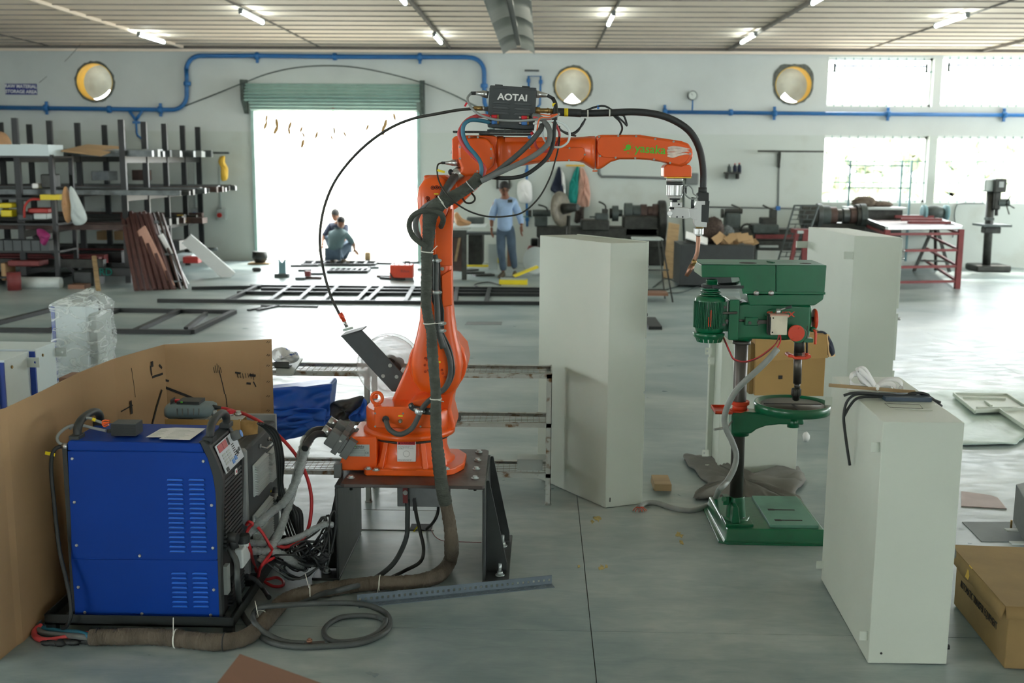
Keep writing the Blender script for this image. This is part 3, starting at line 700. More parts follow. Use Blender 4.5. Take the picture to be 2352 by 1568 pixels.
# wrist block, tool flange
pr = prof([(1521, 384), (1527, 377), (1545, 378), (1580, 378), (1585, 384), (1585, 406), (1521, 406)], RY)
MB().prism(pr, RY-.065, RY+.065, 'y').build('wrist_block', 'orange', rb, .006, 3)
MB().prism(prof([(1528, 406), (1584, 406), (1584, 408.5), (1528, 408.5)], RY), RY-.06, RY+.06, 'y').build('gasket', 'yellow', rb)
def vcyl(px, y0, y1, w, nm, m, par, Y=RY, n=28, w2=None, bv=0):
    a, b = P(px, y0, Y), P(px, y1, Y); k = (P(px+1, y0, Y)-P(px, y0, Y)).length
    return MB().tube([a, Vector((a.x, a.y, b.z))], [w*k/2, (w2 or w)*k/2], n).build(nm, m, par, bv)
vcyl(1550, 408, 417, 38, 'tool_flange', 'alu', rb); vcyl(1550, 417, 424, 39, 'sensor_ring', 'plastic_blk', rb)
vcyl(1550, 424, 449, 38, 'collision_sensor', 'alu', rb, bv=.002); vcyl(1550, 449, 455, 33, 'sensor_base', 'alu', rb)
vcyl(1550, 455, 459, 24, 'sensor_neck', 'plastic_blk', rb); vcyl(1550, 459, 465, 12, 'sensor_neck', 'plastic_blk', rb)
MB().box(P(1543, 464, RY-.03), P(1563, 475, RY+.03)).build('torch_clamp', 'alu', rb, .002)
c = P(1559, 469, RY-.03); MB().lathe([(.005, 0), (.005, .003), (.0025, .003), (.0022, .001)], c, (0, -1, 0), 12).build('clamp_screw', 'plastic_blk', rb)
# lettering and hand marks on the cover
g = P(1494, 343, RY-.0865); text('yasaka', .056, g, 'green_logo', wcv, rot=(pi/2, radians(4), 0), bold=.0005)
g = P(1443, 338, RY-.0855); MB().lathe([(.013, 0), (.013, .002)], g, (0, -1, 0), 18).build('logo_disc', 'green_logo', wcv)
MB().ell((g.x-.014, g.y, g.z-.012), (.008, .001, .005), 10, 4).cb((g.x, g.y, g.z-.024), (.008, .001, .003)).cb((g.x, g.y, g.z-.03), (.006, .001, .003)).build('logo_leaf', 'green_logo', wcv)
b = MB()
for i in range(9):
    a = radians(-40+i*32.5); d = Vector((cos(a), 0, sin(a)))
    if sin(a) < -.75: continue
    p = Vector(g)+d*.018; b.beam(p, p+d*.01, .0011, .0011, (0, 1, 0))
b.build('logo_rays', 'green_logo', wcv)
b = MB()
for y0, y1, x0 in ((340, 341, 1534), (346, 344, 1532), (351, 347, 1533), (357, 353, 1533)):
    pts = L([(x0, y0, RY-.0855), (x0+12, y0-1.5 if y0 < 350 else y0+2, RY-.0855), (x0+24, y0-1, RY-.0855), (x0+38, y1, RY-.0855), (x0+50, y1+1, RY-.0855)])
    b.tube(pts, [.005, .0075, .006, .005, .001], 8, k=4, flat=-.12)
b.build('paint_smear', 'smear', wcv)
# base stickers
def plate(x0, y0, x1, y1, Y, m, nm, d=.002, par=rb):
    a, b_ = P(x0, y0, Y), P(x1, y1, Y); return MB().box((a.x, Y-d, b_.z), (b_.x, Y, a.z)).build(nm, m, par)
tpl = plate(802, 1020, 849, 1048, 5.17, 'sticker', 'type_plate')
g = P(827, 1025, 5.167); text('yasaka', .016, g, 'dark', tpl, ext=.0004); g = P(816, 1025, 5.167); MB().cyl(g, (g.x, g.y-.0006, g.z), .003, n=10).build('logo_disc', 'green_logo', tpl)
text('INDUSTRIAL ROBOT', .006, P(823, 1030, 5.167), 'dark', tpl, ext=.0004)
for i in range(5): a = P(804, 1034+i*2.8, 5.1675); MB().box((a.x, 5.167, a.z), (a.x+.072, 5.168, a.z+.0005)).build('rule', 'ink', tpl)
a = P(838, 1032, 5.1675); b_ = P(838, 1047, 5.1675); MB().box((a.x, 5.167, b_.z), (a.x+.0006, 5.168, a.z)).build('rule', 'ink', tpl)
text('CE', .014, P(843, 1040, 5.167), 'dark', tpl, ext=.0004)
yb = 5.15
wa, wc = P(912, 1012, yb), P(955, 1060, yb)
wl = MB().box((wa.x, yb-.003, wc.z), (wc.x, yb+.02, wa.z)).build('warning_label', 'white', rb, .002)
MB().box((wa.x+.002, yb-.004, wa.z-.018), (wc.x-.002, yb-.002, wa.z-.002)).build('warning_band', 'red_print', wl)
text('WARNING', .014, ((wa.x+wc.x)/2+.006, yb-.0045, wa.z-.0105), 'dark', wl, ext=.0003)
MB().prism([(wa.x+.006, wa.z-.016), (wa.x+.017, wa.z-.016), (wa.x+.0115, wa.z-.005)], yb-.0046, yb-.004).build('hazard_triangle', 'dark', wl)
for i, s in enumerate(('The following is the action range of the', 'robot centered on the J1 axis.', 'According to different models, the radius', 'is also different.')):
    text(s, .0045, (wa.x+.003, yb-.0035, wa.z-.024-.005*i), 'ink', wl, ext=.0002, align='LEFT')
for i, s in enumerate(('Please do not enter the action range', 'of the robot when the power is on.')):
    text(s, .0045, (wa.x+.003, yb-.0035, wc.z+.011-.005*i), 'ink', wl, ext=.0002, align='LEFT')
cx_, cz_ = (wa.x+wc.x)/2, (wa.z+wc.z)/2-.012
MB().tube([(cx_+.015*cos(2*pi*i/28), yb-.0035, cz_+.015*sin(2*pi*i/28)) for i in range(28)], .0005, 5, closed=True).build('range_circle', 'ink', wl)
for px, py in ((846, 1076), (864, 1079), (1025, 1076)):
    c = G(px, py, zp+.036); bolt(rb, (c.x, c.y, zp+.034), (0, 0, 1), .011, .011, washer=.018)
c = P(920, 966, 5.12); bolt(rb, c, (0, -1, 0), .011, .008, 'brass', 6, name='grease_nipple'); bolt(rb, (c.x, 5.112, c.z), (0, -1, 0), .006, .012, 'steel', 12, name='grease_nipple')
plate(915, 953, 925, 956.5, 5.12, 'yellow_lbl', 'yellow_label')
# swivel cable on the turret
MB().cyl(P(886, 963, 5.12), P(886, 963, 5.09), .018, n=8).build('cable_gland', 'rubber', rb)
MB().tube(L([(887, 966, 5.12), (888, 970, 5.07), (893, 984, 5.045), (908, 995, 5.04), (925, 996, 5.04), (945, 984, 5.05), (958, 963, 5.06), (966, 944, 5.07), (980, 925, 5.08), (1000, 908, 5.1), (1022, 890, 5.12), (1034, 860, 5.13), (1033, 825, 5.13), (1021, 790, 5.13), (1010, 765, 5.12)]), .0125, 12, k=5).build('swivel_cable', 'cable', rb)
MB().tube(L([(1002, 905, 5.12), (1020, 898, 5.13), (1036, 872, 5.15), (1042, 845, 5.15), (1034, 800, 5.15), (1018, 765, 5.14), (1008, 735, 5.13)]), [.006, .012, .015, .014, .012, .01, .006], 10, k=5, flat=.5).build('dust_sheath', 'cable', rb)
b = MB(); b.prism(prof([(938, 928), (946, 924), (952, 932), (984, 937), (994, 936), (996, 946), (990, 952), (966, 950), (948, 943), (940, 937)], 5.1), 5.09, 5.11, 'y'); b.build('clamp_bracket', 'plastic_blk', rb, .003)
MB().lathe([(.017, -.012), (.019, -.008), (.019, .008), (.017, .012)], P(962, 945, 5.062), (.35, 0, 1), 16).build('pipe_clamp', 'zinc', rb)
for px, py in ((943, 931), (953, 939), (974, 945), (988, 943)): bolt(rb, P(px, py, 5.09), (0, -1, 0), .006, .006, 'steel', 10, name='screw')
# heavy connectors at the back of the base
for k, (x0, y0) in enumerate(((770, 978), (757, 998))):
    b = MB(); Y = 5.3-k*.14
    MT = Matrix.Translation(P(x0+18, y0+14, Y)) @ Matrix.Rotation(radians(33), 4, 'Y')
    b.box((-.05, -.035, -.04), (.045, .035, .04), MT); b.build('heavy_connector', 'ctrl_grey', rb, .006)
    b = MB(); b.box((-.0, -.04, -.055), (.03, .04, .055), MT); b.box((.045, -.03, -.05), (.085, .03, .05), MT); b.build('connector_latch', 'ctrl_grey', rb, .003)
    b = MB(); b.tube([MT @ Vector((-.09, 0, .01)), MT @ Vector((-.05, 0, .01))], .026, 12); b.build('connector_gland', 'steel', rb)
MB().box(P(766, 1066, 5.14), P(789, 1090, 5.2)).build('connector_cap', 'ctrl_grey', rb, .003)
MB().cyl(P(779, 1012, 5.12), P(797, 1016, 5.14), .006, n=10).build('air_port', 'white', rb)

# -------- elbow fittings
def fitting(x0, y0, x1, y1, Y, r, par, m='steel', r0=.5):
    a, c = P(x0, y0, Y), P(x1, y1, Y); d = c-a
    MB().tube([a, a+d*.45, a+d*.5, a+d*.7, a+d*.72, c], [r*r0, r*.8, r, r, r*1.12, r*1.12], 16).build('screw_connector', m, par)
fitting(1023, 374, 1052, 374, 5.26, .0145, rb); MB().cyl(P(1014, 374, 5.26), P(1024, 374, 5.26), .006, n=10).build('connector_boot', 'rubber', rb)
MB().cyl(P(1034, 349, 5.28), P(1044, 349, 5.28), .006, n=10).cyl(P(1044, 349, 5.28), P(1051, 349, 5.28), .01, n=6).build('air_port', 'white', rb)
MB().tube(L([(1014, 374, 5.26), (1006, 378, 5.22), (1004, 392, 5.2), (1008, 415, 5.1), (1022, 440, 5.0), (1045, 465, 4.98), (1080, 486, 5.0), (1120, 497, 5.05), (1160, 497, 5.1), (1200, 488, 5.12), (1237, 455, 5.13), (1262, 410, 5.13), (1275, 370, 5.13), (1284, 330, 5.15), (1285, 290, 5.2)]), .0038, 8, k=6).build('sensor_lead', 'machine_dk', rb)
a = P(1013, 393, 5.19); MB().cb(a, (.036, .002, .01), ry=radians(15)).build('yellow_cable_tag', 'yellow_lbl', rb)
MB().tube(L([(1083, 443, 5.2), (1090, 452, 5.18), (1090, 460, 5.17), (1082, 466, 5.17), (1070, 465, 5.18), (1062, 455, 5.22)]), .0045, 8, k=5).build('sensor_lead', 'machine_dk', rb)
d0, d1 = P(1056, 395, 5.27), P(1042, 407, 5.24)
MB().tube([d0, d0.lerp(d1, .5), d0.lerp(d1, .55), d1], [.03, .03, .027, .026], 20).build('hose_clamp', 'steel', rb)
MB().ell(P(1035, 395, 5.24), (.012, .01, .014), 10, 6).build('clamp_cap', 'rubber', rb)
MB().tube(L([(1046, 404, 5.24), (1036, 418, 5.2), (1024, 436, 5.15), (1015, 455, 5.12)]), [.02, .021, .019, .016], 12, k=4).build('wrapped_conduit', 'cable', rb)

# -------- wire feeder box on its rail
wf = empty('wire_feeder', P(1176, 300, 5.28), 'charcoal wire feeder box with white letters on top of the robot elbow', 'machine')
MB().box(P(1040, 300, 5.2), P(1125, 306, 5.26)).box(P(1119, 297, 5.2), P(1223, 306, 5.3)).build('mounting_rail', 'black_steel', wf, .002)
for i in range(12): bolt(wf, P(1046+i*14, 303, 5.2), (0, -1, 0), .0022, .002, 'bars', 8, name='screw')
MB().box(P(1100, 306, 5.24), P(1222, 312, 5.4)).build('rail_foot', 'black_steel', wf)
for px in (1130, 1214): vcyl(px, 288, 297, 13, 'rubber_mount', 'foam', wf, 5.26)
for px in (1160, 1200): vcyl(px, 290, 298, 3, 'stud', 'steel', wf, 5.24, 8)
FM = Matrix.Translation(P(1176, 247, 5.22)) @ Matrix.Rotation(radians(3), 4, 'Y')
k = .00206; bw, bh = 105*k, 93*k
MB().box((-bw/2, 0, -bh/2), (bw/2, .16, bh/2), FM).build('housing', 'box_grey', wf, .006, 3)
b = MB(); b.box((-bw/2-.001, -.003, -bh/2+.01), (bw/2+.001, .0, bh/2-.012), FM); fcv = b.build('front_cover', 'box_grey', wf, .003)
M4 = FM @ Matrix.Translation((0.0, -.004, .045)) @ Matrix.Rotation(pi/2, 4, 'X')
text('AOTAI', .041, (0, 0, 0), 'white', fcv, M4=M4, bold=.0012, sx=1.12)
for i in range(3):
    for x0 in (-.095+.005, .004+.005):
        b = MB(); z = .024-.023*i+ -.008
        b.prism([(x0, z), (x0+.008, z+.008), (x0+.07, z+.008), (x0+.08, z), (x0+.08, z-.002), (x0, z-.002)], -.012, 0, 'y', M=FM); b.build('louvre', 'ctrl_dark', fcv, .003)
for x in (-.07, .055): b = MB(); b.box((x-.015, .02, bh/2), (x+.02, .08, bh/2+.006), FM); b.build('hinge', 'plastic_blk', wf)
def fit2(pts, r, m='steel', nm='screw_connector'):
    MB().tube(L(pts), r, 16).build(nm, m, wf)
fit2([(1082, 214, 5.24), (1093, 214, 5.24)], .008, 'rubber', 'connector_boot'); fit2([(1093, 214, 5.24), (1106, 215, 5.24), (1108, 215, 5.24), (1122, 218, 5.24)], [.009, .013, .016, .017])
fit2([(1229, 216, 5.24), (1240, 217, 5.24), (1242, 217, 5.24), (1257, 219, 5.24)], [.017, .016, .013, .01]); fit2([(1257, 219, 5.24), (1270, 226, 5.24)], .008, 'rubber', 'connector_boot')
fit2([(1088, 249, 5.24), (1090, 249, 5.24), (1108, 249, 5.24)], [.01, .0105, .0105], 'brass', 'brass_nut'); fit2([(1108, 249, 5.24), (1112, 249, 5.24), (1112, 250, 5.24), (1122, 250, 5.24)], [.009, .012, .009, .012])
fit2([(1228, 253, 5.24), (1240, 254, 5.24), (1241, 254, 5.24), (1256, 254, 5.24), (1257, 254, 5.24), (1264, 255, 5.24)], [.015, .015, .011, .011, .014, .01], 'brass', 'brass_nut')
for px, py, m in ((1137, 268, 'red_print'), (1137, 281, 'knob_blue'), (1206, 270, 'red_print'), (1206, 283, 'knob_blue')):
    fit2([(px-8, py, 5.205), (px+5, py, 5.205)], .009, m, 'hose_coupling'); fit2([(px+5, py, 5.205), (px+9, py, 5.205)], .0095, 'brass', 'brass_nut')
    fit2([(px-14, py-.5, 5.205), (px-8, py, 5.205)], .006, 'steel', 'hose_tail')
def hose(pts, r, m, nm='hose', par=None, n=10, k=6, **kw):
    return MB().tube(L(pts), r, n, k=k, **kw).build(nm, m, par if par is not None else wf)
hose([(1124, 268, 5.2), (1100, 266, 5.18), (1075, 275, 5.15), (1060, 292, 5.14), (1055, 310, 5.13), (1065, 335, 5.12), (1083, 355, 5.12), (1102, 372, 5.12), (1112, 385, 5.12), (1110, 400, 5.12), (1098, 412, 5.1)], .0095, 'hose_red', 'red_hose')
hose([(1124, 281, 5.2), (1105, 277, 5.17), (1080, 276, 5.13), (1065, 288, 5.11), (1064, 310, 5.11), (1075, 335, 5.11), (1092, 355, 5.11), (1103, 372, 5.11), (1106, 392, 5.11), (1102, 410, 5.1)], .0095, 'hose_blue', 'blue_hose')
hose([(1082, 214, 5.24), (1074, 225, 5.2), (1078, 240, 5.17), (1090, 255, 5.15), (1115, 269, 5.14), (1150, 276, 5.14), (1200, 277, 5.14), (1250, 272, 5.14), (1276, 268, 5.15), (1285, 261, 5.16)], .0055, 'lcable', 'control_lead')
a = P(1070, 240, 5.17); MB().cb(a, (.02, .002, .009), ry=radians(-60)).build('red_cable_tag', 'red_print', wf)
hose([(1270, 226, 5.24), (1276, 240, 5.2), (1276, 265, 5.16), (1273, 300, 5.13), (1270, 330, 5.12), (1258, 360, 5.11), (1232, 385, 5.1), (1200, 404, 5.1), (1160, 409, 5.1), (1125, 407, 5.12), (1100, 412, 5.14)], .0095, 'rubber', 'power_lead')
MB().cyl(P(1273, 237, 5.2), P(1274, 244, 5.2), .0105, n=10).build('yellow_cable_tag', 'yellow_lbl', wf)
hose([(1245, 288, 5.16), (1240, 300, 5.12), (1220, 325, 5.1), (1195, 350, 5.09), (1165, 375, 5.08), (1140, 395, 5.08), (1110, 412, 5.08)], .0125, 'cable', 'power_hose')
hose([(1225, 265, 5.2), (1240, 270, 5.18), (1255, 285, 5.15), (1263, 305, 5.12), (1258, 330, 5.09), (1235, 352, 5.06), (1200, 372, 5.05), (1165, 388, 5.04), (1135, 402, 5.04), (1105, 416, 5.04)], .0125, 'ctrl_grey', 'gas_hose')
hose([(1245, 290, 5.14), (1232, 310, 5.17), (1229, 330, 5.17), (1240, 345, 5.17), (1260, 347, 5.17), (1277, 335, 5.17), (1285, 310, 5.17), (1276, 286, 5.17), (1258, 274, 5.17), (1225, 270, 5.18)], .006, 'hose_red', 'red_water_hose')
hose([(1225, 284, 5.18), (1262, 278, 5.15), (1290, 282, 5.14), (1307, 300, 5.14), (1305, 325, 5.14), (1285, 338, 5.14), (1262, 333, 5.14), (1248, 315, 5.14), (1248, 292, 5.15)], .0052, 'plastic_lt', 'clear_air_hose')
hose([(1240, 262, 5.2), (1262, 265, 5.14), (1280, 262, 5.12), (1262, 270, 5.1), (1240, 272, 5.12), (1233, 300, 5.12)], .003, 'orange', 'trigger_lead')
MB().cyl(P(1220, 303, 5.16), P(1224, 309, 5.16), .007, n=8).build('red_connector', 'red_print', wf); MB().cb(P(1216, 315, 5.16), (.016, .01, .014)).build('blue_connector', 'knob_blue', wf)
for pts in ([(1265, 262, 5.22), (1275, 285, 5.24), (1290, 300, 5.26), (1315, 306, 5.28), (1335, 290, 5.3), (1345, 272, 5.3)], [(1270, 270, 5.22), (1285, 295, 5.24), (1305, 308, 5.26), (1325, 303, 5.28), (1340, 280, 5.28)], [(1275, 290, 5.22), (1300, 306, 5.24), (1322, 312, 5.3)],
            [(1410, 266, 5.26), (1424, 280, 5.28), (1429, 295, 5.3), (1424, 309, 5.34)], [(1414, 264, 5.26), (1432, 280, 5.28), (1440, 288, 5.3), (1434, 268, 5.3), (1427, 264, 5.3)], [(1340, 256, 5.26), (1370, 245, 5.24), (1390, 244, 5.24), (1405, 252, 5.26)]):
    hose(pts, .0048, 'rubber', 'thin_lead', n=8)
# torch cable, corrugated conduit down to the torch
tp = [(1270, 256, 5.26), (1300, 258, 5.26), (1335, 260, 5.26)]
hose(tp, .0185, 'rubber', 'strain_relief', k=3, n=16)
MB().cyl(P(1296, 258, 5.26), P(1305, 258, 5.26), .0192, n=18).build('yellow_band', 'yellow_lbl', wf)
MB().cyl(P(1264, 255, 5.26), P(1272, 256, 5.26), .012, n=12).build('brass_nut', 'brass', wf)
cp = smooth_path(L([(1330, 260, 5.26), (1360, 260, 5.26), (1401, 259, 5.26), (1457, 257, 5.27), (1510, 263, 5.29), (1553, 279, 5.31), (1586, 304, 5.33), (1606, 341, 5.35), (1615, 388, 5.35), (1615, 432, 5.35)]), 34)
MB().tube(cp, .0165, 14, rip=.05).build('corrugated_conduit', 'rubber', wf)
for px in (1350, 1400): MB().lathe([(.0185, -.003), (.0185, .003)], P(px, 259.5, 5.26), (1, 0, 0), 16).build('white_tie', 'white_tie', wf)
MB().cb(P(1374, 246, 5.24), (.01, .01, .018)).build('blue_connector', 'knob_blue', wf)

# -------- torch
to = empty('welding_torch', P(1612, 520, RY), 'silver and black welding torch with bent copper neck at the wrist', 'tool')
vcyl(1614, 430, 443, 20, 'conduit_collar', 'rubber', to)
MB().prism(prof([(1600, 445), (1605, 441), (1627, 442), (1627, 462), (1603, 461)], RY), RY-.022, RY+.022, 'y').build('hex_nut', 'rubber', to, .003)
MB().prism(prof([(1599, 461), (1618, 461), (1618, 470), (1610, 470), (1609, 508), (1622, 509), (1621, 521), (1597, 520), (1593, 513), (1592, 480)], RY), RY-.028, RY+.028, 'y').build('torch_body', 'alu', to, .002)
MB().prism(prof([(1618, 461), (1628, 461), (1625, 511), (1609, 509), (1610, 470), (1618, 470)], RY), RY-.028, RY+.028, 'y').build('torch_side', 'plastic_blk', to, .001)
MB().prism(prof([(1538, 474), (1580, 477), (1583, 499), (1574, 502), (1538, 499)], RY), RY-.036, RY+.03, 'y').build('holder_block', 'alu', to, .002)
MB().prism(prof([(1580, 478), (1600, 479), (1599, 505), (1590, 503), (1580, 498)], RY), RY-.03, RY+.03, 'y').build('holder_arm', 'alu', to, .002)
c = P(1539, 490, RY-.037); MB().lathe([(.0135, 0), (.0135, .004), (.011, .005)], (c.x, RY-.034, c.z), (-.25, -1, 0), 18).build('holder_disc', 'alu', to)
for px in (1555, 1568): MB().cb(P(px, 498, RY-.037), (.007, .004, .006)).build('slot_screw', 'dark', to)
MB().box(P(1539, 476, RY-.04), P(1546, 480, RY)).build('slot', 'dark', to)
vcyl(1607, 519, 524, 18, 'brass_ring', 'brass', to); vcyl(1605, 524, 538, 23, 'torch_nut', 'alu', to, bv=.002); vcyl(1604, 538, 541, 14, 'torch_collar', 'alu', to)
MB().tube(L([(1604, 540, RY), (1603, 565, RY), (1600, 585, RY), (1594, 599, RY), (1590, 606, RY)]), .0105, 14, k=5).build('swan_neck', 'copper', to)
MB().tube(L([(1596, 597, RY), (1593, 603, RY), (1592.5, 604, RY), (1589, 611, RY)]), [.0125, .0125, .0105, .0115], 16).build('neck_rings', 'brass', to)
MB().tube(L([(1590, 609, RY), (1584, 620, RY), (1583, 622, RY), (1576, 634, RY)]), [.0135, .0135, .0125, .0095], 16).build('gas_nozzle', 'copper', to)
MB().cb(P(1574, 436, RY), (.012, .02, .038)).build('sensor_plug', 'plastic_blk', to, .002)
MB().tube(L([(1574, 430, RY-.01), (1582, 426, RY-.01), (1590, 434, RY-.01), (1593, 445, RY-.01), (1603, 452, RY-.02), (1590, 457, RY-.01), (1577, 450, RY-.01), (1571, 438, RY-.01), (1576, 428, RY)]), .0035, 8, k=5).build('sensor_lead', 'lcable', to)
MB().tube(L([(1592, 453, RY), (1590, 465, RY), (1591, 478, RY)]), [.008, .007, .009], 10).build('lead_gland', 'ctrl_dark', to)

# -------- fabric sleeve of the dress pack (down the arm, over the stand, along the floor)
def sleeve(pts, rads, m, nm, label, cat='hose', k=10, seed=3, n=18):
    p = smooth_path(L(pts), k); N = len(p); rnd = random.Random(seed); r = []
    for i in range(N):
        t = i/(N-1)*(len(rads)-1); a = int(min(t, len(rads)-2)); r.append((rads[a]+(rads[a+1]-rads[a])*(t-a))*(1+rnd.uniform(-.05, .05)+(.03 if i % 2 else -.03)))
    o = MB().tube(p, r, n).build(nm, m, None, label=label, cat=cat); return o
sl = sleeve([(1102, 407, 5.08), (1085, 423, 5.06), (1062, 439, 5.04), (1035, 455, 5.03), (1008, 470, 5.03), (990, 490, 5.04), (986, 515, 5.06), (984, 546, 5.07), (981, 583, 5.07), (980, 621, 5.07), (979, 675, 5.07), (979, 701, 5.07), (985, 736, 5.07), (991, 765, 5.06), (993, 805, 5.05), (997, 856, 5.03), (1001, 907, 5.0), (1001, 958, 4.98), (1003, 1010, 4.96), (1008, 1060, 4.94), (1014, 1111, 4.93), (1024, 1157, 4.94)],
            [.03, .026, .026, .029, .034, .034, .03, .028, .027, .025, .025, .024, .025, .024, .026, .025, .024, .026, .027, .03, .031, .031], 'cloth_green', 'cable_sleeve', 'dark green-grey fabric cable sleeve tied down the robot arm', n=20)
s2 = sleeve([(1020, 1135, 4.93), (1024, 1157, 4.94), (1033, 1203, 4.96), (1037, 1248, 4.97), (1034, 1286, None, .05), (1010, 1318, None, .04), (970, 1333, None, .035), (917, 1338, None, .035), (873, 1338, None, .035), (798, 1346, None, .035), (718, 1359, None, .035), (679, 1368, None, .035), (650, 1382, None, .035), (630, 1402, None, .035), (608, 1428, None, .035), (584, 1450, None, .035), (553, 1467, None, .035), (498, 1474, None, .035), (444, 1470, None, .035), (389, 1464, None, .035), (334, 1461, None, .035), (264, 1462, None, .035), (206, 1463, None, .035)],
            [.026, .028, .03, .033, .034, .036, .035, .034, .033, .034, .034, .033, .034, .034, .035, .034, .034, .036, .036, .034, .035, .034, .034], 'cloth_brown', 'cable_sleeve', 'dusty brown fabric cable sleeve lying along the floor before the stand and blue welder', n=20)

# ties round the sleeves
def tie(px, py, Y, r, ax, m='white_tie', z=None, tail=None, par=None, w=.0026):
    c = P(px, py, Y) if z is None else G(px, py, z); o = MB().lathe([(r, -w), (r+.0015, -w), (r+.0015, w), (r, w)], c, ax, 20, caps=False)
    if tail: o.tube([c+Vector(tail[0]), c+Vector(tail[1])], .002, 6)
    return o.build('cable_tie', m, par)
tie(981, 578, 5.07, .028, (.1, 0, 1), tail=((.02, -.022, .0), (.05, -.035, .03)), par=sl); tie(986, 742, 5.07, .027, (-.05, 0, 1), tail=((.02, -.022, .0), (.055, -.035, .006)), par=sl)
tie(1017, 463, 5.03, .033, (1, 0, .8), tail=((-.005, -.034, .0), (.02, -.04, -.03)), par=sl); tie(1001, 915, 5.0, .027, (0, 0, 1), tail=((.01, -.027, 0), (.04, -.03, -.008)), par=sl)
tie(1080, 427, 5.05, .028, (1, 0, .8), 'steel', par=sl)
tie(873, 1338, 0, .036, (1, 0, 0), z=.035, tail=((0, -.037, 0), (-.005, -.06, -.03)), par=s2); tie(712, 1360, 0, .036, (1, .2, 0), z=.035, tail=((0, -.02, .03), (-.02, -.0, .09)), par=s2)
tie(603, 1420, 0, .037, (.5, 1, 0), z=.035, tail=((-.01, -.03, .02), (-.03, -.0, .08)), par=s2); tie(404, 1466, 0, .038, (1, 0, 0), z=.035, tail=((0, -.03, .02), (0, -.02, .1)), par=s2)
tie(516, 1473, 0, .038, (1, 0, 0), 'black_tie', z=.035, par=s2); tie(225, 1462, 0, .036, (1, 0, 0), 'black_tie', z=.035, par=s2)
# black spring conduit with clamps beside the sleeve
MB().tube(L([(998, 586, 5.12), (1001, 605, 5.11), (1001, 640, 5.11), (1001, 665, 5.11), (1004, 700, 5.11), (1005, 735, 5.11), (1006, 760, 5.11), (1018, 800, 5.1)]), .014, 12, k=5).build('arm_conduit', 'cable', rb)
MB().prism(prof([(992, 596), (1011, 596), (1012, 660), (1014, 668), (1013, 684), (1020, 712), (1020, 768), (1008, 768), (996, 700), (992, 690)], 5.14), 5.13, 5.15, 'y').build('conduit_tray', 'plastic_blk', rb, .002)
for px, py in ((1001, 598), (1002, 671), (1012, 742), (1012, 759)):
    MB().lathe([(.0165, -.009), (.0165, .009)], P(px, py, 5.11), (0, 0, 1), 16).build('pipe_clamp', 'zinc', rb); bolt(rb, P(px+10, py, 5.11), (0, -1, 0), .007, .008, 'steel', 12, name='screw')
for px, py in ((1016, 617), (1016, 716)): bolt(rb, P(px, py, 5.15), (0, -1, 0), .007, .008, 'steel', 12, washer=.009, name='screw')
# loose loop of thick cable at the elbow, film-wrapped branch
MB().tube(L([(1013, 520, 5.1), (1018, 505, 5.02), (1012, 490, 4.99), (990, 483, 4.98), (962, 487, 5.0), (945, 500, 5.02), (940, 520, 5.03), (948, 542, 5.03), (962, 555, 5.03), (980, 566, 5.04)]), .0125, 12, k=6).build('cable_loop', 'cloth_green', sl)
MB().tube(L([(1000, 458, 5.07), (975, 475, 5.08), (957, 500, 5.1), (955, 525, 5.1), (965, 550, 5.09), (975, 565, 5.08)]), [.012, .018, .02, .02, .018, .012], 12, k=6, flat=.6).build('film_wrapped_branch', 'ctrl_grey', sl)

# -------- wire conduit arc from the feeder to the spool bracket
wc_ = empty('wire_conduit', P(790, 745, 5.35), 'thin black wire conduit arching from the feeder box down to the spool bracket', 'cable')
MB().tube(L([(1090, 249, 5.24), (1050, 253, 5.25), (1000, 262, 5.27), (950, 272, 5.3), (900, 292, 5.32), (850, 325, 5.35), (805, 368, 5.38), (770, 415, 5.4), (748, 465, 5.4), (737, 515, 5.4), (735, 565, 5.4), (744, 625, 5.38), (760, 680, 5.36), (780, 722, 5.35)]), .0068, 10, k=8).build('conduit', 'machine_dk', wc_)
MB().tube(L([(781, 719, 5.35), (787, 730, 5.35), (787.5, 731, 5.35), (791, 738, 5.35)]), [.0115, .012, .0095, .0095], 14).build('orange_end_fitting', 'grn_orange', wc_)
MB().tube(L([(790, 736, 5.35), (797, 751, 5.35)]), .0085, 12).build('threaded_stud', 'steel', wc_)

# -------- spool bracket and clear spool cover
sb = empty('spool_bracket', P(905, 880, 5.35), 'matt black angled spool arm holding the clear disc beside the robot', 'bracket')
MB().prism(prof([(783, 772), (830, 757), (925, 858), (913, 900), (900, 899)], 5.3), 5.3, 5.312, 'y').build('arm_plate', 'box_grey', sb, .003)
a, b_, c, d = P(783, 771, 5.3), P(830, 757, 5.3), P(830, 757, 5.3), P(783, 771, 5.3)
c = Vector((b_.x+.005, 5.43, b_.z+.0)); d = Vector((a.x+.0, 5.43, a.z))
MB().quad(a, b_, c, d, .006).build('end_flange', 'box_grey', sb)
MB().lathe([(.026, 0), (.026, .008), (.02, .01)], P(800, 757, 5.36), (-.25, 0, 1), 20).build('nylon_bush', 'foam', sb)
for px, py in ((896, 839), (880, 863), (911, 865)): bolt(sb, P(px, py, 5.3), (0, -1, 0), .008, .006, 'steel', 14, washer=.0095)
c = P(905, 848, 5.42)
MB().cyl((c.x, 5.312, c.z), (c.x, 5.6, c.z), .03, n=20).build('spindle', 'rubber', sb)
cs = empty('spool_cover', (c.x, 5.5, c.z-.18), 'clear plastic wire spool cover behind the black spool arm', 'spool')
cc = P(893, 838, 5.5)
for rr, y0, dd in ((.158, 5.46, .0), (.153, 5.56, .0)):
    MB().lathe([(.04, 0), (rr*.6, .004), (rr*.97, .006), (rr, .0), (rr, .012), (rr*.96, .016)], (cc.x, y0, cc.z), (0, 1, 0), 48, caps=False).build('clear_disc', 'clear', cs)
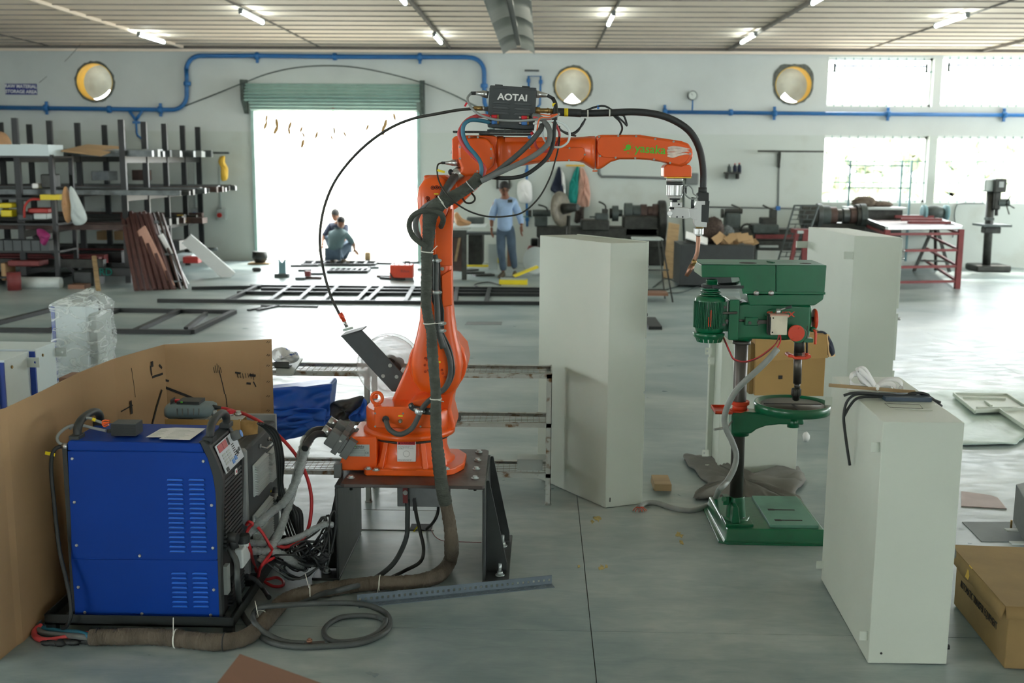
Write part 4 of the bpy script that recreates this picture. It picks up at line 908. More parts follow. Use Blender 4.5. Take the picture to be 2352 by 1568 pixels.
MB().lathe([(.14, 0), (.14, .1)], (cc.x, 5.47, cc.z), (0, 1, 0), 48, caps=False).build('clear_rim', 'screen_film', cs)
MB().lathe([(.045, 0), (.045, .1), (.03, .1), (.03, 0)], (cc.x, 5.45, cc.z), (0, 1, 0), 28).build('hub', 'machine_dk', cs)

# -------- junction box and cables under the plate
jb = empty('junction_box', (-.6, 5.2, .4), 'grey junction box hung under the stand plate', 'box')
MB().box(P(912, 1118, 5.3), P(1035, 1144, 5.45)).build('body', 'ctrl_grey', jb, .004)
MB().box(P(925, 1114, 5.28), P(937, 1154, 5.29)).build('hanger_strip', 'maroon', jb); bolt(jb, P(931, 1131, 5.28), (0, -1, 0), .009, .006, 'steel', 12, washer=.012)
def floor_cable(nm, pts, r, m, label, n=10, k=8, cat='cable'):
    return MB().tube(L(pts), r, n, k=k).build(nm, m, label=label, cat=cat)
floor_cable('cable', [(936, 1146, 5.3), (936, 1190, 5.3), (933, 1235, 5.3), (910, 1285, None, .06), (880, 1315, None, .02), (840, 1338, None, .016), (790, 1352, None, .09), (745, 1362, None, .04), (700, 1376, None, .016), (650, 1385, None, .016)], .0125, 'cable', 'thick dusty cable dropping under the stand and running left beneath the brown sleeve')
floor_cable('cable', [(951, 1146, 5.3), (956, 1180, 5.3), (965, 1220, 5.3), (973, 1260, 5.28), (965, 1290, None, .05), (930, 1310, None, .015), (900, 1325, None, .012), (850, 1350, None, .012)], .009, 'machine_dk', 'thinner black cable curving under the stand from the grey junction box')
MB().box(P(948, 1144, 5.29), P(956, 1170, 5.31)).build('cable_boot', 'rubber', jb)
floor_cable('cable', [(1006, 1146, 5.35), (1006, 1175, 5.38), (996, 1198, 5.42), (980, 1214, None, .01)], .008, 'machine_dk', 'short black cable going from under the stand plate into the floor opening')
floor_cable('wire', [(990, 1215, None, .006), (1000, 1232, None, .005), (1020, 1242, None, .005), (1060, 1244, None, .005), (1106, 1245, None, .005)], .002, 'maroon', 'thin reddish wire across the floor inside the stand', 6)
# floor hatch
h0, h1, h2, h3 = G(835, 1171), G(1010, 1171), G(1000, 1217), G(835, 1216)
hx = empty('floor_hatch', (h0.x, h0.y, 0), 'rectangular patch of newer concrete with dark cable opening under the stand', 'hatch')
MB().box((h0.x, h3.y, 0), (h1.x-.02, h0.y, .0025)).build('patch', 'floor', hx)
MB().box((G(945, 1205).x, h3.y, .002), (G(995, 1205).x, h3.y+.1, .0042)).build('opening', 'dark', hx)
MB().box((h0.x, h3.y-.006, .0), (h1.x, h3.y, .003)).box((h0.x, h0.y, .0), (h1.x, h0.y+.006, .003)).build('joint', 'concrete_dk', hx)
MB().tube(L([(950, 1220, None, .01), (958, 1210, None, .03), (963, 1205, None, .05)]), .004, 6).build('yellow_tag', 'yellow_lbl', hx)
# ================================================================== WELDER, CONTROLLER, CARDBOARD, WIRE RACK
def pillow(outl, Y, th, seed=1, jit=.12, back=None, dense=2):
    """crumpled soft body from its outline at the depth Y"""
    rnd = random.Random(seed); pts = []
    o = outl
    for _ in range(dense-1): o = [q for i in range(len(o)) for q in (o[i], ((o[i][0]+o[(i+1) % len(o)][0])/2, (o[i][1]+o[(i+1) % len(o)][1])/2))]
    n = len(o); cx = sum(p[0] for p in o)/n; cy = sum(p[1] for p in o)/n; back = th*.5 if back is None else back
    rings = []
    for s, d in ((.02, -back), (.5, -back*.9), (.85, -back*.6), (1, 0), (.94, th*.45), (.78, th*.8), (.5, th), (.25, th*1.02), (.02, th)):
        r = []
        for x, y in o:
            p = P(cx+(x-cx)*s, cy+(y-cy)*s, Y); r.append(Vector((p.x, Y-d+(rnd.random()-.5)*th*jit*(1 if s > .05 and s < .99 else 0)*2.2, p.z)))
        rings.append(r)
    return MB().loft(rings)
WY = 4.43
wd_ = empty('welding_machine', (-1.66, 4.62, .06), 'royal blue welding power source with black front and louvred side', 'machine')
zt = P(300, 1012, WY).z; z0 = P(300, 1414, WY).z; xl = P(157, 1200, WY).x-.012
def wx(px, py): return P(px, py, WY)
side = [(158, 1290), (158, 1410), (170, 1412), (505, 1420), (502, 1290)]
edge = [(462, 1018), (478, 1052), (490, 1092), (496, 1130), (498, 1180), (501, 1285)]
zs = wx(300, 1285).z
# body core and skins
core = prof([(160, 1016), (456, 1020), (474, 1052), (487, 1092), (493, 1130), (495, 1180), (498, 1290), (504, 1416), (172, 1410), (162, 1290)], WY)
MB().prism(core, WY+.004, WY+.32, 'y').build('case_core', 'blue', wd_, .004)
up = prof([(155, 1036)]+[(470, 1040), (478, 1052), (490, 1092), (496, 1130), (498, 1180), (501, 1284), (166, 1281)], WY)
sp = [MB().prism(up, WY, WY+.006, 'y').build('side_panel', 'blue', wd_, .002)]
dn = prof([(166, 1284), (501, 1287), (506, 1419), (172, 1412)], WY)
sp.append(MB().prism(dn, WY, WY+.006, 'y').build('side_panel', 'blue', wd_, .002))
MB().prism(prof([(154, 1018), (158, 1012), (460, 1018), (469, 1039), (155, 1035)], WY), WY-.001, WY+.322, 'y').build('top_cover', 'blue', wd_, .006, 3)
b_y = WY+.322
for cols, y0, n, dy in (((384, 421.5, 433.5, 471), 1101, 16, 10.93), ((394, 430, 442, 478), 1315.6, 8, 10.8)):
    for i in range(n):
        sh = i*.4
        for a, c in ((cols[0], cols[1]), (cols[2], cols[3])):
            p, q = wx(a+sh, y0+dy*i), wx(c+sh, y0+dy*i)
            b = MB(); b.prism([(p.x, p.z-.003), (p.x+.004, p.z+.0055), (q.x-.004, p.z+.0055), (q.x, p.z-.003)], WY-.009, WY, 'y')
            b.build('louvre', 'blue_lit', sp[n == 8], .0018, 2)
            MB().box((p.x+.004, WY-.0012, p.z-.0065), (q.x-.004, WY+.001, p.z-.002)).build('louvre_slot', 'dark', sp[n == 8])
for px, py in ((166, 1053), (171, 1153), (176, 1252), (180, 1348), (467, 1059), (486, 1160), (489, 1258), (491, 1354), (321, 1276), (195, 1406), (326, 1409), (484, 1412)):
    c = wx(px, py); MB().lathe([(.0068, 0), (.0062, .003), (.0025, .0035), (.0022, .002)], (c.x, WY, c.z), (0, -1, 0), 14).build('screw', 'steel', sp[py > 1290])
# black moulded front (faces +X), side profile read at the near edge
bez = prof([(455, 1015), (468, 1012), (481, 1024), (500, 1062), (513, 1100), (511, 1196), (508, 1290), (512, 1421), (504, 1421), (500, 1290), (497, 1180), (495, 1130), (489, 1092), (477, 1052), (461, 1018)], WY)
MB().prism(bez, WY-.004, WY+.03, 'y').build('front_frame', 'plastic_blk', wd_, .004, 3)
MB().prism(bez, WY+.3, WY+.335, 'y').build('front_frame', 'plastic_blk', wd_, .004, 3)
bz2 = prof([(462, 1018), (478, 1028), (495, 1064), (508, 1101), (504, 1196), (502, 1290), (505, 1419), (496, 1419), (492, 1290), (490, 1180), (484, 1092), (455, 1022)], WY)
MB().prism(bz2, WY+.02, WY+.31, 'y').build('front_body', 'plastic_blk', wd_)
A0, B0 = wx(480, 1032), wx(508, 1098); dn_ = (B0-A0); dn_.y = 0; nn = Vector((-dn_.z, 0, dn_.x)).normalized(); nn = nn if nn.x > 0 else -nn
def fp(s, y, o=.0): q = A0+dn_*s+nn*(o+.013); return Vector((q.x, WY+y, q.z))
def fq(s0, s1, y0, y1, m, nm, o=.004, th=.002, par=wd_):
    return MB().quad(fp(s0, y0, o), fp(s1, y0, o), fp(s1, y1, o), fp(s0, y1, o), -th).build(nm, m, par)
cf = fq(.02, .98, .04, .32, 'panel_lt', 'control_foil', -.002)
for y in (.06, .125): fq(.06, .3, y, y+.058, 'red_display', 'display', .0, par=cf)
fq(.05, .3, .195, .215, 'plastic_blk', 'legend_strip', .0, par=cf)
c = fp(.16, .28, 0); MB().tube([c, c+nn*.03, c+nn*.03, c+nn*.042], [.022, .021, .018, .017], 22).build('rotary_knob', 'ctrl_grey', cf)
MB().cyl(c+nn*.042, c+nn*.044, .0165, n=20).build('knob_cap', 'knob_blue', cf)
for i in range(4):
    for j in range(2): fq(.4+i*.1, .46+i*.1, .075+j*.06, .12+j*.06, 'sticker', 'key', .0005, par=cf)
for i in range(7): fq(.34+i*.07, .37+i*.07, .22, .255, 'ink', 'legend', .0003, .0005, par=cf)
fq(.76, .9, .16, .19, 'knob_blue', 'key', .001, par=cf); fq(.72, .86, .2, .23, 'knob_blue', 'key', .001, par=cf); fq(.62, .76, .255, .275, 'ctrl_dark', 'key', .001, par=cf); fq(.58, .7, .285, .305, 'ctrl_dark', 'key', .001, par=cf); fq(.84, .96, .06, .09, 'ctrl_dark', 'key', .001, par=cf)
# grille slats
xg = wx(506, 1150).x
for i in range(17):
    z = wx(510, 1112+i*9.6).z; w = .38-.0*i
    MB().prism([(xg-.02, z+.002), (xg+.008, z+.001), (xg+.012, z-.006), (xg+.008, z-.01), (xg-.02, z-.008)], WY+.028, WY+.3, 'y').build('grille_slat', 'plastic_blk', wd_)
MB().box((xg-.03, WY+.03, wx(508, 1270).z), (xg-.016, WY+.3, wx(508, 1105).z)).build('grille_back', 'dark', wd_)
for y in (.12, .205, .29): MB().box((xg-.016, WY+y, wx(508, 1268).z), (xg+.004, WY+y+.008, wx(508, 1110).z)).build('grille_rib', 'plastic_blk', wd_)
MB().cb((xg+.014, WY+.2, wx(512, 1113).z), (.004, .03, .026)).build('badge', 'white', wd_, .001)
text('A', .018, (xg+.0165, WY+.2, wx(512, 1113).z), 'red_print', wd_, rot=(pi/2, 0, pi/2), name='badge_letter')
# output terminal with cable, water bottle, lower grille
zo = wx(515, 1245).z
MB().box((xg-.02, WY+.03, wx(508, 1285).z), (xg-.006, WY+.3, wx(508, 1236).z)).build('terminal_recess', 'dark', wd_)
MB().cyl((xg-.01, WY+.07, zo), (xg+.05, WY+.06, zo-.002), .022, n=16).build('output_terminal', 'rubber', wd_)
MB().cyl((xg+.02, WY+.07, zo), (xg+.04, WY+.06, zo-.05), .017, n=14).build('plug_boot', 'rubber', wd_)
MB().box((xg+.0, WY+.17, wx(510, 1340).z), (xg+.04, WY+.3, wx(510, 1294).z)).build('water_tank_front', 'plastic_lt', wd_, .01, 3)
MB().cyl((xg+.02, WY+.25, wx(510, 1292).z), (xg+.02, WY+.25, wx(510, 1272).z), .03, n=18).build('tank_cap', 'plastic_blk', wd_, .003)
MB().cyl((xg+.02, WY+.25, wx(510, 1300).z), (xg+.02, WY+.25, wx(510, 1290).z), .026, n=18).build('tank_neck', 'plastic_lt', wd_)
for i in range(7):
    z = wx(510, 1358+i*8.6).z; MB().prism([(xg-.02, z+.002), (xg+.006, z+.001), (xg+.01, z-.006), (xg-.02, z-.008)], WY+.1, WY+.3, 'y').build('grille_slat', 'plastic_blk', wd_)
MB().box((xg-.03, WY+.03, wx(508, 1420).z), (xg-.014, WY+.3, wx(508, 1288).z)).build('lower_back', 'dark', wd_)
MB().box((xg-.014, WY+.045, wx(508, 1375).z), (xg+.004, WY+.09, wx(508, 1310).z)).build('specification_label', 'sticker', wd_)
# handles
for hx_, s in ((wx(166, 1010).x, 1), (wx(474, 1010).x, 1)):
    pts = [(hx_, WY+.05, zt-.01), (hx_, WY+.06, zt+.035), (hx_, WY+.1, zt+.062), (hx_, WY+.2, zt+.07), (hx_, WY+.26, zt+.06), (hx_, WY+.295, zt+.035), (hx_, WY+.3, zt-.01)]
    ch_ = MB().tube(pts, [.016, .018, .017, .016, .017, .018, .016], 12, k=5).build('carry_handle', 'plastic_blk', wd_)
    MB().box((hx_-.025, WY+.02, zt-.012), (hx_+.02, WY+.085, zt+.012)).build('handle_foot', 'plastic_blk', ch_, .004); MB().box((hx_-.025, WY+.27, zt-.012), (hx_+.02, WY+.335, zt+.012)).build('handle_foot', 'plastic_blk', ch_, .004)
MB().box((xl-.0, WY+.01, z0), (xl+.02, WY+.34, zt-.03)).build('rear_panel', 'plastic_blk', wd_)
for i, pts in enumerate(([(335, 1004), (370, 984), (404, 982), (374, 1004)], [(366, 1008), (404, 982), (472, 984), (436, 1010)])):
    q = [G(x, y, zt+.0025+.001*i) for x, y in pts]; MB().quad(*q, .001).build('instruction_sheet', 'white', wd_)
    for k in range(7):
        a = q[0].lerp(q[1], .12+.11*k); c = q[3].lerp(q[2], .12+.11*k); d = a.lerp(c, .1); e = a.lerp(c, .6+.3*((k*7) % 3)/3)
        MB().beam(d+Vector((0, 0, .0012)), e+Vector((0, 0, .0012)), .0022, .0006).build('printed_line', 'sticker', wd_)
# small black amplifier on top with its leads
ax0, ax1 = P(254, 975, 4.5), P(311, 975, 4.5)
am = empty('heat_sink_module', ((ax0.x+ax1.x)/2, 4.55, zt), 'small black finned module with grey leads, on top of the blue welder', 'electronics')
MB().box((ax0.x, 4.5, zt+.002), (ax1.x, 4.585, zt+.052)).build('body', 'plastic_blk', am, .001)
for i in range(12): MB().box((ax0.x, 4.497, zt+.006+i*.0037), (ax1.x, 4.502, zt+.008+i*.0037)).build('fin', 'rubber', am)
MB().box((ax0.x+.002, 4.502, zt+.052), (ax1.x-.002, 4.583, zt+.054)).build('lid_plate', 'ctrl_dark', am)
MB().cyl((ax0.x-.022, 4.52, zt+.018), (ax0.x, 4.52, zt+.018), .009, n=8).build('cable_gland', 'rubber', am)
MB().tube(L([(243, 989, 4.52), (215, 983, 4.53), (190, 977, 4.52), (165, 977, 4.5), (145, 987, 4.48), (132, 1002, 4.46), (134, 1015, 4.45), (147, 1022, 4.45)]), .0065, 10, k=5).build('grey_lead', 'lcable', am)
MB().tube(L([(240, 972, 4.56), (222, 966, 4.56), (205, 960, 4.55), (188, 962, 4.54), (180, 968, 4.53), (160, 985, 4.5)]), .0062, 10, k=5).build('grey_lead', 'lcable', am)
for d in (0, 5): MB().tube(L([(252, 966+d, 4.54), (242, 965+d, 4.55), (235, 968+d, 4.55), (240, 974+d, 4.55), (250, 970+d, 4.55)]), .0035, 8, k=4).build('orange_lead', 'orange', am)
MB().cyl(P(212, 962, 4.545), P(219, 965, 4.55), .0075, n=10).build('yellow_cable_tag', 'yellow_lbl', am)
# rear power lead of the welder
MB().cyl(P(143, 1024, 4.45), P(156, 1025, 4.45), .0135, n=14).build('rear_gland', 'steel', wd_)
MB().tube(L([(143, 1024, 4.45), (128, 1030, 4.44), (119, 1048, 4.43), (118, 1090, 4.42), (124, 1150, 4.41), (130, 1210, 4.4), (138, 1270, 4.38), (152, 1330, 4.36), (161, 1375, 4.35), (163, 1410, 4.34), (155, 1435, 4.34), (140, 1447, None, .012)]), .0085, 10, k=5).build('power_lead', 'rubber', wd_)
a = P(115, 1042, 4.43); MB().cb(a, (.042, .002, .014), ry=radians(12)).build('yellow_cable_tag', 'yellow_lbl', wd_)
# cart
ct = empty('equipment_cart', (-1.7, 4.9, 0), 'low black angle-iron cart under the blue welder and grey controller', 'cart')
cx0, cx1 = P(104, 1425, 4.385).x, P(534, 1425, 4.385).x; cz1, cz0 = P(300, 1414, 4.385).z, P(300, 1437, 4.385).z
for y in (4.385, 5.42): MB().box((cx0, y, cz0), (cx1, y+.006, cz1)).box((cx0, y, cz0), (cx1, y+.045, cz0+.006)).build('frame_rail', 'black_steel', ct)
for x in (cx0, cx1): MB().box((x-.003, 4.385, cz0), (x+.003, 5.465, cz1)).box((x-(.04 if x > -1.5 else 0), 4.385, cz0), (x+(0 if x > -1.5 else .04), 5.465, cz0+.006)).build('frame_rail', 'black_steel', ct)
for y in (4.84, 4.9): MB().box((cx0, y, cz0), (cx1, y+.03, cz0+.03)).build('cross_member', 'black_steel', ct)
for x in (cx0+.001, cx1-.042):
    for y in (4.388, 5.42): MB().box((x, y, 0), (x+.04, y+.04, cz0)).build('foot', 'black_steel', ct)
MB().box((cx0+.1, 4.6, cz0-.03), (cx1-.1, 4.64, cz0)).build('cross_member', 'black_steel', ct)

# robot controller behind the welder
kc = empty('robot_controller', (-1.6, 5.15, .06), 'dark grey robot controller box with pale louvred covers behind the welder', 'machine')
KX = P(567, 1030, 4.92).x; ky0 = 4.9; ky1 = PX(634, 1004, KX).y; kz = P(567, 1030, 4.92).z; kb = .07
MB().box((KX-.52, ky0, kb), (KX-.012, ky1, kz-.003)).build('case', 'ctrl_grey', kc, .006)
MB().prism([(KX-.5, kz+.002), (KX-.012, kz+.002), (KX, kz-.01), (KX, kb), (KX-.5, kb)], ky0-.004, ky0+.03, 'y').build('edge_post', 'lcable', kc, .006)
MB().prism([(KX-.06, kz), (KX-.012, kz), (KX-.0, kz-.01), (KX-.0, kb), (KX-.06, kb)], ky0+.03, ky1, 'y').build('front_door', 'ctrl_dark', kc, .004)
MB().box((KX-.5, ky1, kb), (KX+.0, ky1+.03, kz+.03)).build('rear_cover', 'lcable', kc, .004)
def louv(pts, n):
    q = [PX(x, y, KX) for x, y in pts]; y0 = (q[0].y+q[3].y)/2; y1 = (q[1].y+q[2].y)/2; z1 = (q[0].z+q[1].z)/2; z0_ = (q[2].z+q[3].z)/2
    lc = MB().box((KX, y0, z0_), (KX+.008, y1, z1)).build('louvre_cover', 'louvre_lt', kc, .003)
    for i in range(n):
        z = z1-(z1-z0_)*(i+.7)/(n+.4); MB().prism([(KX+.008, z+.006), (KX+.024, z-.001), (KX+.024, z-.003), (KX+.008, z-.003)], y0+.012, y1-.006, 'y').build('louvre', 'louvre_lt', lc)
louv([(578, 1063), (607, 1045), (611, 1112), (582, 1135)], 13); louv([(611, 1036), (632, 1022), (642, 1082), (615, 1106)], 13); louv([(579, 1175), (618, 1145), (621, 1231), (581, 1264)], 16)
h = [PX(596, 1024, KX), PX(616, 1008, KX)]
MB().tube([h[0], h[0]+Vector((.035, 0, -.012)), h[1]+Vector((.035, 0, -.012)), h[1]], .0055, 10).build('chrome_handle', 'steel', kc)
for q in h: MB().cyl(q, q+Vector((.008, 0, 0)), .011, n=14).build('handle_rose', 'steel', kc)
c = PX(624, 1143, KX)
for d in ((0, 0), (.045, .02)): MB().tube([c+Vector((0, d[0], d[1])), c+Vector((.03, d[0], d[1])), c+Vector((.035, d[0], d[1])), c+Vector((.06, d[0], d[1]))], [.024, .024, .019, .019], 16).build('round_connector', 'steel', kc)
for i, (px, py) in enumerate(((622, 1128), (630, 1120))): text('XS%d' % (1+i), .012, PX(px, py, KX)+Vector((.001, 0, 0)), 'yellow_lbl', kc, rot=(pi/2, 0, pi/2))

# cables between controller and robot
cbun = empty('cable_bundle', (G(700, 1320).x, G(700, 1320).y, 0), 'tangled black cable coils heaped against the left leg of the robot stand', 'cable')
rnd = random.Random(11)
for k in range(11):
    pts = []; x0, x1 = 640+rnd.uniform(-20, 20), 752+rnd.uniform(-12, 14); yb = rnd.uniform(1285, 1330); yt = rnd.uniform(1180, 1250)
    dY = rnd.uniform(-.04, .05)
    pts = [(600+rnd.uniform(-10, 10), 1285+rnd.uniform(-20, 20), 4.85+dY), (x0+20, yb-12, 4.85+dY), (x0+60, yb, None, .03+.02*rnd.random()), (x1-25, yb-25, 4.95+dY), (x1, yt+60, 4.97+dY), (x1-rnd.uniform(0, 12), yt, 5.0+dY), (x1-30, yt+35, 4.98+dY), (x0+50, yb-45, 4.92+dY), (x0+15, yb-25, 4.88+dY), (x0+45, yb+2, None, .04), (x1-15, yb-30, 4.95+dY)]
    MB().tube(L(pts), rnd.choice((.005, .0065, .0045)), 8, k=5).build('coil', rnd.choice(('rubber', 'cable', 'rubber')), cbun)
MB().tube(L([(752, 1300, 4.96), (768, 1230, 5.0), (772, 1185, 5.0), (767, 1173, 5.0), (758, 1190, 4.99), (752, 1240, 4.97), (735, 1280, 4.95)]), .006, 8, k=5).build('coil', 'rubber', cbun)
for k in range(6):
    x = 634+k*4.2
    MB().tube(L([(592+k*3, 972, 5.05), (610+k*4, 985, 5.1), (628+k*3, 1010, 5.12), (636+k*3, 1060, 5.14), (640+k*2, 1120, 5.14), (650+k*6, 1190, 5.12), (668+k*8, 1250, 5.08), (690+k*6, 1290, 5.0), (720+k*3, 1300, 4.97)]), .0058, 8, k=5).build('coil', 'rubber' if k % 2 else 'cable', cbun)
for k in range(3):
    MB().tube(L([(636, 1145, 5.08), (660, 1150+k*6, 5.08), (676+k*6, 1175, 5.07), (684+k*4, 1220, 5.05), (700, 1265+k*6, 5.0), (735, 1290-k*4, 4.95), (752, 1278-k*5, 4.95)]), .013, 10, k=5).build('coil', 'rubber', cbun)
fw = empty('film_wrapped_hose', (G(640, 1300).x, G(640, 1300).y, 0), 'thick grey hoses wrapped in clear film between robot base and controller', 'hose')
for pts, r in (([(748, 984, 5.2), (722, 987, 5.16), (703, 1004, 5.1), (692, 1040, 5.05), (684, 1080, 5.02), (668, 1140, 4.97), (655, 1185, 4.92), (640, 1225, 4.87), (618, 1262, 4.82), (596, 1292, 4.78)], .019),
               ([(748, 994, 5.16), (727, 997, 5.12), (708, 1016, 5.06), (697, 1050, 5.01), (680, 1105, 4.97), (655, 1150, 4.93), (625, 1175, 4.9), (597, 1200, 4.86), (568, 1226, 4.83)], .019),
               ([(765, 1205, 5.0), (745, 1204, 4.98), (715, 1218, 4.93), (680, 1236, 4.9), (640, 1245, 4.87), (605, 1248, 4.85), (572, 1246, 4.85)], .015),
               ([(580, 1266, 4.8), (605, 1266, 4.8), (640, 1270, 4.82), (670, 1288, 4.84), (700, 1304, None, .04)], .018)):
    pp = smooth_path(L(pts), 10); MB().tube(pp, r*.74, 12).build('hose_core', 'cable', fw)
    n0 = int(len(pp)*.22) if pts[0][0] == 748 else 0
    rr = random.Random(3); m = len(pp)-n0
    MB().tube(pp[n0:], [r*(1+rr.uniform(-.12, .16)) for _ in range(m)], 12).build('film_wrap', 'film_fine', fw)
for i in range(2): MB().tube(L([(757, 990+i*8, 5.2-i*.04), (740, 986+i*10, 5.18-i*.04), (722, 990+i*9, 5.13-i*.04), (706, 1010+i*8, 5.08-i*.04), (700, 1030, 5.04-i*.04)]), .0165, 12, k=4).build('hose_end', 'rubber', fw)
floor_cable('cable', [(530, 942, 5.35), (560, 950, 5.3), (600, 970, 5.22), (640, 1000, 5.15), (680, 1045, 5.08), (703, 1090, 5.05), (715, 1140, 5.02), (713, 1190, 5.0), (703, 1225, 4.95), (685, 1245, 4.9), (655, 1256, 4.88), (630, 1250, 4.87)], .0085, 'red_cable', 'long red cable looping from the cardboard tray past the film-wrapped hoses')
floor_cable('cable', [(566, 1205, 4.75), (572, 1198, 4.74), (580, 1203, 4.74), (572, 1212, 4.74), (566, 1230, 4.73), (575, 1262, 4.7), (585, 1300, None, .07), (600, 1328, None, .03), (625, 1345, None, .012), (648, 1345, None, .012), (650, 1334, None, .012), (635, 1326, None, .012), (610, 1330, None, .012), (592, 1318, None, .03), (605, 1295, 4.76), (630, 1280, 4.8)], .0072, 'red_cable', 'short red cable looping onto the floor in front of the welder, nearer loop')
floor_cable('cable', [(592, 1210, 4.78), (606, 1228, 4.78), (618, 1250, 4.78), (624, 1266, 4.8), (600, 1300, 4.72), (592, 1330, None, .05), (590, 1350, None, .012), (580, 1365, None, .01)], .0072, 'red_cable', 'second short red cable crossing the film-wrapped hoses by the welder front')
floor_cable('cable', [(524, 1246, 4.52), (530, 1265, 4.5), (543, 1290, 4.48), (546, 1335, 4.45), (553, 1400, None, .02), (579, 1441, None, .014), (619, 1473, None, .014), (682, 1485, None, .013), (755, 1483, None, .013), (828, 1476, None, .013), (879, 1455, None, .013), (895, 1433, None, .013), (886, 1408, None, .013), (846, 1390, None, .013), (791, 1384, None, .013), (718, 1386, None, .05), (645, 1390, None, .085), (601, 1394, None, .08), (583, 1408, None, .05), (584, 1428, None, .075), (608, 1452, None, .035), (652, 1473, None, .014), (707, 1478, None, .014)], .0125, 'cable', 'thick dusty black welding cable looped wide on the floor before the stand')
floor_cable('cable', [(884, 1424, None, .03), (866, 1416, None, .014), (828, 1413, None, .013), (780, 1418, None, .013), (748, 1440, None, .013), (747, 1460, None, .013), (773, 1474, None, .013), (828, 1469, None, .013), (864, 1455, None, .013), (882, 1436, None, .018), (886, 1420, None, .035)], .0115, 'cable', 'inner loop of dusty black cable lying on the floor right of the rusty clamp')
ec = empty('earth_clamp', G(722, 1476), 'small rusty earth lug with bolt on the end of the looped cable', 'clamp')
g = G(722, 1476, .02); MB().cb(g, (.085, .022, .004), rz=radians(12)).build('lug', 'rust_plate', ec); MB().cyl((g.x-.02, g.y, .002), (g.x-.02, g.y, .04), .006, n=8).build('bolt', 'copper', ec)
MB().cyl((g.x-.02, g.y, .024), (g.x-.02, g.y, .034), .013, n=6).build('nut', 'copper', ec)
floor_cable('cable', [(566, 1322, 4.72), (585, 1330, None, .1), (605, 1352, None, .05), (618, 1372, None, .05)], .011, 'rubber', 'short black cable from the welder front into the torn sleeve end')
for k, (m, col, lab) in enumerate((('hose_blue', 0, 'blue'), ('ctrl_grey', 1, 'grey'), ('hose_red', 2, 'red'))):
    floor_cable('hose', [(210, 1462+k*3, None, .045-.012*k), (180, 1453+k*8 if k != 2 else 1452, None, .04), (140, 1450+k*8, None, .012), (100, 1442+k*11, None, .012), (86, 1425+k*16, None, .012), (92, 1400+k*20, None, .02), (120, 1350+k*30, None, .03), (165, 1310+k*45, None, .03)] if k < 2 else
        [(212, 1455, None, .045), (180, 1458, None, .03), (140, 1466, None, .012), (105, 1470, None, .012), (82, 1462, None, .012), (80, 1448, None, .012), (95, 1436, None, .02)], .0125, m, '%s hose coming out of the end of the brown floor sleeve' % lab)
tb = MB()
for k in range(9): tb.ell(G(110+k*12, 1476-k*.8+(k % 3)*1.5, .012), (.03, .014, .012), 8, 5, jit=.5, seed=k)
tb.build('tape_bundle', 'rubber', label='bundle of black taped leads flat on the floor at the sleeve end', cat='cable')

# slotted angle lying on the floor
sa = empty('slotted_angle', (G(820, 1396).x, G(820, 1396).y, 0), 'grey slotted steel angle lying on the floor in front of the stand', 'angle bar')
a0, a1 = G(824, 1396), G(1274, 1349); dd = (a1-a0); Ln = dd.length; dx = dd.normalized(); dy = Vector((-dx.y, dx.x, 0)); MT = Matrix(((dx.x, dy.x, 0, a0.x), (dx.y, dy.y, 0, a0.y), (0, 0, 1, 0), (0, 0, 0, 1)))
M['angle_grey'] = mat('blue_grey_angle', (106, 120, 130), .5, metal=.25, var=.08)
def slot_plate(face, nm):
    """strip of plate with real slots, built as small boxes round each hole"""
    b = MB(); n = 36; pt = Ln/n; t = .003; W = .045
    for i in range(n):
        x0 = i*pt; hx0, hx1 = x0+pt*.3, x0+pt*.7; h0, h1 = W*.36, W*.62
        for q in ((x0, hx0, 0, W), (hx1, x0+pt, 0, W), (hx0, hx1, 0, h0), (hx0, hx1, h1, W)):
            if face == 'v': b.box((q[0], .045, q[2]), (q[1], .048, q[3]), MT)
            else: b.box((q[0], q[2], 0), (q[1], q[3], t), MT)
    return b.build(nm, 'angle_grey', sa)
slot_plate('v', 'upright_flange'); slot_plate('h', 'flat_flange')

# folded cardboard sheet standing behind the welder
cbd = empty('cardboard_screen', (-2.0, 5.9, 0), 'folded brown cardboard sheet with black scuffs standing behind the welder', 'cardboard')
tops = [(-40, 958), (0, 941), (16, 936), (100, 897), (184, 855), (262, 824), (272, 821), (378, 791), (500, 785), (594, 780), (624, 779)]
tp_ = [G(x, y, 1.0) for x, y in tops]
tp_[0] = Vector((tp_[0].x, tp_[0].y, 1.0))
for i, (i0, i1) in enumerate(((0, 2), (2, 6), (6, 7), (7, 9), (9, 10))):
    q = [Vector((v.x, v.y, 0)) for v in tp_[i0:i1+1]]; b = MB()
    for k in range(len(q)-1):
        a, c = q[k], q[k+1]; nrm = Vector((-(c-a).y, (c-a).x, 0)).normalized()*.006
        za = 1.0 if i != 4 else 1.0
        b.add([a, c, c+Vector((0, 0, 1.0)), a+Vector((0, 0, 1.0)), a+nrm, c+nrm, c+nrm+Vector((0, 0, 1.0)), a+nrm+Vector((0, 0, 1.0))], [(0, 1, 2, 3), (7, 6, 5, 4), (0, 4, 5, 1), (1, 5, 6, 2), (2, 6, 7, 3), (3, 7, 4, 0)])
    b.build('cardboard_panel', 'card', cbd, fixn=True)
def on_card(px, py, i0, i1, o=.004):         # point on the card plane between two fold lines
    a, c = Vector((tp_[i0].x, tp_[i0].y, 0)), Vector((tp_[i1].x, tp_[i1].y, 0)); n_ = Vector(((c-a).y, -(c-a).x, 0)).normalized(); a = a+n_*o
    d = ray(px, py); t = (a-CAM).dot(n_)/d.dot(n_); return CAM+d*t, n_
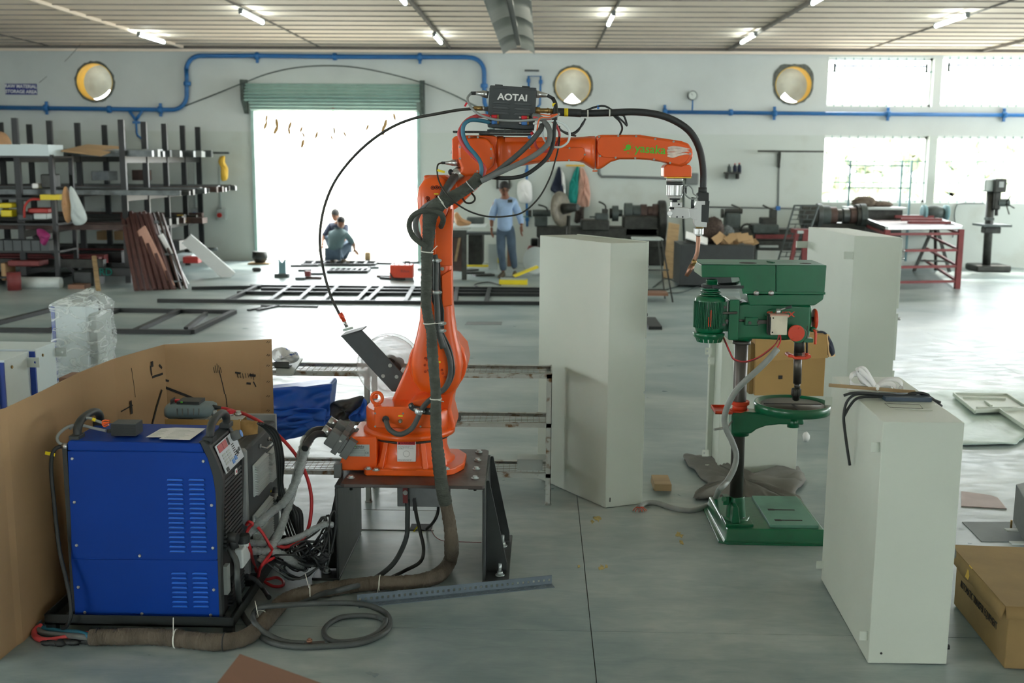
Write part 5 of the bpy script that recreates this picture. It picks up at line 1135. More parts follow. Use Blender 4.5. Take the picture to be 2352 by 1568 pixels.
def scuff(pts, i0, i1, w, nm='scuff'):
    q = [on_card(x, y, i0, i1)[0] for x, y in pts]; n_ = on_card(pts[0][0], pts[0][1], i0, i1)[1]; b = MB()
    for k in range(len(q)-1): b.beam(q[k], q[k+1], w, .0012, n_)
    b.build(nm, 'ink', cbd)
rnd = random.Random(4)
scuff([(378, 889), (420, 905), (470, 926)], 7, 9, .014); scuff([(372, 895), (360, 935), (350, 975)], 5, 7, .012); scuff([(347, 837), (352, 835)], 6, 7, .03); scuff([(350, 866), (374, 858)], 6, 7, .012); scuff([(346, 840), (349, 862)], 6, 7, .008); scuff([(366, 838), (372, 845)], 6, 7, .012)
for x in (490, 494, 498, 502, 506): scuff([(x, 835+abs(x-498)), (x+3, 856)], 7, 9, .003)
scuff([(503, 850), (512, 885), (516, 905)], 7, 9, .005); scuff([(518, 905), (522, 935)], 7, 9, .004)
for x in range(545, 585, 6): scuff([(x, 857), (x+2, 866+rnd.uniform(0, 8))], 7, 9, .003)
scuff([(540, 855), (553, 857)], 7, 9, .01); scuff([(573, 861), (587, 863)], 7, 9, .014); scuff([(566, 880), (576, 881)], 7, 9, .012); scuff([(582, 876), (588, 888)], 7, 9, .006); scuff([(377, 872), (388, 875)], 7, 9, .012)
scuff([(300, 920), (303, 950)], 5, 7, .016); scuff([(278, 945), (305, 930)], 5, 7, .006); scuff([(302, 845), (308, 885), (311, 912)], 6, 7, .002)
for y in (784, 814, 838, 875, 908, 941): scuff([(612, y+3), (616, y-1)], 9, 10, .0025, 'staple'); scuff([(616, y+4), (620, y)], 9, 10, .0025, 'staple')

# pendant and button box on a cardboard tray, on the controller
tray = empty('cardboard_tray', P(480, 970, 5.2), 'torn cardboard tray lying on the controller behind the welder', 'cardboard')
ty = 5.1; tz = kz+.032
MB().box((P(380, 1003, ty).x, ty, kz+.003), P(552, 964, ty+.004)).build('front_wall', 'card_in', tray, .001)
MB().box((P(380, 985, ty).x, ty, tz-.03), (P(552, 985, ty).x, ty+.3, tz-.026)).build('tray_floor', 'card_in', tray)
MB().quad(P(515, 950, 5.35), P(565, 945, 5.35), P(567, 965, 5.3), P(515, 970, 5.3), .004).build('rear_wall', 'card_in', tray)
b = MB(); b.grid(lambda u, v: P(548+44*u, 1003-40*v+12*u*v-8*u, 5.1+.12*v-.05*u+.02*sin(7*u+5*v)), 6, 5); b.build('torn_flap', 'card_in', tray, solid=.004)
pn = empty('teach_pendant', P(440, 950, 5.2), 'grey teach pendant with red stop button lying on the cardboard tray', 'remote control')
b = MB(); R = []
for x, yt, yb, d in ((386, 930, 948, .05), (389, 925, 953, .08), (400, 923, 956, .1), (440, 924, 956, .1), (478, 926, 954, .1), (488, 929, 951, .08), (494, 936, 944, .04)):
    a, c = P(x, yt, 5.2), P(x, yb, 5.2); R.append(sup(Vector((a.x, 5.2, (a.z+c.z)/2)), d, abs(a.z-c.z)/2, 3, 20))
M['pendant'] = mat('slate_pendant_shell', (108, 128, 134), .45, var=.05)
b.loft(R).build('shell', 'pendant', pn); MB().box(P(405, 922, 5.16), P(472, 926, 5.26)).build('screen_bezel', 'plastic_blk', pn, .002)
MB().box(P(391, 918, 5.15), P(403, 927, 5.22)).build('key_switch_housing', 'plastic_blk', pn, .002)
vcyl(407, 917, 924, 12, 'stop_button', 'red_print', pn, 5.2); vcyl(417, 922, 925, 5, 'green_button', 'green_logo', pn, 5.16)
for x in (405, 417, 430, 443, 455): MB().box(P(x, 938, 5.098), P(x+4, 953, 5.104)).build('grip_rib', 'ctrl_grey', pn, .001)
MB().tube(L([(489, 935, 5.2), (508, 936, 5.2)]), [.013, .007], 12).build('strain_relief', 'rubber', pn); vcyl(426, 955, 966, 34, 'holder_post', 'rubber', pn, 5.22)
MB().tube(L([(505, 936, 5.2), (520, 938, 5.22), (535, 942, 5.26), (548, 950, 5.3)]), .0062, 8, k=4).build('red_lead', 'red_cable', pn)
bb = empty('button_box', P(510, 970, 5.2), 'pale grey button box with a row of round push buttons beside the pendant', 'switch box')
MB().box(P(462, 972, 5.14), P(566, 953, 5.3)).build('body', 'louvre_lt', bb, .003)
for x, m in ((476, 'sticker'), (493, 'sticker'), (511, 'sticker'), (529, 'red_print'), (547, 'sticker')):
    vcyl(x, 948, 954, 14, 'button_ring', 'steel', bb, 5.17); vcyl(x, 943 if m != 'red_print' else 941, 949, 11 if m != 'red_print' else 17, 'push_button', m, bb, 5.17, bv=.001)

# -------- wire mesh rack
rx0, rx1 = P(560, 862, 6.25).x, P(1268, 862, 6.25).x; ry0, ry1 = 6.25, 6.68
rk = empty('wire_rack', (rx1-1, 6.45, 0), 'low rusty steel rack with three wire-mesh shelves behind the robot', 'rack')
levels = [P(1200, y, ry0).z for y in (859, 972, 1087)]
ry1 = G(1200, 838, levels[0]).y
for z in levels:
    for y in (ry0, ry1): MB().box((rx0, y-.003, z-.024), (rx1, y+.003, z)).box((rx0, y, z-.003), (rx1, y+.025 if y == ry0 else y-.025, z)).build('shelf_rail', 'rack_paint', rk)
    for x in (rx0, P(838, 860, ry0).x, rx1-.006): MB().box((x, ry0, z-.03), (x+.006, ry1, z)).build('end_rail', 'rack_paint', rk)
    b = MB(); nx = int((rx1-rx0)/.035)
    for i in range(nx+1): x = rx0+(rx1-rx0)*i/nx; b.beam((x, ry0, z-.004), (x, ry1, z-.004), .0026)
    for j in range(1, 8): y = ry0+(ry1-ry0)*j/8; b.beam((rx0, y, z-.001), (rx1, y, z-.001), .0026)
    b.build('wire_mesh', 'mesh', rk, kind='stuff')
for x in (rx1-.03, P(843, 1000, ry0).x-.012, rx0+.02):
    for y in (ry0, ry1):
        MB().box((x, y-.003, 0), (x+.03, y+.0, levels[0])).box((x+.027, y-.003, 0), (x+.03, y+.025, levels[0])).build('post', 'rack_paint', rk)
        MB().cyl((x+.015, y+.01, 0), (x+.015, y+.01, .01), .022, n=14).build('foot_disc', 'rack_paint', rk)
z1, z2, z3 = levels
def tarp(outl, Y, th, m, nm, lab, seed, cat='tarp', jit=.3): return pillow(outl, Y, th, seed, jit, dense=3).build(nm, m, label=lab, cat=cat, sub=1)
tb_ = empty('folded_tarp', P(700, 975, 6.3), 'large folded blue tarpaulin hanging over the middle shelf of the wire rack', 'tarp')
def drape(c, nu, nv, amp, m, nm, par, fr=9, sd=0):
    c = [P(*q) for q in c]
    def fn(u, v):
        p = c[0].lerp(c[1], u).lerp(c[3].lerp(c[2], u), v); f = amp*(sin(fr*u+3*v+sd)+.6*sin(fr*1.7*v-4*u+sd*2)+.35*sin(23*u*v+sd)); return p+Vector((0, -abs(f)*.9, f*.25))
    return MB().grid(fn, nu, nv).build(nm, m, par, solid=.006, sub=1)
drape([(600, 896, 6.2), (764, 877, 6.25), (757, 968, 6.2), (600, 958, 6.15)], 20, 14, .03, 'tarp_blue', 'folded_layer', tb_, 5, 1)
drape([(600, 940, 6.15), (752, 938, 6.18), (745, 985, 6.14), (600, 985, 6.12)], 20, 10, .034, 'tarp_blue', 'folded_layer', tb_, 8, 2)
drape([(600, 968, 6.12), (765, 955, 6.17), (738, 990, 6.14), (600, 1024, 6.1)], 18, 10, .024, 'tarp_blue', 'folded_layer', tb_, 4, 3)
b = MB(); b.prism(prof([(600, 900), (762, 880), (752, 975), (600, 990)], 6.3), 6.28, 6.5); b.build('folded_core', 'tarp_blue', tb_, .02)
pillow([(757, 925), (775, 918), (800, 915), (838, 905), (842, 935), (815, 955), (790, 968), (750, 974)], 6.35, .08, 5, .5, dense=2).build('folded_canvas', 'tarp_grey', label='crumpled grey canvas on the middle rack shelf beside the blue tarp', cat='cloth', sub=1)
pillow([(840, 903), (850, 912), (848, 960), (832, 970), (810, 968), (798, 955), (815, 940), (832, 930)], 6.3, .07, 8, .4, dense=2).build('blue_plastic_sheet', 'tarp_blue', label='small crumple of blue sheet between the grey canvas and the robot', cat='tarp', sub=1)
g = P(1040, 950, 6.4); MB().tube([(g.x-.1, 6.45, g.z-.0), (g.x+.03, 6.32, g.z-.01)], .035, 16).build('rolled_mat', 'tarp_grey', label='end of a beige roll on the middle rack shelf, right of the robot column', cat='roll')
tr = empty('laminate_board', (G(660, 845, z1).x, 6.4, z1), 'pale laminate board on the top rack shelf, behind the cardboard screen', 'board')
q = [G(634, 858, z1+.012), G(672, 858, z1+.012), G(695, 822, z1+.012), G(634, 822, z1+.012)]; MB().quad(*q, .012).build('board', 'sticker', tr)
a = P(640, 835, 6.3)
MB().box((a.x-.02, 6.28, z1+.013), (a.x+.065, 6.284, z1+.05)).box((a.x-.02, 6.28, z1+.013), (a.x+.065, 6.36, z1+.017)).build('channel', 'bars', label='short piece of steel channel on the pale board', cat='channel bar')
M['printed_bag'] = mat('white_bag_blue_print', (232, 236, 238), .4, var=0, sc=22, col2=(40, 84, 170), thr=(.36, .42), bump=.3)
pillow([(625, 800), (650, 795), (668, 808), (684, 806), (690, 822), (682, 832), (660, 834), (626, 828)], 6.42, .07, 3, .5).build('plastic_bag', 'printed_bag', label='crumpled white plastic bag with blue print on the pale board', cat='bag', sub=1)
sh = empty('sheet_bracket', P(1215, 1080, 6.35), 'bent pale sheet-metal bracket on the lowest rack shelf', 'bracket')
q0, q1 = P(1188, 1082, 6.3), P(1246, 1084, 6.3)
MB().box((q0.x, 6.3, z3+.004), (q1.x, 6.303, z3+.07)).build('front_flange', 'sticker', sh); MB().box((q0.x, 6.3, z3+.068), (q1.x+.02, 6.42, z3+.071)).build('top_flange', 'sticker', sh)

# -------- white cabinets standing beyond the cardboard, and the film-wrapped one
def lug(par, p, ax, m='cabinet', w=.03, h=.04):
    """wall bracket: flat tab with a hole, sticking out along ax"""
    p = v3(p)
    if ax[0]:
        s = ax[0]; b = MB(); b.ring([(p.x+s*w*.6+.007*cos(t*pi/6), p.z+.007*sin(t*pi/6)) for t in range(12)], [(min(max(p.x+s*w*.6+w*.6*cos(t*pi/6)*1.5, min(p.x-s*.02, p.x+s*w)), max(p.x-s*.02, p.x+s*w)), min(max(p.z+h*.7*sin(t*pi/6)*1.5, p.z-h/2), p.z+h/2)) for t in range(12)], p.y-.0015, p.y+.0015)
        b.build('mounting_lug', m, par)
    else:
        MB().box((p.x-.0015, p.y-w*.5, p.z-h/2), (p.x+.0015, p.y+w*.8, p.z+h/2)).build('mounting_lug', m, par)
def cab(nm, x0, x1, y0, y1, z1, m, label, group=None, bv=.004):
    t = empty(nm, ((x0+x1)/2, (y0+y1)/2, 0), label, 'cabinet', group)
    MB().box((x0, y0, 0.002), (x1, y1, z1)).build('body', m, t, bv, 2); return t
for nm, (cx_p, cy_p), (bx_p, by_p), Y, lab, lugp in (('enclosure', (81, 802), (128, 785), 6.3, 'farther of two white-and-blue enclosures left of the film-wrapped one', (139, 809)), ('enclosure', (10, 827), (64, 808), 5.62, 'nearer white-and-blue enclosure at the left, behind the cardboard', (75, 833))):
    c = P(cx_p, cy_p, Y); bkY = G(bx_p, by_p, c.z).y; w = 1.0
    t = cab(nm, c.x-w, c.x, Y, bkY, c.z, 'cab_white', lab)
    MB().box((c.x-w+.03, Y-.05, .02), (c.x-.032, Y-.012, c.z-.01)).build('door', 'cab_white', t, .004)
    MB().box((c.x-w+.03, Y-.014, .02), (c.x-.001, Y-.001, c.z-.012)).build('blue_gasket_edge', 'cab_blue', t)
    
    p = P(lugp[0]-10, lugp[1], bkY-.01); lug(t, (c.x+.005, bkY+.004, p.z), (1, 0, 0), 'cab_white', .06, .055)
    bolt(t, (c.x, bkY-.18, c.z-.05), (1, 0, 0), .009, .006, 'brass')
MB().box((P(135, 868, 6.9).x, 6.9, 0), P(157, 868, 6.9)+Vector((0, .2, 0))).build('brown_carton', 'board_brown', label='corner of a brown carton between white enclosure and wrapped one', cat='box')
WYY = 7.3
wr = empty('wrapped_enclosure', (P(190, 800, WYY).x, WYY+.15, 0), 'white enclosure with blue edge wrapped in clear stretch film', 'cabinet')
a, c = P(119, 703, WYY), P(196, 700, WYY)
MB().box((a.x, WYY, .0), (c.x, WYY+.22, a.z)).build('body', 'cab_white', wr, .004); MB().box((a.x-.006, WYY-.006, 0), (a.x+.018, WYY+.03, a.z)).build('blue_edge', 'cab_blue', wr)
c2 = P(262, 715, WYY+.35); MB().box((c.x-.02, WYY+.04, 0), (c2.x, WYY+.3, c2.z+.02)).build('side_body', 'sticker', wr, .01)
rnd = random.Random(9)
def film_ring(pts, z, jit=.012):
    o = []; n = len(pts)
    for i in range(n):
        for k in range(6):
            t = k/6; x = pts[i][0]*(1-t)+pts[(i+1) % n][0]*t; y = pts[i][1]*(1-t)+pts[(i+1) % n][1]*t
            o.append(Vector((x+rnd.uniform(-jit, jit), y+rnd.uniform(-jit, jit), z+rnd.uniform(-jit, jit)*.6)))
    return o
xa, xb = a.x-.012, c2.x+.012; rings = []
for k in range(15): z = (a.z-.01)*k/14; rings.append(film_ring([(xa+.0, WYY-.015), (c.x-.02, WYY-.02), (xb+.02*sin(k*1.3)+.02, WYY+.06), (xb, WYY+.32), (xa+.02, WYY+.26)], z+.002))
zt_ = P(205, 664, WYY+.1).z; xm = P(205, 664, WYY+.1).x
for s, zf in ((.96, .15), (.7, .45), (.42, .7), (.22, .86), (.14, 1.0), (.05, 1.02)):
    rings.append(film_ring([((xm+(x-xm)*s), WYY+.13+(y-WYY-.13)*s) for x, y in ((xa, WYY-.01), (c.x, WYY-.01), (xb, WYY+.06), (xb, WYY+.32), (xa+.02, WYY+.26))], a.z+(zt_-a.z)*zf, .008*s+.004))
MB().loft(rings).build('stretch_film', 'film', wr)
# ================================================================== ENCLOSURES, DRILL, RIGHT FOREGROUND
def yawed(x, y, rz): return Matrix.Translation((x, y, 0)) @ Matrix.Rotation(rz, 4, 'Z')
# central tall enclosure: near vertical edge, left face runs back-left, right face runs back-right
def corner_cab(nm, n_, l_, r_, z1, m, label):
    """plan from three floor corners (near, left, right)"""
    n_, l_, r_ = [Vector((p.x, p.y, 0)) for p in (n_, l_, r_)]; f = l_+r_-n_
    t = empty(nm, (n_+f)/2, label, 'cabinet')
    b = MB(); b.prism([(p.x, p.y) for p in (n_, r_, f, l_)], .003, z1, 'z'); b.build('body', m, t, .004)
    return t, n_, l_, r_, f
zt = P(1403, 558, 6.2).z
nf = G(1387, 1167); lf = G(1240, 540, zt); rf = G(1466, 1156)
rtop = G(1488, 556, zt)
t, n_, l_, r_, f_ = corner_cab('tall_enclosure', G(1403, 558, zt), lf, rtop, zt, 'cabinet', 'tall pale grey steel enclosure standing alone just right of the robot')
dr = (r_-n_).normalized(); dl = (l_-n_).normalized(); W = (l_-n_).length
for z0_, z1_ in ((.01, .66), (.675, .98), (.99, zt+.004)):      # doors on the far-right side, seen edge-on as proud strips
    b = MB(); a = r_+dr*.002-dl*-.012; q = [a, a+dr*.016, a+dr*.016+dl*(W-.03), a+dl*(W-.03)]; b.prism([(p.x, p.y) for p in q], z0_, z1_, 'z'); b.build('door', 'cabinet', t, .003)
for z in (1.4, 1.12):
    p = r_+dr*.02+dl*.05; MB().cyl((p.x, p.y, z), (p.x+dr.x*.022, p.y+dr.y*.022, z), .012, n=12).build('door_lock', 'plastic_blk', t)
p = n_+dr*.035-Vector((dr.y, -dr.x, 0))*-.001; 
c = P(1394, 1146, 6.2); MB().cb((n_.x+dr.x*.03, n_.y+dr.y*.03-.001, .05), (.006, .004, .025)).build('slot', 'dark', t)

# near right enclosure
zt = P(2028, 968, 4.23).z; nA = G(2028, 968, zt); rA = G(2216, 970, zt); lA = G(1911, 864, zt)
t, n_, l_, r_, f_ = corner_cab('enclosure', nA, lA, rA, zt, 'cabinet', 'pale grey enclosure at the right front with ribbon and cables on top')
for px, py, k in ((2026, 1030, 0), (1997, 1465, 0), (1884, 1292, 1), (1898, 918, 1)):
    dl = (l_-n_); base = n_ if k == 0 else l_; z = P(px, py, base.y).z
    MB().box((base.x-.034, base.y+(.02 if k == 0 else -.03), z-.02), (base.x-.0, base.y+(.023 if k == 0 else -.027), z+.02)).build('mounting_lug', 'cabinet', t, .002)
c = P(2024, 1500, n_.y); MB().cyl((c.x, n_.y-.001, c.z), (c.x, n_.y+.002, c.z), .005, n=12).build('hole', 'dark', t)
c = P(2178, 1502, n_.y); MB().cyl((r_.x, r_.y+.04, .06), (r_.x+.02, r_.y+.04, .06), .011, n=12).build('door_lock', 'plastic_blk', t)
MB().cyl((r_.x, r_.y+.2, P(2205, 1295, 4.3).z), (r_.x+.05, r_.y+.2, P(2205, 1295, 4.3).z), .04, n=8).cyl((r_.x+.04, r_.y+.2, P(2205, 1295, 4.3).z), (r_.x+.075, r_.y+.2, P(2205, 1295, 4.3).z), .024, n=16).build('isolator_switch', 'ctrl_grey', t)
q = [G(x, y, zt+.0015) for x, y in ((2030, 925), (2110, 930), (2142, 942), (2118, 942), (2056, 938))]
MB().prism([(p.x, p.y) for p in q], zt, zt+.002, 'z').build('cut_out_plate', 'cabinet', t, .0005)
q = [G(x, y, zt+.004) for x, y in ((2032, 926), (2112, 929), (2120, 938), (2044, 935))]; MB().tube(q, .0008, 5, closed=True).build('cut_out_edge', 'ink', t)
M['angle_dark'] = mat('dark_slate_paint', (58, 74, 90), .5, var=.1)
MB().box((G(2034, 922, zt).x, G(2034, 922, zt).y, zt+.001), (G(2138, 922, zt).x, G(2034, 914, zt).y+.03, P(2034, 912, G(2034, 922, zt).y).z)).build('steel_bar', 'angle_dark', label='dark blue-grey steel block lying on the near right enclosure', cat='block')
bars_a, bars_b = G(1904, 884, zt+.03), G(2102, 896, zt+.02)
MB().beam(P(1904, 884, bars_b.y+.02), (bars_b.x, bars_b.y, zt+.012), .011, .014).build('wooden_lath', 'wood', label='thin wooden lath poking out to the left across the enclosure top', cat='wood')
def strap(pts, w, th, m, nm, k=6, par=None, **kw):
    p = smooth_path(L(pts), k); b = MB(); rings = []
    for i, c in enumerate(p):
        d = (p[min(i+1, len(p)-1)]-p[max(i-1, 0)]).normalized(); u = Vector((.1, .45, .9)); a = (u-d*u.dot(d)).normalized()*w/2; n2 = d.cross(a).normalized()*th/2
        rings.append([c+a+n2, c-a+n2, c-a-n2, c+a-n2])
    return b.loft(rings).build(nm, m, par, **kw)
rib = empty('ribbon_bow', G(2012, 900, zt), 'white flat ribbon cable tied in a bow on the enclosure', 'cable')
by = G(2012, 900, zt).y
for k, pts in enumerate(([(2010, 887), (1995, 868), (1975, 850), (1968, 852), (1975, 865), (1995, 882), (2010, 890)], [(2010, 890), (1985, 865), (1962, 858), (1953, 872), (1960, 885), (1985, 888), (2010, 892)],
                         [(2010, 885), (1990, 852), (1978, 846), (1970, 856), (1980, 875), (2008, 890)], [(2012, 890), (2030, 880), (2050, 882), (2058, 895), (2052, 905), (2035, 900), (2014, 893)],
                         [(2012, 888), (2035, 873), (2060, 872), (2072, 884), (2065, 896), (2058, 904)], [(2012, 890), (2028, 884), (2045, 890), (2048, 900), (2035, 898), (2014, 892)], [(2008, 893), (1980, 893), (1960, 890), (1945, 891)], [(2012, 894), (2030, 902), (2048, 905)])):
    strap([(x, y, by+(k-3)*.012) for x, y in pts], .022, .0018, 'white', 'ribbon_loop', par=rib)
MB().ell(P(2012, 890, by-.02), (.016, .03, .016), 12, 8).build('knot', 'white', rib)
for k, pts in enumerate(([(1938, 908), (1955, 903), (1980, 902), (2020, 905), (2060, 908), (2100, 910), (2130, 914), (2160, 924)], [(1952, 1068), (1946, 1030), (1940, 985), (1938, 955), (1944, 925), (1960, 908), (1985, 904), (2030, 908), (2080, 911), (2120, 918), (2150, 928)],
                         [(1939, 955), (1950, 935), (1965, 917), (1985, 911), (2030, 911), (2080, 908), (2110, 902), (2130, 906), (2133, 909)], [(2086, 905), (2105, 902), (2125, 906), (2145, 918), (2163, 933)], [(2074, 912), (2077, 925), (2085, 934)])):
    yy = G(2030, 912, zt+.008).y
    P_ = []
    for x, y in pts:
        P_.append((x, y, yy-.01+k*.006) if x >= 1985 else (x, y, yy-.03+k*.004))
    MB().tube(L(P_), .0062, 8, k=5).build('cable', 'rubber', label=('straight black cable lying across the enclosure top', 'longest black cable drooping down the left face of the near enclosure', 'black cable joining the drooping one at the enclosure edge', 'short black cable curling off the right end of the enclosure top', 'stub of black cable in front of the blue-grey block')[k], cat='cable')

# rear right enclosure (taller, beyond the drill)
YR = 8.4; zt = P(2070, 545, YR).z
t, n_, l_, r_, f_ = corner_cab('tall_enclosure', G(1963, 541, zt), G(1857, 521, zt), G(2070, 545, zt), zt, 'cabinet', 'tall pale enclosure behind the green drill, cream-lit left face')
for px, py in ((1830, 561), (1942, 586)):
    base = l_ if px < 1900 else n_; z = P(px, py, base.y).z; MB().box((base.x-.09 if px < 1900 else base.x-.07, base.y-.002, z-.03), (base.x+.0, base.y+.002, z+.028)).build('mounting_lug', 'cabinet', t, .002); MB().box((base.x-.094 if px < 1900 else base.x-.074, base.y-.002, z-.03), (base.x-.09 if px < 1900 else base.x-.07, base.y+.03, z+.028)).build('mounting_lug', 'cabinet', t, .001)
d_ = (r_-n_).normalized()
for z0_, z1_ in ((.03, .42), (.5, .86), (.9, zt-.01)): MB().box((r_.x, r_.y+.01, z0_), (r_.x+.018, r_.y+.3, z1_)).build('door', 'cabinet', t, .003)
for z in (zt-.1, zt-.16, zt-.62): MB().cyl((r_.x+.015, r_.y+.02, z), (r_.x+.04, r_.y+.02, z), .01, n=10).build('door_lock', 'steel', t)

# small enclosure behind the drill column, flat back towards the camera
zt = P(1660, 784, 7.3).z
nB, rB = G(1651, 1100), G(1830, 1126)
YS_ = 6.98; x0, x1 = P(1651, 1000, YS_).x, P(1832, 1000, YS_).x; zt = P(1700, 788, YS_).z
t = cab('enclosure', x0, x1, YS_, YS_+.32, zt, 'cabinet', 'low pale enclosure with mounting lugs directly behind the drill column')
MB().box((x0-.035, YS_+.25, 0.002), (x0, YS_+.32, zt-.01)).build('door_edge', 'cabinet', t, .003)
for px, py, s in ((1632, 806, -1), (1638, 828, -1), (1625, 1040, -1), (1632, 1074, -1), (1832, 1094, 1)): p = P(px, py, YS_-.002); lug(t, (p.x+.02*(-s)*-1*0, YS_-.004, p.z), (s, 0, 0), 'cabinet', .035, .045)
# cardboard box on it
cb_ = empty('cardboard_box', (P(1815, 900, 6.95).x, 7.05, zt), 'open brown cardboard box with flap, standing on the enclosure behind the drill', 'box')
bz0 = P(1815, 908, 6.85).z
MB().box(P(1733, 908, 6.85), P(1899, 770, 6.85)+Vector((0, .3, 0))).build('carton', 'card_in', cb_, .003); MB().box(P(1720, 905, 6.9), P(1734, 790, 6.9)+Vector((0, .25, 0))).build('side_flap', 'card_dk', cb_, .002)
q = [P(1734, 775, 6.845), P(1897, 768, 6.845), P(1901, 822, 6.81), P(1736, 830, 6.81)]; MB().quad(*q, .005).build('front_flap', 'card_in', cb_)
q = [P(1897, 767, 6.86), P(1903, 768, 7.05), P(1917, 818, 7.05), P(1902, 820, 6.86)]; MB().quad(*q, .005).build('side_flap', 'card_in', cb_)
MB().box(P(1788, 862, 6.848), P(1797, 870, 6.849)).build('scribble', 'ink', cb_)
pillow([(1868, 763), (1885, 757), (1898, 762), (1912, 785), (1918, 812), (1905, 822), (1890, 800), (1875, 775)], 6.98, .06, 4, .3).build('dark_jacket', 'navy', label='dark navy garment hanging over the corner of the open cardboard box', cat='clothing', sub=1)
# grey cloth under the small enclosure
def ground_cloth(pts, nm, m, label, h=.03, seed=2, cat='cloth'):
    rnd = random.Random(seed); c = [G(x, y) for x, y in pts]; n = len(c)
    o = [c[i].lerp(c[(i+1) % n], k/4) for i in range(n) for k in range(4)]; ct_ = sum(o, Vector())/len(o); R = []
    for s, hh in ((1, .004), (.96, h*.7), (.8, h), (.55, h*1.1), (.3, h), (.03, h*.9)):
        R.append([Vector((ct_.x+(p.x-ct_.x)*s+rnd.uniform(-.01, .01), ct_.y+(p.y-ct_.y)*s+rnd.uniform(-.01, .01), max(.003, hh*(rnd.uniform(.15, 1.6)) if s < 1 else .003))) for p in o])
    return MB().loft(R, caps=True).build(nm, m, label=label, cat=cat, sub=1)
ground_cloth([(1560, 1047), (1600, 1052), (1640, 1053), (1730, 1105), (1850, 1120), (1856, 1095), (1838, 1075), (1860, 1110), (1830, 1140), (1858, 1165), (1830, 1172), (1780, 1168), (1700, 1150), (1600, 1155), (1584, 1150), (1590, 1132), (1625, 1125), (1600, 1095), (1572, 1070)], 'crumpled_cloth', 'cloth_grey', 'crumpled grey cotton cloth spread on the floor under the enclosure behind the drill', .05)
MB().ell(G(1852, 1003, .04), (.03, .03, .035), 8, 5, jit=.4).build('white_rag', 'white', label='scrap of white rag at the foot of the enclosure behind the drill', cat='cloth')
MB().box(G(1501, 1126)+Vector((0, .0, 0)), G(1541, 1126)+Vector((0, .17, .028))).build('timber_block', 'wood', label='lower of two short timber blocks on the floor beside the tall enclosure', cat='wood', bevel=.002)
o_ = MB().box(G(1499, 1138)+Vector((.01, -.0, .03)), G(1543, 1138)+Vector((-.003, .2, .072))).build('timber_block', 'wood', label='upper short timber block stacked beside the tall enclosure', cat='wood', bevel=.002)

# -------- green pillar drill
dd = empty('pillar_drill', (1.15, 5.9, 0), 'green and orange pillar drill standing between the tall enclosure and the near right one', 'machine')
DY = 5.78                                                # plane of column and spindle
colx = P(1690, 1150, DY).x; 
g0, g1 = G(1665, 1251), G(1888, 1251)
bx0, bx1, by0 = g0.x-.03, g1.x+.015, g0.y; by1 = G(1660, 1168, 0).y
b = MB(); b.prism([(bx0, by0+.03), (bx0+.045, by0), (bx1+.03, by0), (bx1+.04, by0+.03), (bx1-.03, by1+.02), (bx0+.03, by1+.02), (bx0, by1-.02)], 0, .012, 'z'); b.build('base_skirt', 'green', dd, .003)
R = []
for z, i_ in ((.012, .0), (.02, .012), (.075, .022), (.082, .028)):
    R.append([Vector(p) for p in ((bx0+i_+.02, by0+i_, z), (bx1+.02-i_, by0+i_, z), (bx1+.02-i_, by1-i_, z), (bx0+i_+.01, by1-i_, z))])
MB().loft(R, sm=False).build('base_casting', 'green', dd, .006, 2)
xa = P(1765, 1185, by0+.1).x
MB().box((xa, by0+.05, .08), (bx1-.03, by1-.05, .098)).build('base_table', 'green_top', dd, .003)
for yy in (.12, .3): MB().box((xa+.04, by0+yy, .0975), (bx1-.1, by0+yy+.014, .099)).build('tee_slot', 'dark', dd); MB().box((xa+.04, by0+yy-.005, .0975), (xa+.075, by0+yy+.02, .0992)).build('tee_slot', 'dark', dd)
vcyl(1690, 1202, 1184, 62, 'column_socket', 'green', dd, DY, 8); vcyl(1689, 1190, 1138, 47, 'column_socket', 'green', dd, DY, 20, 38, .004)
MB().box(P(1667, 1203, DY-.11), P(1718, 1194, DY+.05)).build('socket_plate', 'green', dd, .004)
b = MB(); b.prism(prof([(1679, 1200), (1683, 1160), (1694, 1160), (1699, 1200)], DY-.09), DY-.11, DY-.03); b.build('socket_rib', 'green', dd, .006)
MB().cyl(P(1663, 1146, DY-.02), P(1663, 1146, DY-.06), .014, n=14).box(P(1661, 1160, DY-.05), P(1672, 1134, DY)).build('clamp_lug', 'green', dd, .003)
MB().tube([P(1691, 1140, DY), P(1706, 690, DY)], .0355, 28).build('column', 'column', dd)
MB().lathe([(.038, 0), (.048, .002), (.048, .018), (.04, .02)], P(1703, 790, DY), (.02, 0, 1), 24).build('column_collar', 'column', dd)
# table arm + round table
b = MB(); b.prism(prof([(1680, 950), (1712, 945), (1760, 949), (1845, 958), (1848, 976), (1790, 975), (1760, 978), (1738, 986), (1725, 996), (1680, 997)], DY-.05), DY-.055, DY+.05); b.build('table_arm', 'green', dd, .012, 3)
vcyl(1699, 998, 950, 42, 'arm_boss', 'green', dd, DY, 24)
MB().cyl(P(1822, 980, DY-.03), P(1822, 958, DY-.03), .032, n=20).build('table_boss', 'green', dd)
tz_ = P(1822, 940, DY-.1).z; tr_ = .195
tcx = P(1822, 925, DY-.08).x; tcy = DY-.06
rtab = MB().lathe([(tr_-.04, -.02), (tr_, -.018), (tr_+.004, .012), (tr_, .03), (tr_-.008, .03), (tr_-.01, .012), (tr_-.03, .006), (.02, .006)], (tcx, tcy, tz_), n=56).build('round_table', 'green', dd)
MB().lathe([(tr_-.03, 0), (tr_-.032, .016), (.01, .016)], (tcx, tcy, tz_+.004), n=48).build('table_face', 'column', rtab)
MB().cb((tcx, tcy, tz_+.021), (.3, .01, .002)).cb((tcx, tcy-.08, tz_+.021), (.012, .14, .002)).build('table_slot', 'dark', rtab)
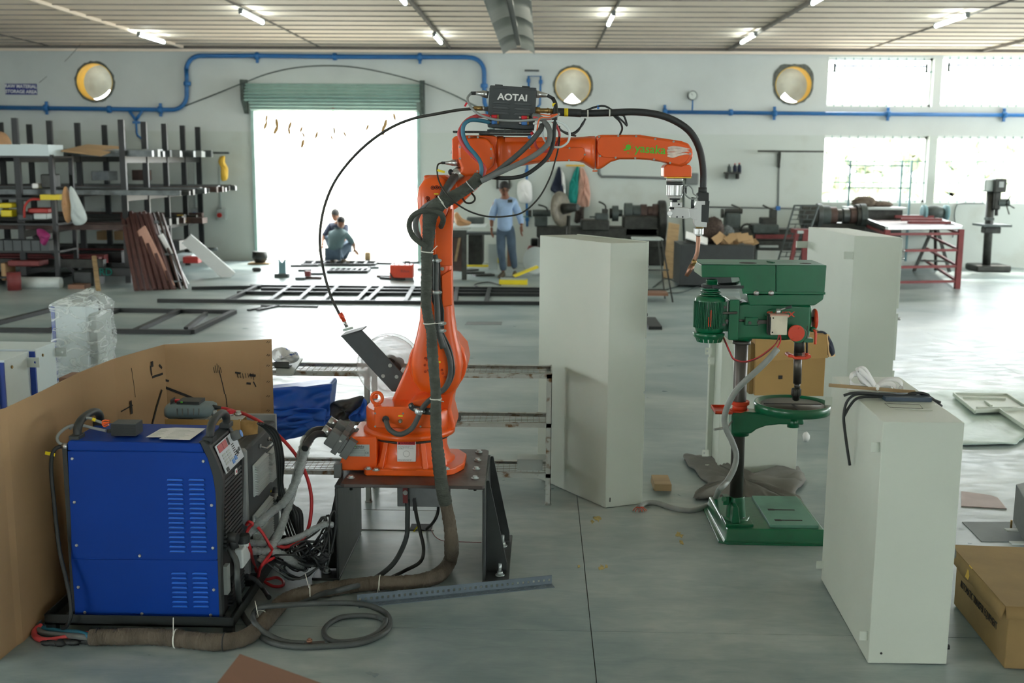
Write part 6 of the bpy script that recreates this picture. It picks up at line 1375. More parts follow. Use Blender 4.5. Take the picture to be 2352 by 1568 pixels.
# orange ring & pan
vcyl(1698, 951, 940, 44, 'orange_ring', 'grn_orange', dd, DY, 24, bv=.002); vcyl(1699, 940, 928, 34, 'orange_ring', 'grn_orange', dd, DY, 24); vcyl(1699, 928, 920, 44, 'orange_ring', 'grn_orange', dd, DY, 24, bv=.002)
b = MB(); q0, q1 = P(1643, 951, DY-.1), P(1683, 951, DY-.1); b.box((q0.x, DY-.1, q0.z), (q1.x, DY+.06, q0.z+.004)); b.box((q0.x, DY-.1, q0.z), (q1.x, DY-.096, q0.z+.016)); b.box((q0.x, DY-.1, q0.z), (q0.x+.004, DY+.06, q0.z+.016)); b.box((q0.x, DY+.056, q0.z), (q1.x, DY+.06, q0.z+.016)); b.build('tool_pan', 'grn_orange', dd)
MB().cyl(P(1640, 986, DY-.12), P(1668, 983, DY-.08), .006, n=8).tube(L([(1668, 983, DY-.08), (1675, 976, DY-.08), (1682, 966, DY-.05)]), .005, 8).build('clamp_lever', 'steel', dd)
# head casting
b = MB(); b.prism(prof([(1690, 700), (1708, 693), (1864, 700), (1864, 740), (1858, 777), (1800, 781), (1735, 778), (1690, 780), (1685, 760)], DY-.06), DY-.075, DY+.07); b.build('head_casting', 'green', dd, .016, 3)
vcyl(1705, 780, 694, 44, 'column_clamp', 'green', dd, DY, 26)
b = MB(); b.prism(prof([(1757, 724), (1762, 712), (1775, 709), (1815, 712), (1828, 720), (1826, 730), (1815, 733), (1770, 730)], DY-.077), DY-.081, DY-.074); b.build('name_plate', 'green', dd, .002)
text('SUNEX', .038, P(1793, 722, DY-.0825), 'grn_orange', dd, ext=.0012, bold=.0008, sx=1.2)
# belt guard
gY = DY-.11
gd = [(1610, 612), (1611, 636), (1697, 637), (1707, 674), (1894, 675), (1898, 608), (1783, 609)]
zc0 = P(1700, 608, gY).z
b = MB(); b.prism(prof([(1611, 608), (1612, 637), (1698, 637), (1706, 674), (1782, 676), (1782, 609)], gY), gY, gY+.3); b.build('belt_guard', 'green', dd, .004, 2)
b = MB(); b.prism(prof([(1783, 609), (1783, 676), (1894, 677), (1899, 609)], gY), gY, gY+.3); b.build('belt_guard', 'green', dd, .004, 2)
b = MB(); b.prism(prof([(1716, 676), (1722, 702), (1872, 702), (1892, 688), (1894, 676)], gY), gY+.005, gY+.26); b.build('guard_pan', 'green', dd, .006)
MB().box(P(1706, 669, gY-.004), P(1895, 676, gY+.004)).build('guard_lip', 'green', dd, .002)
ztg = zc0+.0015
for px, py, r in ((1718, 604, .045), (1850, 605, .03)): g = G(px, py, ztg); MB().cyl((g.x, g.y, ztg-.001), (g.x, g.y, ztg+.0015), r, n=28).build('guard_opening', 'dark', dd)
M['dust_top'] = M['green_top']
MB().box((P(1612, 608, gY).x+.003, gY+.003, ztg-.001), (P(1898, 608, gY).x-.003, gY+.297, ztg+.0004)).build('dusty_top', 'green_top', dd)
a = P(1772, 600, gY+.1); MB().cb((a.x, gY+.12, ztg+.004), (.01, .07, .006), rz=.3).build('hinge', 'green', dd)
for px in (1737, 1771):
    c = P(px, 673, gY-.005); MB().lathe([(.014, 0), (.014, .003), (.009, .003), (.009, .006), (.003, .006)], c, (0, -1, 0), 18).build('guard_bolt', 'steel', dd)
# motor with pulley
mY = DY-.03
def mv(px, y0, y1, w, nm, m, w2=None, n=28, bv=0): return vcyl(px, y0, y1, w, nm, m, dd, mY, n, w2, bv)
R = [(26, 678), (33, 682), (35, 690), (35.5, 720), (35, 750), (31, 760), (27, 764)]
c = P(1629, 764, mY); k = .00232
mo = MB().lathe([(r*k*.98, P(1629, y, mY).z-c.z) for r, y in R[::-1]], c, n=36).build('motor_body', 'green', dd)
for i in range(30):
    a = pi*(.02+.96*i/29)+pi
    if -.9 < a-1.5*pi < .9 or True:
        x, y = cos(a)*.0845, sin(a)*.0845; MB().beam((c.x+x, c.y+y, P(1629, 750, mY).z), (c.x+x, c.y+y, P(1629, 690, mY).z), .004, .006).build('cooling_fin', 'green', mo)
MB().lathe([(.078, 0), (.084, -.004), (.08, -.02), (.07, -.032), (.05, -.034)], P(1628, 762, mY), n=14).build('fan_cowl', 'green', mo)
for i in range(9): a = pi+pi*i/8; MB().beam((c.x+cos(a)*.08, c.y+sin(a)*.08, c.z+.0), (c.x+cos(a)*.062, c.y+sin(a)*.062, c.z-.045), .02, .004).build('fan_blade', 'green', mo)
for px in (1628, 1633.5): 
    a = P(px, 712 if px > 1630 else 728, mY-.09); b_ = P(px, 750, mY-.09); MB().box((a.x-.0022, a.y-.001, b_.z), (a.x+.0022, a.y+.001, a.z)).build('worn_lettering', 'grn_orange', mo)
for y0, w in ((673, 50), (664, 46), (655, 38)):
    mv(1632, y0+4, y0+1, w, 'pulley_step', 'green', w-10); mv(1632, y0+1, y0-3, w-10, 'pulley_step', 'green', w)
mv(1634, 678, 645, 26, 'pulley_hub', 'green'); mv(1635, 645, 641, 27, 'pulley_step', 'green', 24); mv(1635, 648, 645, 16, 'pulley_hub', 'green'); mv(1636, 642, 640.5, 14, 'hub_face', 'dark')
pz = P(1633, 656, mY).z
MB().lathe([(.045, -.008), (.048, -.006), (.048, .006), (.045, .008)], (P(1633, 656, mY).x, mY, pz), n=30).build('drive_belt', 'rubber', dd)
MB().beam((P(1633, 656, mY).x, mY-.047, pz), (P(1702, 654, mY).x, mY-.08, pz+.004), .006, .016).beam((P(1640, 650, mY).x, mY+.047, pz+.001), (P(1702, 648, mY).x, mY+.08, pz+.004), .006, .014).build('drive_belt', 'rubber', dd)
MB().box(P(1676, 688, mY-.06), P(1684, 770, mY+.1)).build('motor_plate', 'green', dd, .006)
for y in (720, 748): MB().box(P(1660, y-3, mY-.03), P(1678, y+8, mY+.05)).build('motor_foot', 'green', dd, .003)
for x, y in ((1669, 736), (1662, 745), (1665, 705)): bolt(dd, P(x, y, mY-.055), (0, -1, 0), .008, .01, 'column')
MB().cyl(P(1655, 719, mY-.06), P(1692, 718, mY-.06), .007, n=10).cyl(P(1692, 718, mY-.06), P(1692, 708, mY+.0), .006, n=10).build('tension_rod', 'column', dd)
MB().cyl(P(1684, 735, DY-.07), P(1714, 736, DY-.07), .0085, n=12).build('slide_bar', 'column', dd); MB().box(P(1712, 729, DY-.1), P(1738, 745, DY-.05)).build('bar_clamp', 'green', dd, .006)
for x in (1722, 1743): bolt(dd, P(x, 741, DY-.1), (0, -1, 0), .0085, .007, 'column', 12)
MB().box(P(1738, 735, DY-.1), P(1765, 743, DY-.085)).box(P(1763, 725, DY-.11), P(1770, 764, DY-.09)).build('switch_bracket', 'column', dd, .002)
# switch box
sY = DY-.15
swb = MB().box(P(1772, 726, sY), P(1807, 768, sY)+Vector((0, .05, 0))).build('switch_box', 'panel_lt', dd, .003)
M['cream'] = mat('grubby_cream_cover', (214, 208, 186), .55, var=.22, sc=10)
MB().box(P(1772, 725, sY-.004), P(1807, 769, sY)).build('switch_cover', 'cream', swb, .002)
MB().box(P(1768, 722, sY+.01), P(1776, 766, sY+.07)).build('switch_back', 'machine_dk', dd, .002); MB().box(P(1770, 722, sY+.0), P(1806, 725, sY+.06)).build('pink_top', 'pink_cloth', swb)
vcyl(1787, 723, 709, 10, 'lever_boss', 'steel', dd, sY+.02); MB().cyl(P(1789, 712, sY+.02), P(1806, 707, sY+.0), .0042, n=10).build('lever', 'steel', swb); MB().tube([P(1805, 707.5, sY), P(1818, 704, sY-.01)], [.006, .0085], 12).build('lever_knob', 'plastic_blk', swb)
for x, y in ((1776, 730), (1774, 763)): bolt(dd, P(x, y, sY-.004), (0, -1, 0), .004, .004, 'dark', 8)
# feed boss, handles, spindle
c = P(1829, 765, DY-.08); MB().cyl((c.x, DY-.07, c.z), (c.x, DY-.13, c.z), .044, n=36).build('feed_boss', 'green', dd, .004)
c = P(1829, 765, DY-.14); MB().cyl((c.x, DY-.13, c.z), (c.x, DY-.145, c.z), .0425, n=36).build('feed_cover', 'grn_orange', dd, .002)
for x, y in ((1836, 754), (1823, 779)): bolt(dd, P(x, y, DY-.146), (0, -1, 0), .006, .005, 'grn_orange')
hw = P(1871, 733, DY-.03); MB().lathe([(.05, -.008), (.056, -.004), (.056, .004), (.05, .008), (.02, .004), (.02, -.004)], hw, (1, 0, 0), 28).build('depth_wheel', 'grn_orange', dd)
MB().cyl((hw.x-.03, hw.y, hw.z), (hw.x, hw.y, hw.z), .012, n=12).build('wheel_shaft', 'column', dd)
MB().cyl(P(1862, 756, DY-.06), P(1872, 756, DY-.06), .014, n=14).build('handle_boss', 'green', dd); MB().tube(L([(1868, 757, DY-.08), (1873, 762, DY-.085), (1873, 780, DY-.09), (1872, 790, DY-.09)]), [.005, .0075, .0065, .0075], 12, k=3).build('feed_handle', 'grn_orange', dd)
sx_, = (1833,)
MB().tube([P(1836, 778, DY-.05), P(1836, 808, DY-.05)], .0265, 24).build('spindle_sleeve', 'machine_dk', dd)
MB().tube([P(1833, 805, DY-.05), P(1831, 880, DY-.05)], [.0215, .021], 24).build('quill', 'column', dd)
MB().tube([P(1831, 880, DY-.05), P(1831, 890, DY-.05), P(1830, 891, DY-.05), P(1830, 897, DY-.05)], [.0155, .0145, .008, .0085], 18).build('arbor', 'column', dd)
MB().lathe([(.0165, .062), (.0245, .058), (.0255, .02), (.019, .018), (.0175, -.002), (.008, -.008)], P(1828, 917, DY-.05), n=26).build('drill_chuck', 'machine_dk', dd)
for i in range(14): a = 2*pi*i/14; q = P(1828, 917, DY-.05); MB().beam((q.x+.025*cos(a), q.y+.025*sin(a), q.z+.022), (q.x+.0245*cos(a), q.y+.0245*sin(a), q.z+.056), .003).build('chuck_rib', 'column', dd)
b = MB(); b.prism(prof([(1807, 812), (1816, 811), (1822, 816), (1846, 816), (1852, 811), (1860, 813), (1860, 819), (1847, 823), (1822, 823), (1816, 819), (1807, 818)], DY-.06), DY-.095, DY-.01); b.build('stop_collar', 'grn_orange', dd, .004, 2)
MB().cyl(P(1854, 748, DY-.07), P(1853, 812, DY-.07), .0055, n=10).build('depth_rod', 'column', dd); MB().box(P(1846, 777, DY-.09), P(1864, 784, DY-.05)).build('rod_lug', 'green', dd, .004)
MB().cyl(P(1853, 810, DY-.07), P(1853, 817, DY-.07), .011, n=6).build('rod_nut', 'grn_orange', dd)
# wiring of the drill
for i, m in enumerate(('maroon', 'machine_dk', 'red_cable')):
    MB().tube(L([(1657+i, 768, DY-.02), (1665+i, 785, DY-.05), (1676, 810-i*2, DY-.1), (1686, 826-i, DY-.14), (1710, 832-i, DY-.16), (1740, 823-i, DY-.16), (1765, 806-i, DY-.15), (1781, 790, DY-.14), (1787, 778, DY-.13), (1789, 768, DY-.12)]), .0032, 8, k=5).build('motor_lead', m, dd)
MB().tube(L([(1792, 768, DY-.12), (1793, 780, DY-.13), (1789, 792, DY-.15), (1784, 800, DY-.16)]), .004, 8, k=4).build('motor_lead', 'red_cable', dd)
M['ribbed_conduit'] = mat('grey_spiral_conduit', (146, 152, 148), .5, var=.1, sc=20)
cp = smooth_path(L([(1786, 801, DY-.16), (1765, 825, DY-.18), (1742, 848, DY-.19), (1715, 872, DY-.2), (1690, 898, DY-.2), (1672, 930, DY-.2), (1664, 960, DY-.19), (1668, 985, DY-.18), (1682, 1015, DY-.17), (1691, 1045, DY-.17), (1686, 1075, DY-.2), (1670, 1105, DY-.23), (1652, 1125, DY-.25), (1642, 1145, None, .03), (1620, 1163, None, .014), (1585, 1172, None, .014), (1545, 1166, None, .014), (1510, 1155, None, .014), (1485, 1155, None, .014), (1467, 1166, None, .014)]), 12)
MB().tube(cp, .0155, 12, rip=.03).build('flexible_conduit', 'ribbed_conduit', label='grey ribbed conduit hanging off the drill and trailing left over the floor', cat='conduit')
lw = empty('lead_ends', G(1462, 1168), 'frayed red wire ends at the tip of the grey ribbed conduit', 'wire')
for i in range(6): a = -2.6+i*.45; g = G(1468, 1166, .014); MB().tube([g, g+Vector((cos(a)*.02, sin(a)*.02, .008)), g+Vector((cos(a)*.045, sin(a)*.04-.01, -.008))], .0022, 6, k=3).build('wire_end', 'grn_orange', lw)

# -------- right edge: foam sheet with steel panels, cardboard box, plates, small dark enclosure
q = [G(x, y) for x, y in ((2218, 1028), (2334, 1026), (2356, 1010), (2450, 960), (2352, 900), (2190, 898), (2090, 912), (2100, 1020))]
b = MB(); rnd = random.Random(3)
o = [q[i].lerp(q[(i+1) % len(q)], k/5) for i in range(len(q)) for k in range(5)]; ctr = sum(o, Vector())/len(o)
b.loft([[p for p in o]]+[[Vector((ctr.x+(p.x-ctr.x)*s, ctr.y+(p.y-ctr.y)*s, .012+rnd.uniform(0, .03)*s)) for p in o] for s in (1, .9, .75, .6, .45, .3, .15, .02)]); b.build('foam_sheet', 'foam', label='pale green foam sheet spread on the floor at the right edge', cat='sheet', sub=1)
M['pinkish'] = mat('pinkish_board', (190, 172, 168), .6, var=.1)
pp = empty('door_panel', G(2300, 940), 'pale green folded steel door panel lying on the foam sheet', 'panel')
q = [G(x, y, .045) for x, y in ((2190, 906), (2313, 908), (2352, 938), (2235, 946))]; MB().quad(*q, .004).build('sheet', 'cabinet', pp)
def frame_strip(a, c, par, h=.03): a, c = G(*a, .05), G(*c, .05); MB().beam(a, c, .012, h).build('folded_edge', 'cabinet', par)
for a, c in (((2190, 905), (2313, 907)), ((2313, 907), (2352, 932)), ((2240, 944), (2352, 939)), ((2190, 905), (2240, 946)), ((2212, 914), (2310, 917)), ((2242, 938), (2350, 938)), ((2262, 922), (2278, 934))): frame_strip(a, c, pp)
p2 = empty('door_panel', G(2340, 965), 'second pale steel panel cut by the right edge of the view', 'panel')
q = [G(x, y, .04) for x, y in ((2296, 942), (2400, 940), (2470, 1000), (2380, 998))]; MB().quad(*q, .004).build('sheet', 'cabinet', p2)
for a, c in (((2296, 942), (2380, 998)), ((2296, 941), (2400, 939))): frame_strip(a, c, p2)
q = [G(x, y, .004) for x, y in ((2208, 1162), (2312, 1168), (2292, 1143), (2274, 1137), (2208, 1128))]
MB().prism([(p.x, p.y) for p in q], .001, .006, 'z').build('pink_board', 'pinkish', label='thin pinkish board scrap flat on the floor right of the near enclosure', cat='board')
dk = empty('enclosure', (G(2352, 1255).x, G(2352, 1255).y, 0), 'grey-green steel enclosure cut off by the right edge, on the floor', 'cabinet')
c = G(2325, 1212); z_ = P(2334, 1112, c.y).z
b = MB(); pn_ = [(c.x, c.y), (G(2352, 1265).x, G(2352, 1265).y), (G(2352, 1265).x+.5, G(2352, 1265).y+.3), (c.x+.5, c.y+.35)]; b.prism(pn_, .04, z_, 'z'); b.build('body', 'ctrl_grey', dk, .004)
for px, py in ((2318, 1216), (2330, 1246)): g = G(px, py, .04); MB().box((g.x-.02, g.y-.02, .036), (g.x+.06, g.y+.02, .042)).build('mounting_lug', 'louvre_lt', dk)
MB().cyl((G(2322, 1214).x, G(2322, 1214).y, 0), (G(2322, 1214).x, G(2322, 1214).y, .05), .006, n=8).build('foot_bolt', 'brass', dk)
M['patch'] = mat('worn_cover_concrete', (128, 138, 140), .6, var=.1)
pt = empty('floor_patch', G(2280, 1200), 'darker square concrete inspection cover in the floor right of the near enclosure', 'hatch')
q = [G(x, y, .003) for x, y in ((2210, 1198), (2330, 1198), (2352, 1243), (2255, 1243))]; MB().prism([(p.x, p.y) for p in q], 0, .003, 'z').build('cover', 'patch', pt)
bo = empty('cardboard_box', (1.95, 4.5, 0), 'large worn brown carton with printed side at the bottom right corner', 'box')
n0 = G(2306, 1537); l0 = G(2190, 1388); zb_ = P(2318, 1392, n0.y-.0).z
d1 = (l0-n0); rt = Vector((d1.y, -d1.x, 0)).normalized()*.7
b = MB(); b.prism([(p.x, p.y) for p in (n0, n0+rt, l0+rt, l0)], .003, zb_, 'z'); b.build('carton', 'card_dk', bo, .006)
lid_n = n0-rt*.03-d1*.03; lid_l = l0-rt*.03+d1*.05
b = MB(); b.prism([(p.x, p.y) for p in (lid_n, lid_n+rt*1.1, lid_l+rt*1.1, lid_l)], zb_, zb_+.008, 'z'); b.build('lid', 'card_dk', bo)
b = MB()
a1, c1 = lid_n+Vector((0, 0, zb_+.006)), lid_l+Vector((0, 0, zb_+.006)); dwn = Vector((0, 0, -.055)); out = -rt*.02
b.grid(lambda u, v: a1.lerp(c1, u)+dwn*v+out*v+Vector((0, 0, .006*sin(17*u)*v)), 14, 2); b.build('lid_skirt', 'card_dk', bo, solid=.005)
b = MB(); e1 = lid_n+rt*1.1+Vector((0, 0, zb_+.006)); b.grid(lambda u, v: a1.lerp(e1, u)+dwn*v*.8-d1*.03*v, 8, 2); b.build('lid_skirt', 'card_dk', bo, solid=.005)
dm = d1.normalized(); ex = -dm
mid = n0.lerp(l0, .52)-rt.normalized()*.002; ex = (n0-l0).normalized(); ez = Vector((0, 0, 1)); ey = ex.cross(ez)
M4 = Matrix(((ex.x, ez.x, -rt.normalized().x, mid.x), (ex.y, ez.y, -rt.normalized().y, mid.y), (ex.z, ez.z, 0, zb_*.5), (0, 0, 0, 1)))
text('AUTOMATIC TRANSFER EQUIPMENT', .046, (0, 0, 0), 'ink', bo, M4=M4, sx=.62, ext=.0006)
MB().beam(a1.lerp(c1, .6)+Vector((0, 0, .004)), a1.lerp(c1, .6)+dwn*.9+out, .04, .002, tuple(rt)).build('tape_strip', 'yellow', bo)
# brown board corner low in front
brd = MB(); z_ = .55
q = [G(x, y, z_) for x, y in ((551, 1501), (780, 1583), (700, 1720), (380, 1720))]
brd.prism([(p.x, p.y) for p in q], z_-.02, z_, 'z'); o_ = brd.build('top', 'board_brown', None)
bt = empty('brown_table', (q[0].lerp(q[2], .5).x, q[0].lerp(q[2], .5).y, 0), 'blurred corner of a brown board table at the bottom edge', 'table')
Lw = Vector(o_.location); o_.parent = bt; o_.location = Lw-Vector(bt.location); ORG[o_.name] = Lw
for p in (q[0].lerp(q[2], .12), q[2], q[3]): MB().box((p.x-.015, p.y-.015-.03, 0), (p.x+.015, p.y+.015-.03, z_-.02)).build('leg', 'black_steel', bt)
# ================================================================== BACK OF THE HALL
def PB(x0, y0, x1, y1, Y, d, m, nm, par=None, bv=0, **kw):      # box read off at its front plane Y, depth d
    ym = (y0+y1)/2; a, b = P(x0, ym, Y), P(x1, ym, Y); return MB().box((a.x, Y, P(x0, y0, Y).z), (b.x, Y+d, P(x0, y1, Y).z)).build(nm, m, par, bv, **kw)
def PT(pts, Y, r, m, nm, par=None, n=8, k=4, **kw): return MB().tube(L([(p[0], p[1], p[2] if len(p) > 2 else Y) for p in pts]), r, n, k=k).build(nm, m, par, **kw)
def PC(x, y, w, h, Y, d, m, nm, par=None, **kw):                # round body with axis along X
    a, b = P(x-w/2, y, Y), P(x+w/2, y, Y); r = (P(x, y-h/2, Y)-P(x, y+h/2, Y)).length/2; return MB().cyl(a, b, r, n=24).build(nm, m, par, .004, **kw)

# blue compressed-air pipe runs on the wall
pY = YW-.07
def pipe_run(label, runs, collars, r=.042):
    x, y = runs[0][0][:2]; t = empty('air_pipe', P(x, y, pY), label, 'pipe')
    for pts in runs: MB().tube(L([(a, b, pY) for a, b in pts]), r*(.6 if len(pts[0]) < 1 else 1), 10, k=1).build('pipe', 'pipe_blue', t)
    for c in collars:
        x, y, ax, kind = c; q = P(x, y, pY)
        if kind == 'b': MB().cb((q.x, q.y+.02, q.z), ((.05, .05, .25) if ax == 'x' else (.25, .05, .05))).build('bracket', 'pipe_blue', t, .008)
        MB().lathe([(r*1.5, -.04), (r*1.7, -.02), (r*1.7, .02), (r*1.5, .04)], q, (1, 0, 0) if ax == 'x' else (0, 0, 1), 14).build('coupling', 'pipe_blue', t)
    return t
def arc_px(cx, cy, r, a0, a1, n=6): return [(cx+r*cos(radians(a0+(a1-a0)*i/n)), cy-r*sin(radians(a0+(a1-a0)*i/n))) for i in range(n+1)]
lp = [(-60, 246), (300, 251), (385, 252)]+arc_px(395, 218, 34, -80, -5)+[(429, 180), (428, 160)]+arc_px(460, 160, 32, 180, 95)+[(600, 128), (770, 130), (1070, 131)]+arc_px(1078, 166, 34, 80, 0)+[(1112, 200), (1113, 235), (1122, 262)]
t = pipe_run('long blue air pipe rising over the roller shutter and down behind the feeder box', [lp], [(106, 248, 'x', 'b'), (251, 251, 'x', 'c'), (368, 252, 'x', 'b'), (430, 192, 'z', 'c'), (590, 129, 'x', 'b'), (769, 130, 'x', 'c'), (964, 131, 'x', 'b'), (1112, 197, 'z', 'c')])
MB().tube(L([(295, 252, pY), (312, 276, pY)]), .03, 8).tube(L([(328, 252, pY), (312, 276, pY)]), .03, 8).tube(L([(312, 272, pY), (314, 305, pY), (316, 311, pY), (330, 322, pY), (346, 360, pY)]), .022, 8).build('drop_leg', 'pipe_blue', t); MB().cb(P(313, 281, pY), (.13, .06, .05)).build('valve', 'pipe_blue', t)
t = pipe_run('long blue air pipe running level right of the robot arm beneath the windows', [[(1522, 257), (1900, 261), (2420, 265)]], [(1527, 256, 'x', 'b'), (1678, 258, 'x', 'c'), (1779, 260, 'x', 'b'), (2040, 262, 'x', 'b'), (2307, 264, 'x', 'b')], .036)
pg = empty('pressure_gauge', P(1591, 240, pY), 'round pressure gauge on a stem above the blue pipe', 'gauge')
q = P(1591, 219, pY-.03); MB().lathe([(.085, 0), (.09, .01), (.09, .05)], (q.x, pY+.03, q.z), (0, -1, 0), 28).build('rim', 'machine', pg); MB().cyl((q.x, pY-.022, q.z), (q.x, pY-.026, q.z), .075, n=28).build('dial', 'glass_gauge', pg); MB().beam((q.x, pY-.03, q.z), (q.x-.03, pY-.03, q.z+.04), .006).build('needle', 'dark', pg)
MB().cyl(P(1591, 229, pY), P(1590, 256, pY), .014, n=8).build('stem', 'pipe_blue', pg)
t = pipe_run('blue air pipe loop and drop on the wall behind the standing man', [[(1215, 260), (1214, 175), (1242, 175), (1240, 240), (1215, 270)], [(1211, 372), (1209, 430), (1211, 520)]], [(1214, 185, 'z', 'c'), (1242, 188, 'z', 'c'), (1210, 393, 'z', 'c'), (1211, 503, 'z', 'c')], .022)
PB(1205, 160, 1238, 163, YW-.12, .1, 'black_steel', 'shelf_bracket', t); PB(1200, 496, 1222, 499, YW-.16, .1, 'teal_paint', 'tap_lever', t)
MB().tube(L([(410, 249, YW-.03), (480, 222, YW-.03), (560, 190, YW-.4), (620, 168, YW-.42), (690, 154, YW-.42), (770, 151, YW-.42), (850, 160, YW-.4), (960, 187, YW-.4), (1040, 217, YW-.1), (1100, 247, YW-.03), (1150, 262, YW-.03)]), .012, 8, k=6).build('cable', 'machine', label='grey cable arched along the wall over the roller shutter', cat='cable')
MB().tube(L([(223, 45, YW-2), (205, 75, YW-1), (155, 135, YW-.03), (90, 190, YW-.02)]), .004, 6, k=4).build('wire', 'machine', label='thin wire running down the wall above the blue sign', cat='wire')
sg = PB(12, 192, 84, 217, YW-.02, .018, 'sign_blue', 'wall_sign', label='dark blue sign reading RAW MATERIAL STORAGE AREA on the wall', cat='sign')
q = P(48, 204.5, YW-.022)
text('RAW MATERIAL', .088, (q.x, YW-.022, q.z+.05), 'white', sg, rot=(pi/2, radians(1), 0), bold=.002, sx=.98); text('STORAGE AREA', .088, (q.x, YW-.022, q.z-.05), 'white', sg, rot=(pi/2, radians(1), 0), bold=.002, sx=.98)

# ---- steel racks along the left end of the wall
zr = 2.57; rows = {-6.6: (17.5, 18.5, 19.5, 20.5, 21.4), -8.05: (17.0, 18.2, 19.3, 20.5, 21.4), -9.4: (17.0, 18.2, 19.3, 20.4)}; lv = (2.0, 1.4, .85)
sr = empty('steel_rack', (-8, 19.3, 0), 'black steel stock rack of tall posts along the left back wall', 'rack')
for x, ys in rows.items():
    for y in ys:
        MB().box((x-.045, y-.03, 0), (x+.045, y+.03, zr)).build('post', 'rack_black', sr)
    for z in lv+(.25,): MB().box((x-.03, ys[0], z-.1), (x+.03, ys[-1], z)).build('support_beam', 'rack_black', sr)
for y in (17.5, 21.4): MB().box((-9.4, y-.02, .25), (-6.6, y+.02, .32)).build('tie_beam', 'rack_black', sr)
MB().beam((-8.05, 17.4, .75), (-7.4, 17.4, .15), .06).build('brace', 'rack_black', sr)
rnd = random.Random(7)
def stock(z, y0, y1, n, x0, x1, nm, lab, cols, r0=.03):
    proto = {}
    for i in range(n):
        y = y0+(y1-y0)*i/(n-1); h = rnd.uniform(.8, 1.25)*r0; e = x1-rnd.uniform(0, .35); s = x0+rnd.uniform(0, .2)
        MB().box((s, y-h, z), (e, y+h, z+2*h)).build(nm, rnd.choice(cols), label=lab, cat='steel bar', group=lab)
stock(2.0, 17.6, 21.2, 17, -9.9, -6.1, 'square_tube', 'grey steel tubes laid across the top rack level', ('bars', 'bars', 'lcable'), .05)
stock(1.4, 17.4, 21.1, 22, -9.9, -5.55, 'angle_bar', 'dark steel bars laid across the middle rack level, ends sticking out', ('bars_rust', 'bars', 'machine_dk'), .04)
stock(.85, 17.4, 21.1, 12, -9.9, -6.2, 'flat_bar', 'dark flat bars laid across the third rack level', ('machine_dk', 'bars_rust'), .05)
stock(.25, 17.4, 19.6, 9, -9.9, -6.9, 'channel_bar', 'dark channels stored on the lowest rack level', ('maroon', 'machine_dk', 'rack_black'), .08)
MB().box((-6.9, 21.2, P(500, 351, 21.2).z-.02), (P(525, 351, 21.2).x, 21.28, P(500, 351, 21.2).z+.02)).build('wall_rail', 'bars', sr)
q = [P(x, y, yy) for x, y, yy in ((140, 345, 17.0), (232, 356, 17.0), (285, 336, 18.4), (200, 331, 18.4))]
MB().quad(*q, .02).build('cardboard_sheet', 'card', label='bent cardboard sheet lying on the top rack level', cat='cardboard')
PB(38, 330, 68, 345, 17.2, .4, 'white', 'carton', label='small white carton on top of the slotted shelf unit', cat='box')
pillow([(0, 300), (10, 305), (26, 340), (20, 345), (-10, 344), (-10, 305)], 17.1, .3, 2, .3).build('sack', 'bag_tan', label='brown paper sack cut by the left edge, above the slotted shelf', cat='bag', sub=1)
PB(210, 393, 250, 414, 19.5, .4, 'bars', 'metal_box', label='grey metal box on the middle rack level', cat='box'); PB(303, 390, 335, 414, 20.3, .3, 'bars_rust', 'metal_box', label='brown box on the middle rack level near the shutter', cat='box')
for x, z, l in ((291, 470, 'a'), ): pass
for x, y, w, nm, lab in ((308, 505, 0, '', ''),): pass
# sockets and conduits on the wall between the racks and the shutter
for x, y, m, lab in ((507, 492, 'red_paint', 'wall socket box with red plug right of the racks'), (449, 490, 'knob_blue', 'wall socket box with blue plug seen through the rack posts'), (243, 490, 'knob_blue', 'wall socket box low behind the left rack bay')):
    t = empty('wall_socket', P(x, y, YW), lab, 'socket'); PB(x-11, y-12, x+11, y+12, YW-.1, .1, 'sticker', 'box', t, .01); q = P(x-2, y+2, YW-.1); MB().cyl(q, (q.x, q.y-.05, q.z), .045, n=14).build('plug', m, t); MB().cyl(P(x, y-12, YW-.03), P(x-3, 372, YW-.03), .014, n=8).build('conduit', 'sticker', t)
yb_ = empty('yellow_bag', P(512, 370, YW-.1), 'yellow cloth bag hanging from the rail right of the racks', 'bag')
b = pillow([(505, 358), (518, 356), (516, 372), (525, 385), (524, 415), (508, 418), (508, 385), (500, 372)], YW-.25, .07, 4, .25); b.build('bag', 'yellow', yb_, sub=1)
for pts, m, lab in (([(149, 425), (155, 430), (166, 470), (166, 498), (158, 516), (150, 505), (143, 470), (146, 440)], 'bag_tan', 'long tan plastic bag hanging from the slotted shelf post'), ([(160, 424), (167, 428), (188, 468), (202, 508), (190, 518), (172, 519), (163, 500), (166, 470)], 'bag_white', 'white plastic bag hanging beside the long tan one')):
    pillow(pts, 16.7, .1, 6, .3, dense=2, back=.1).build('plastic_bag', m, label=lab, cat='bag', sub=1)
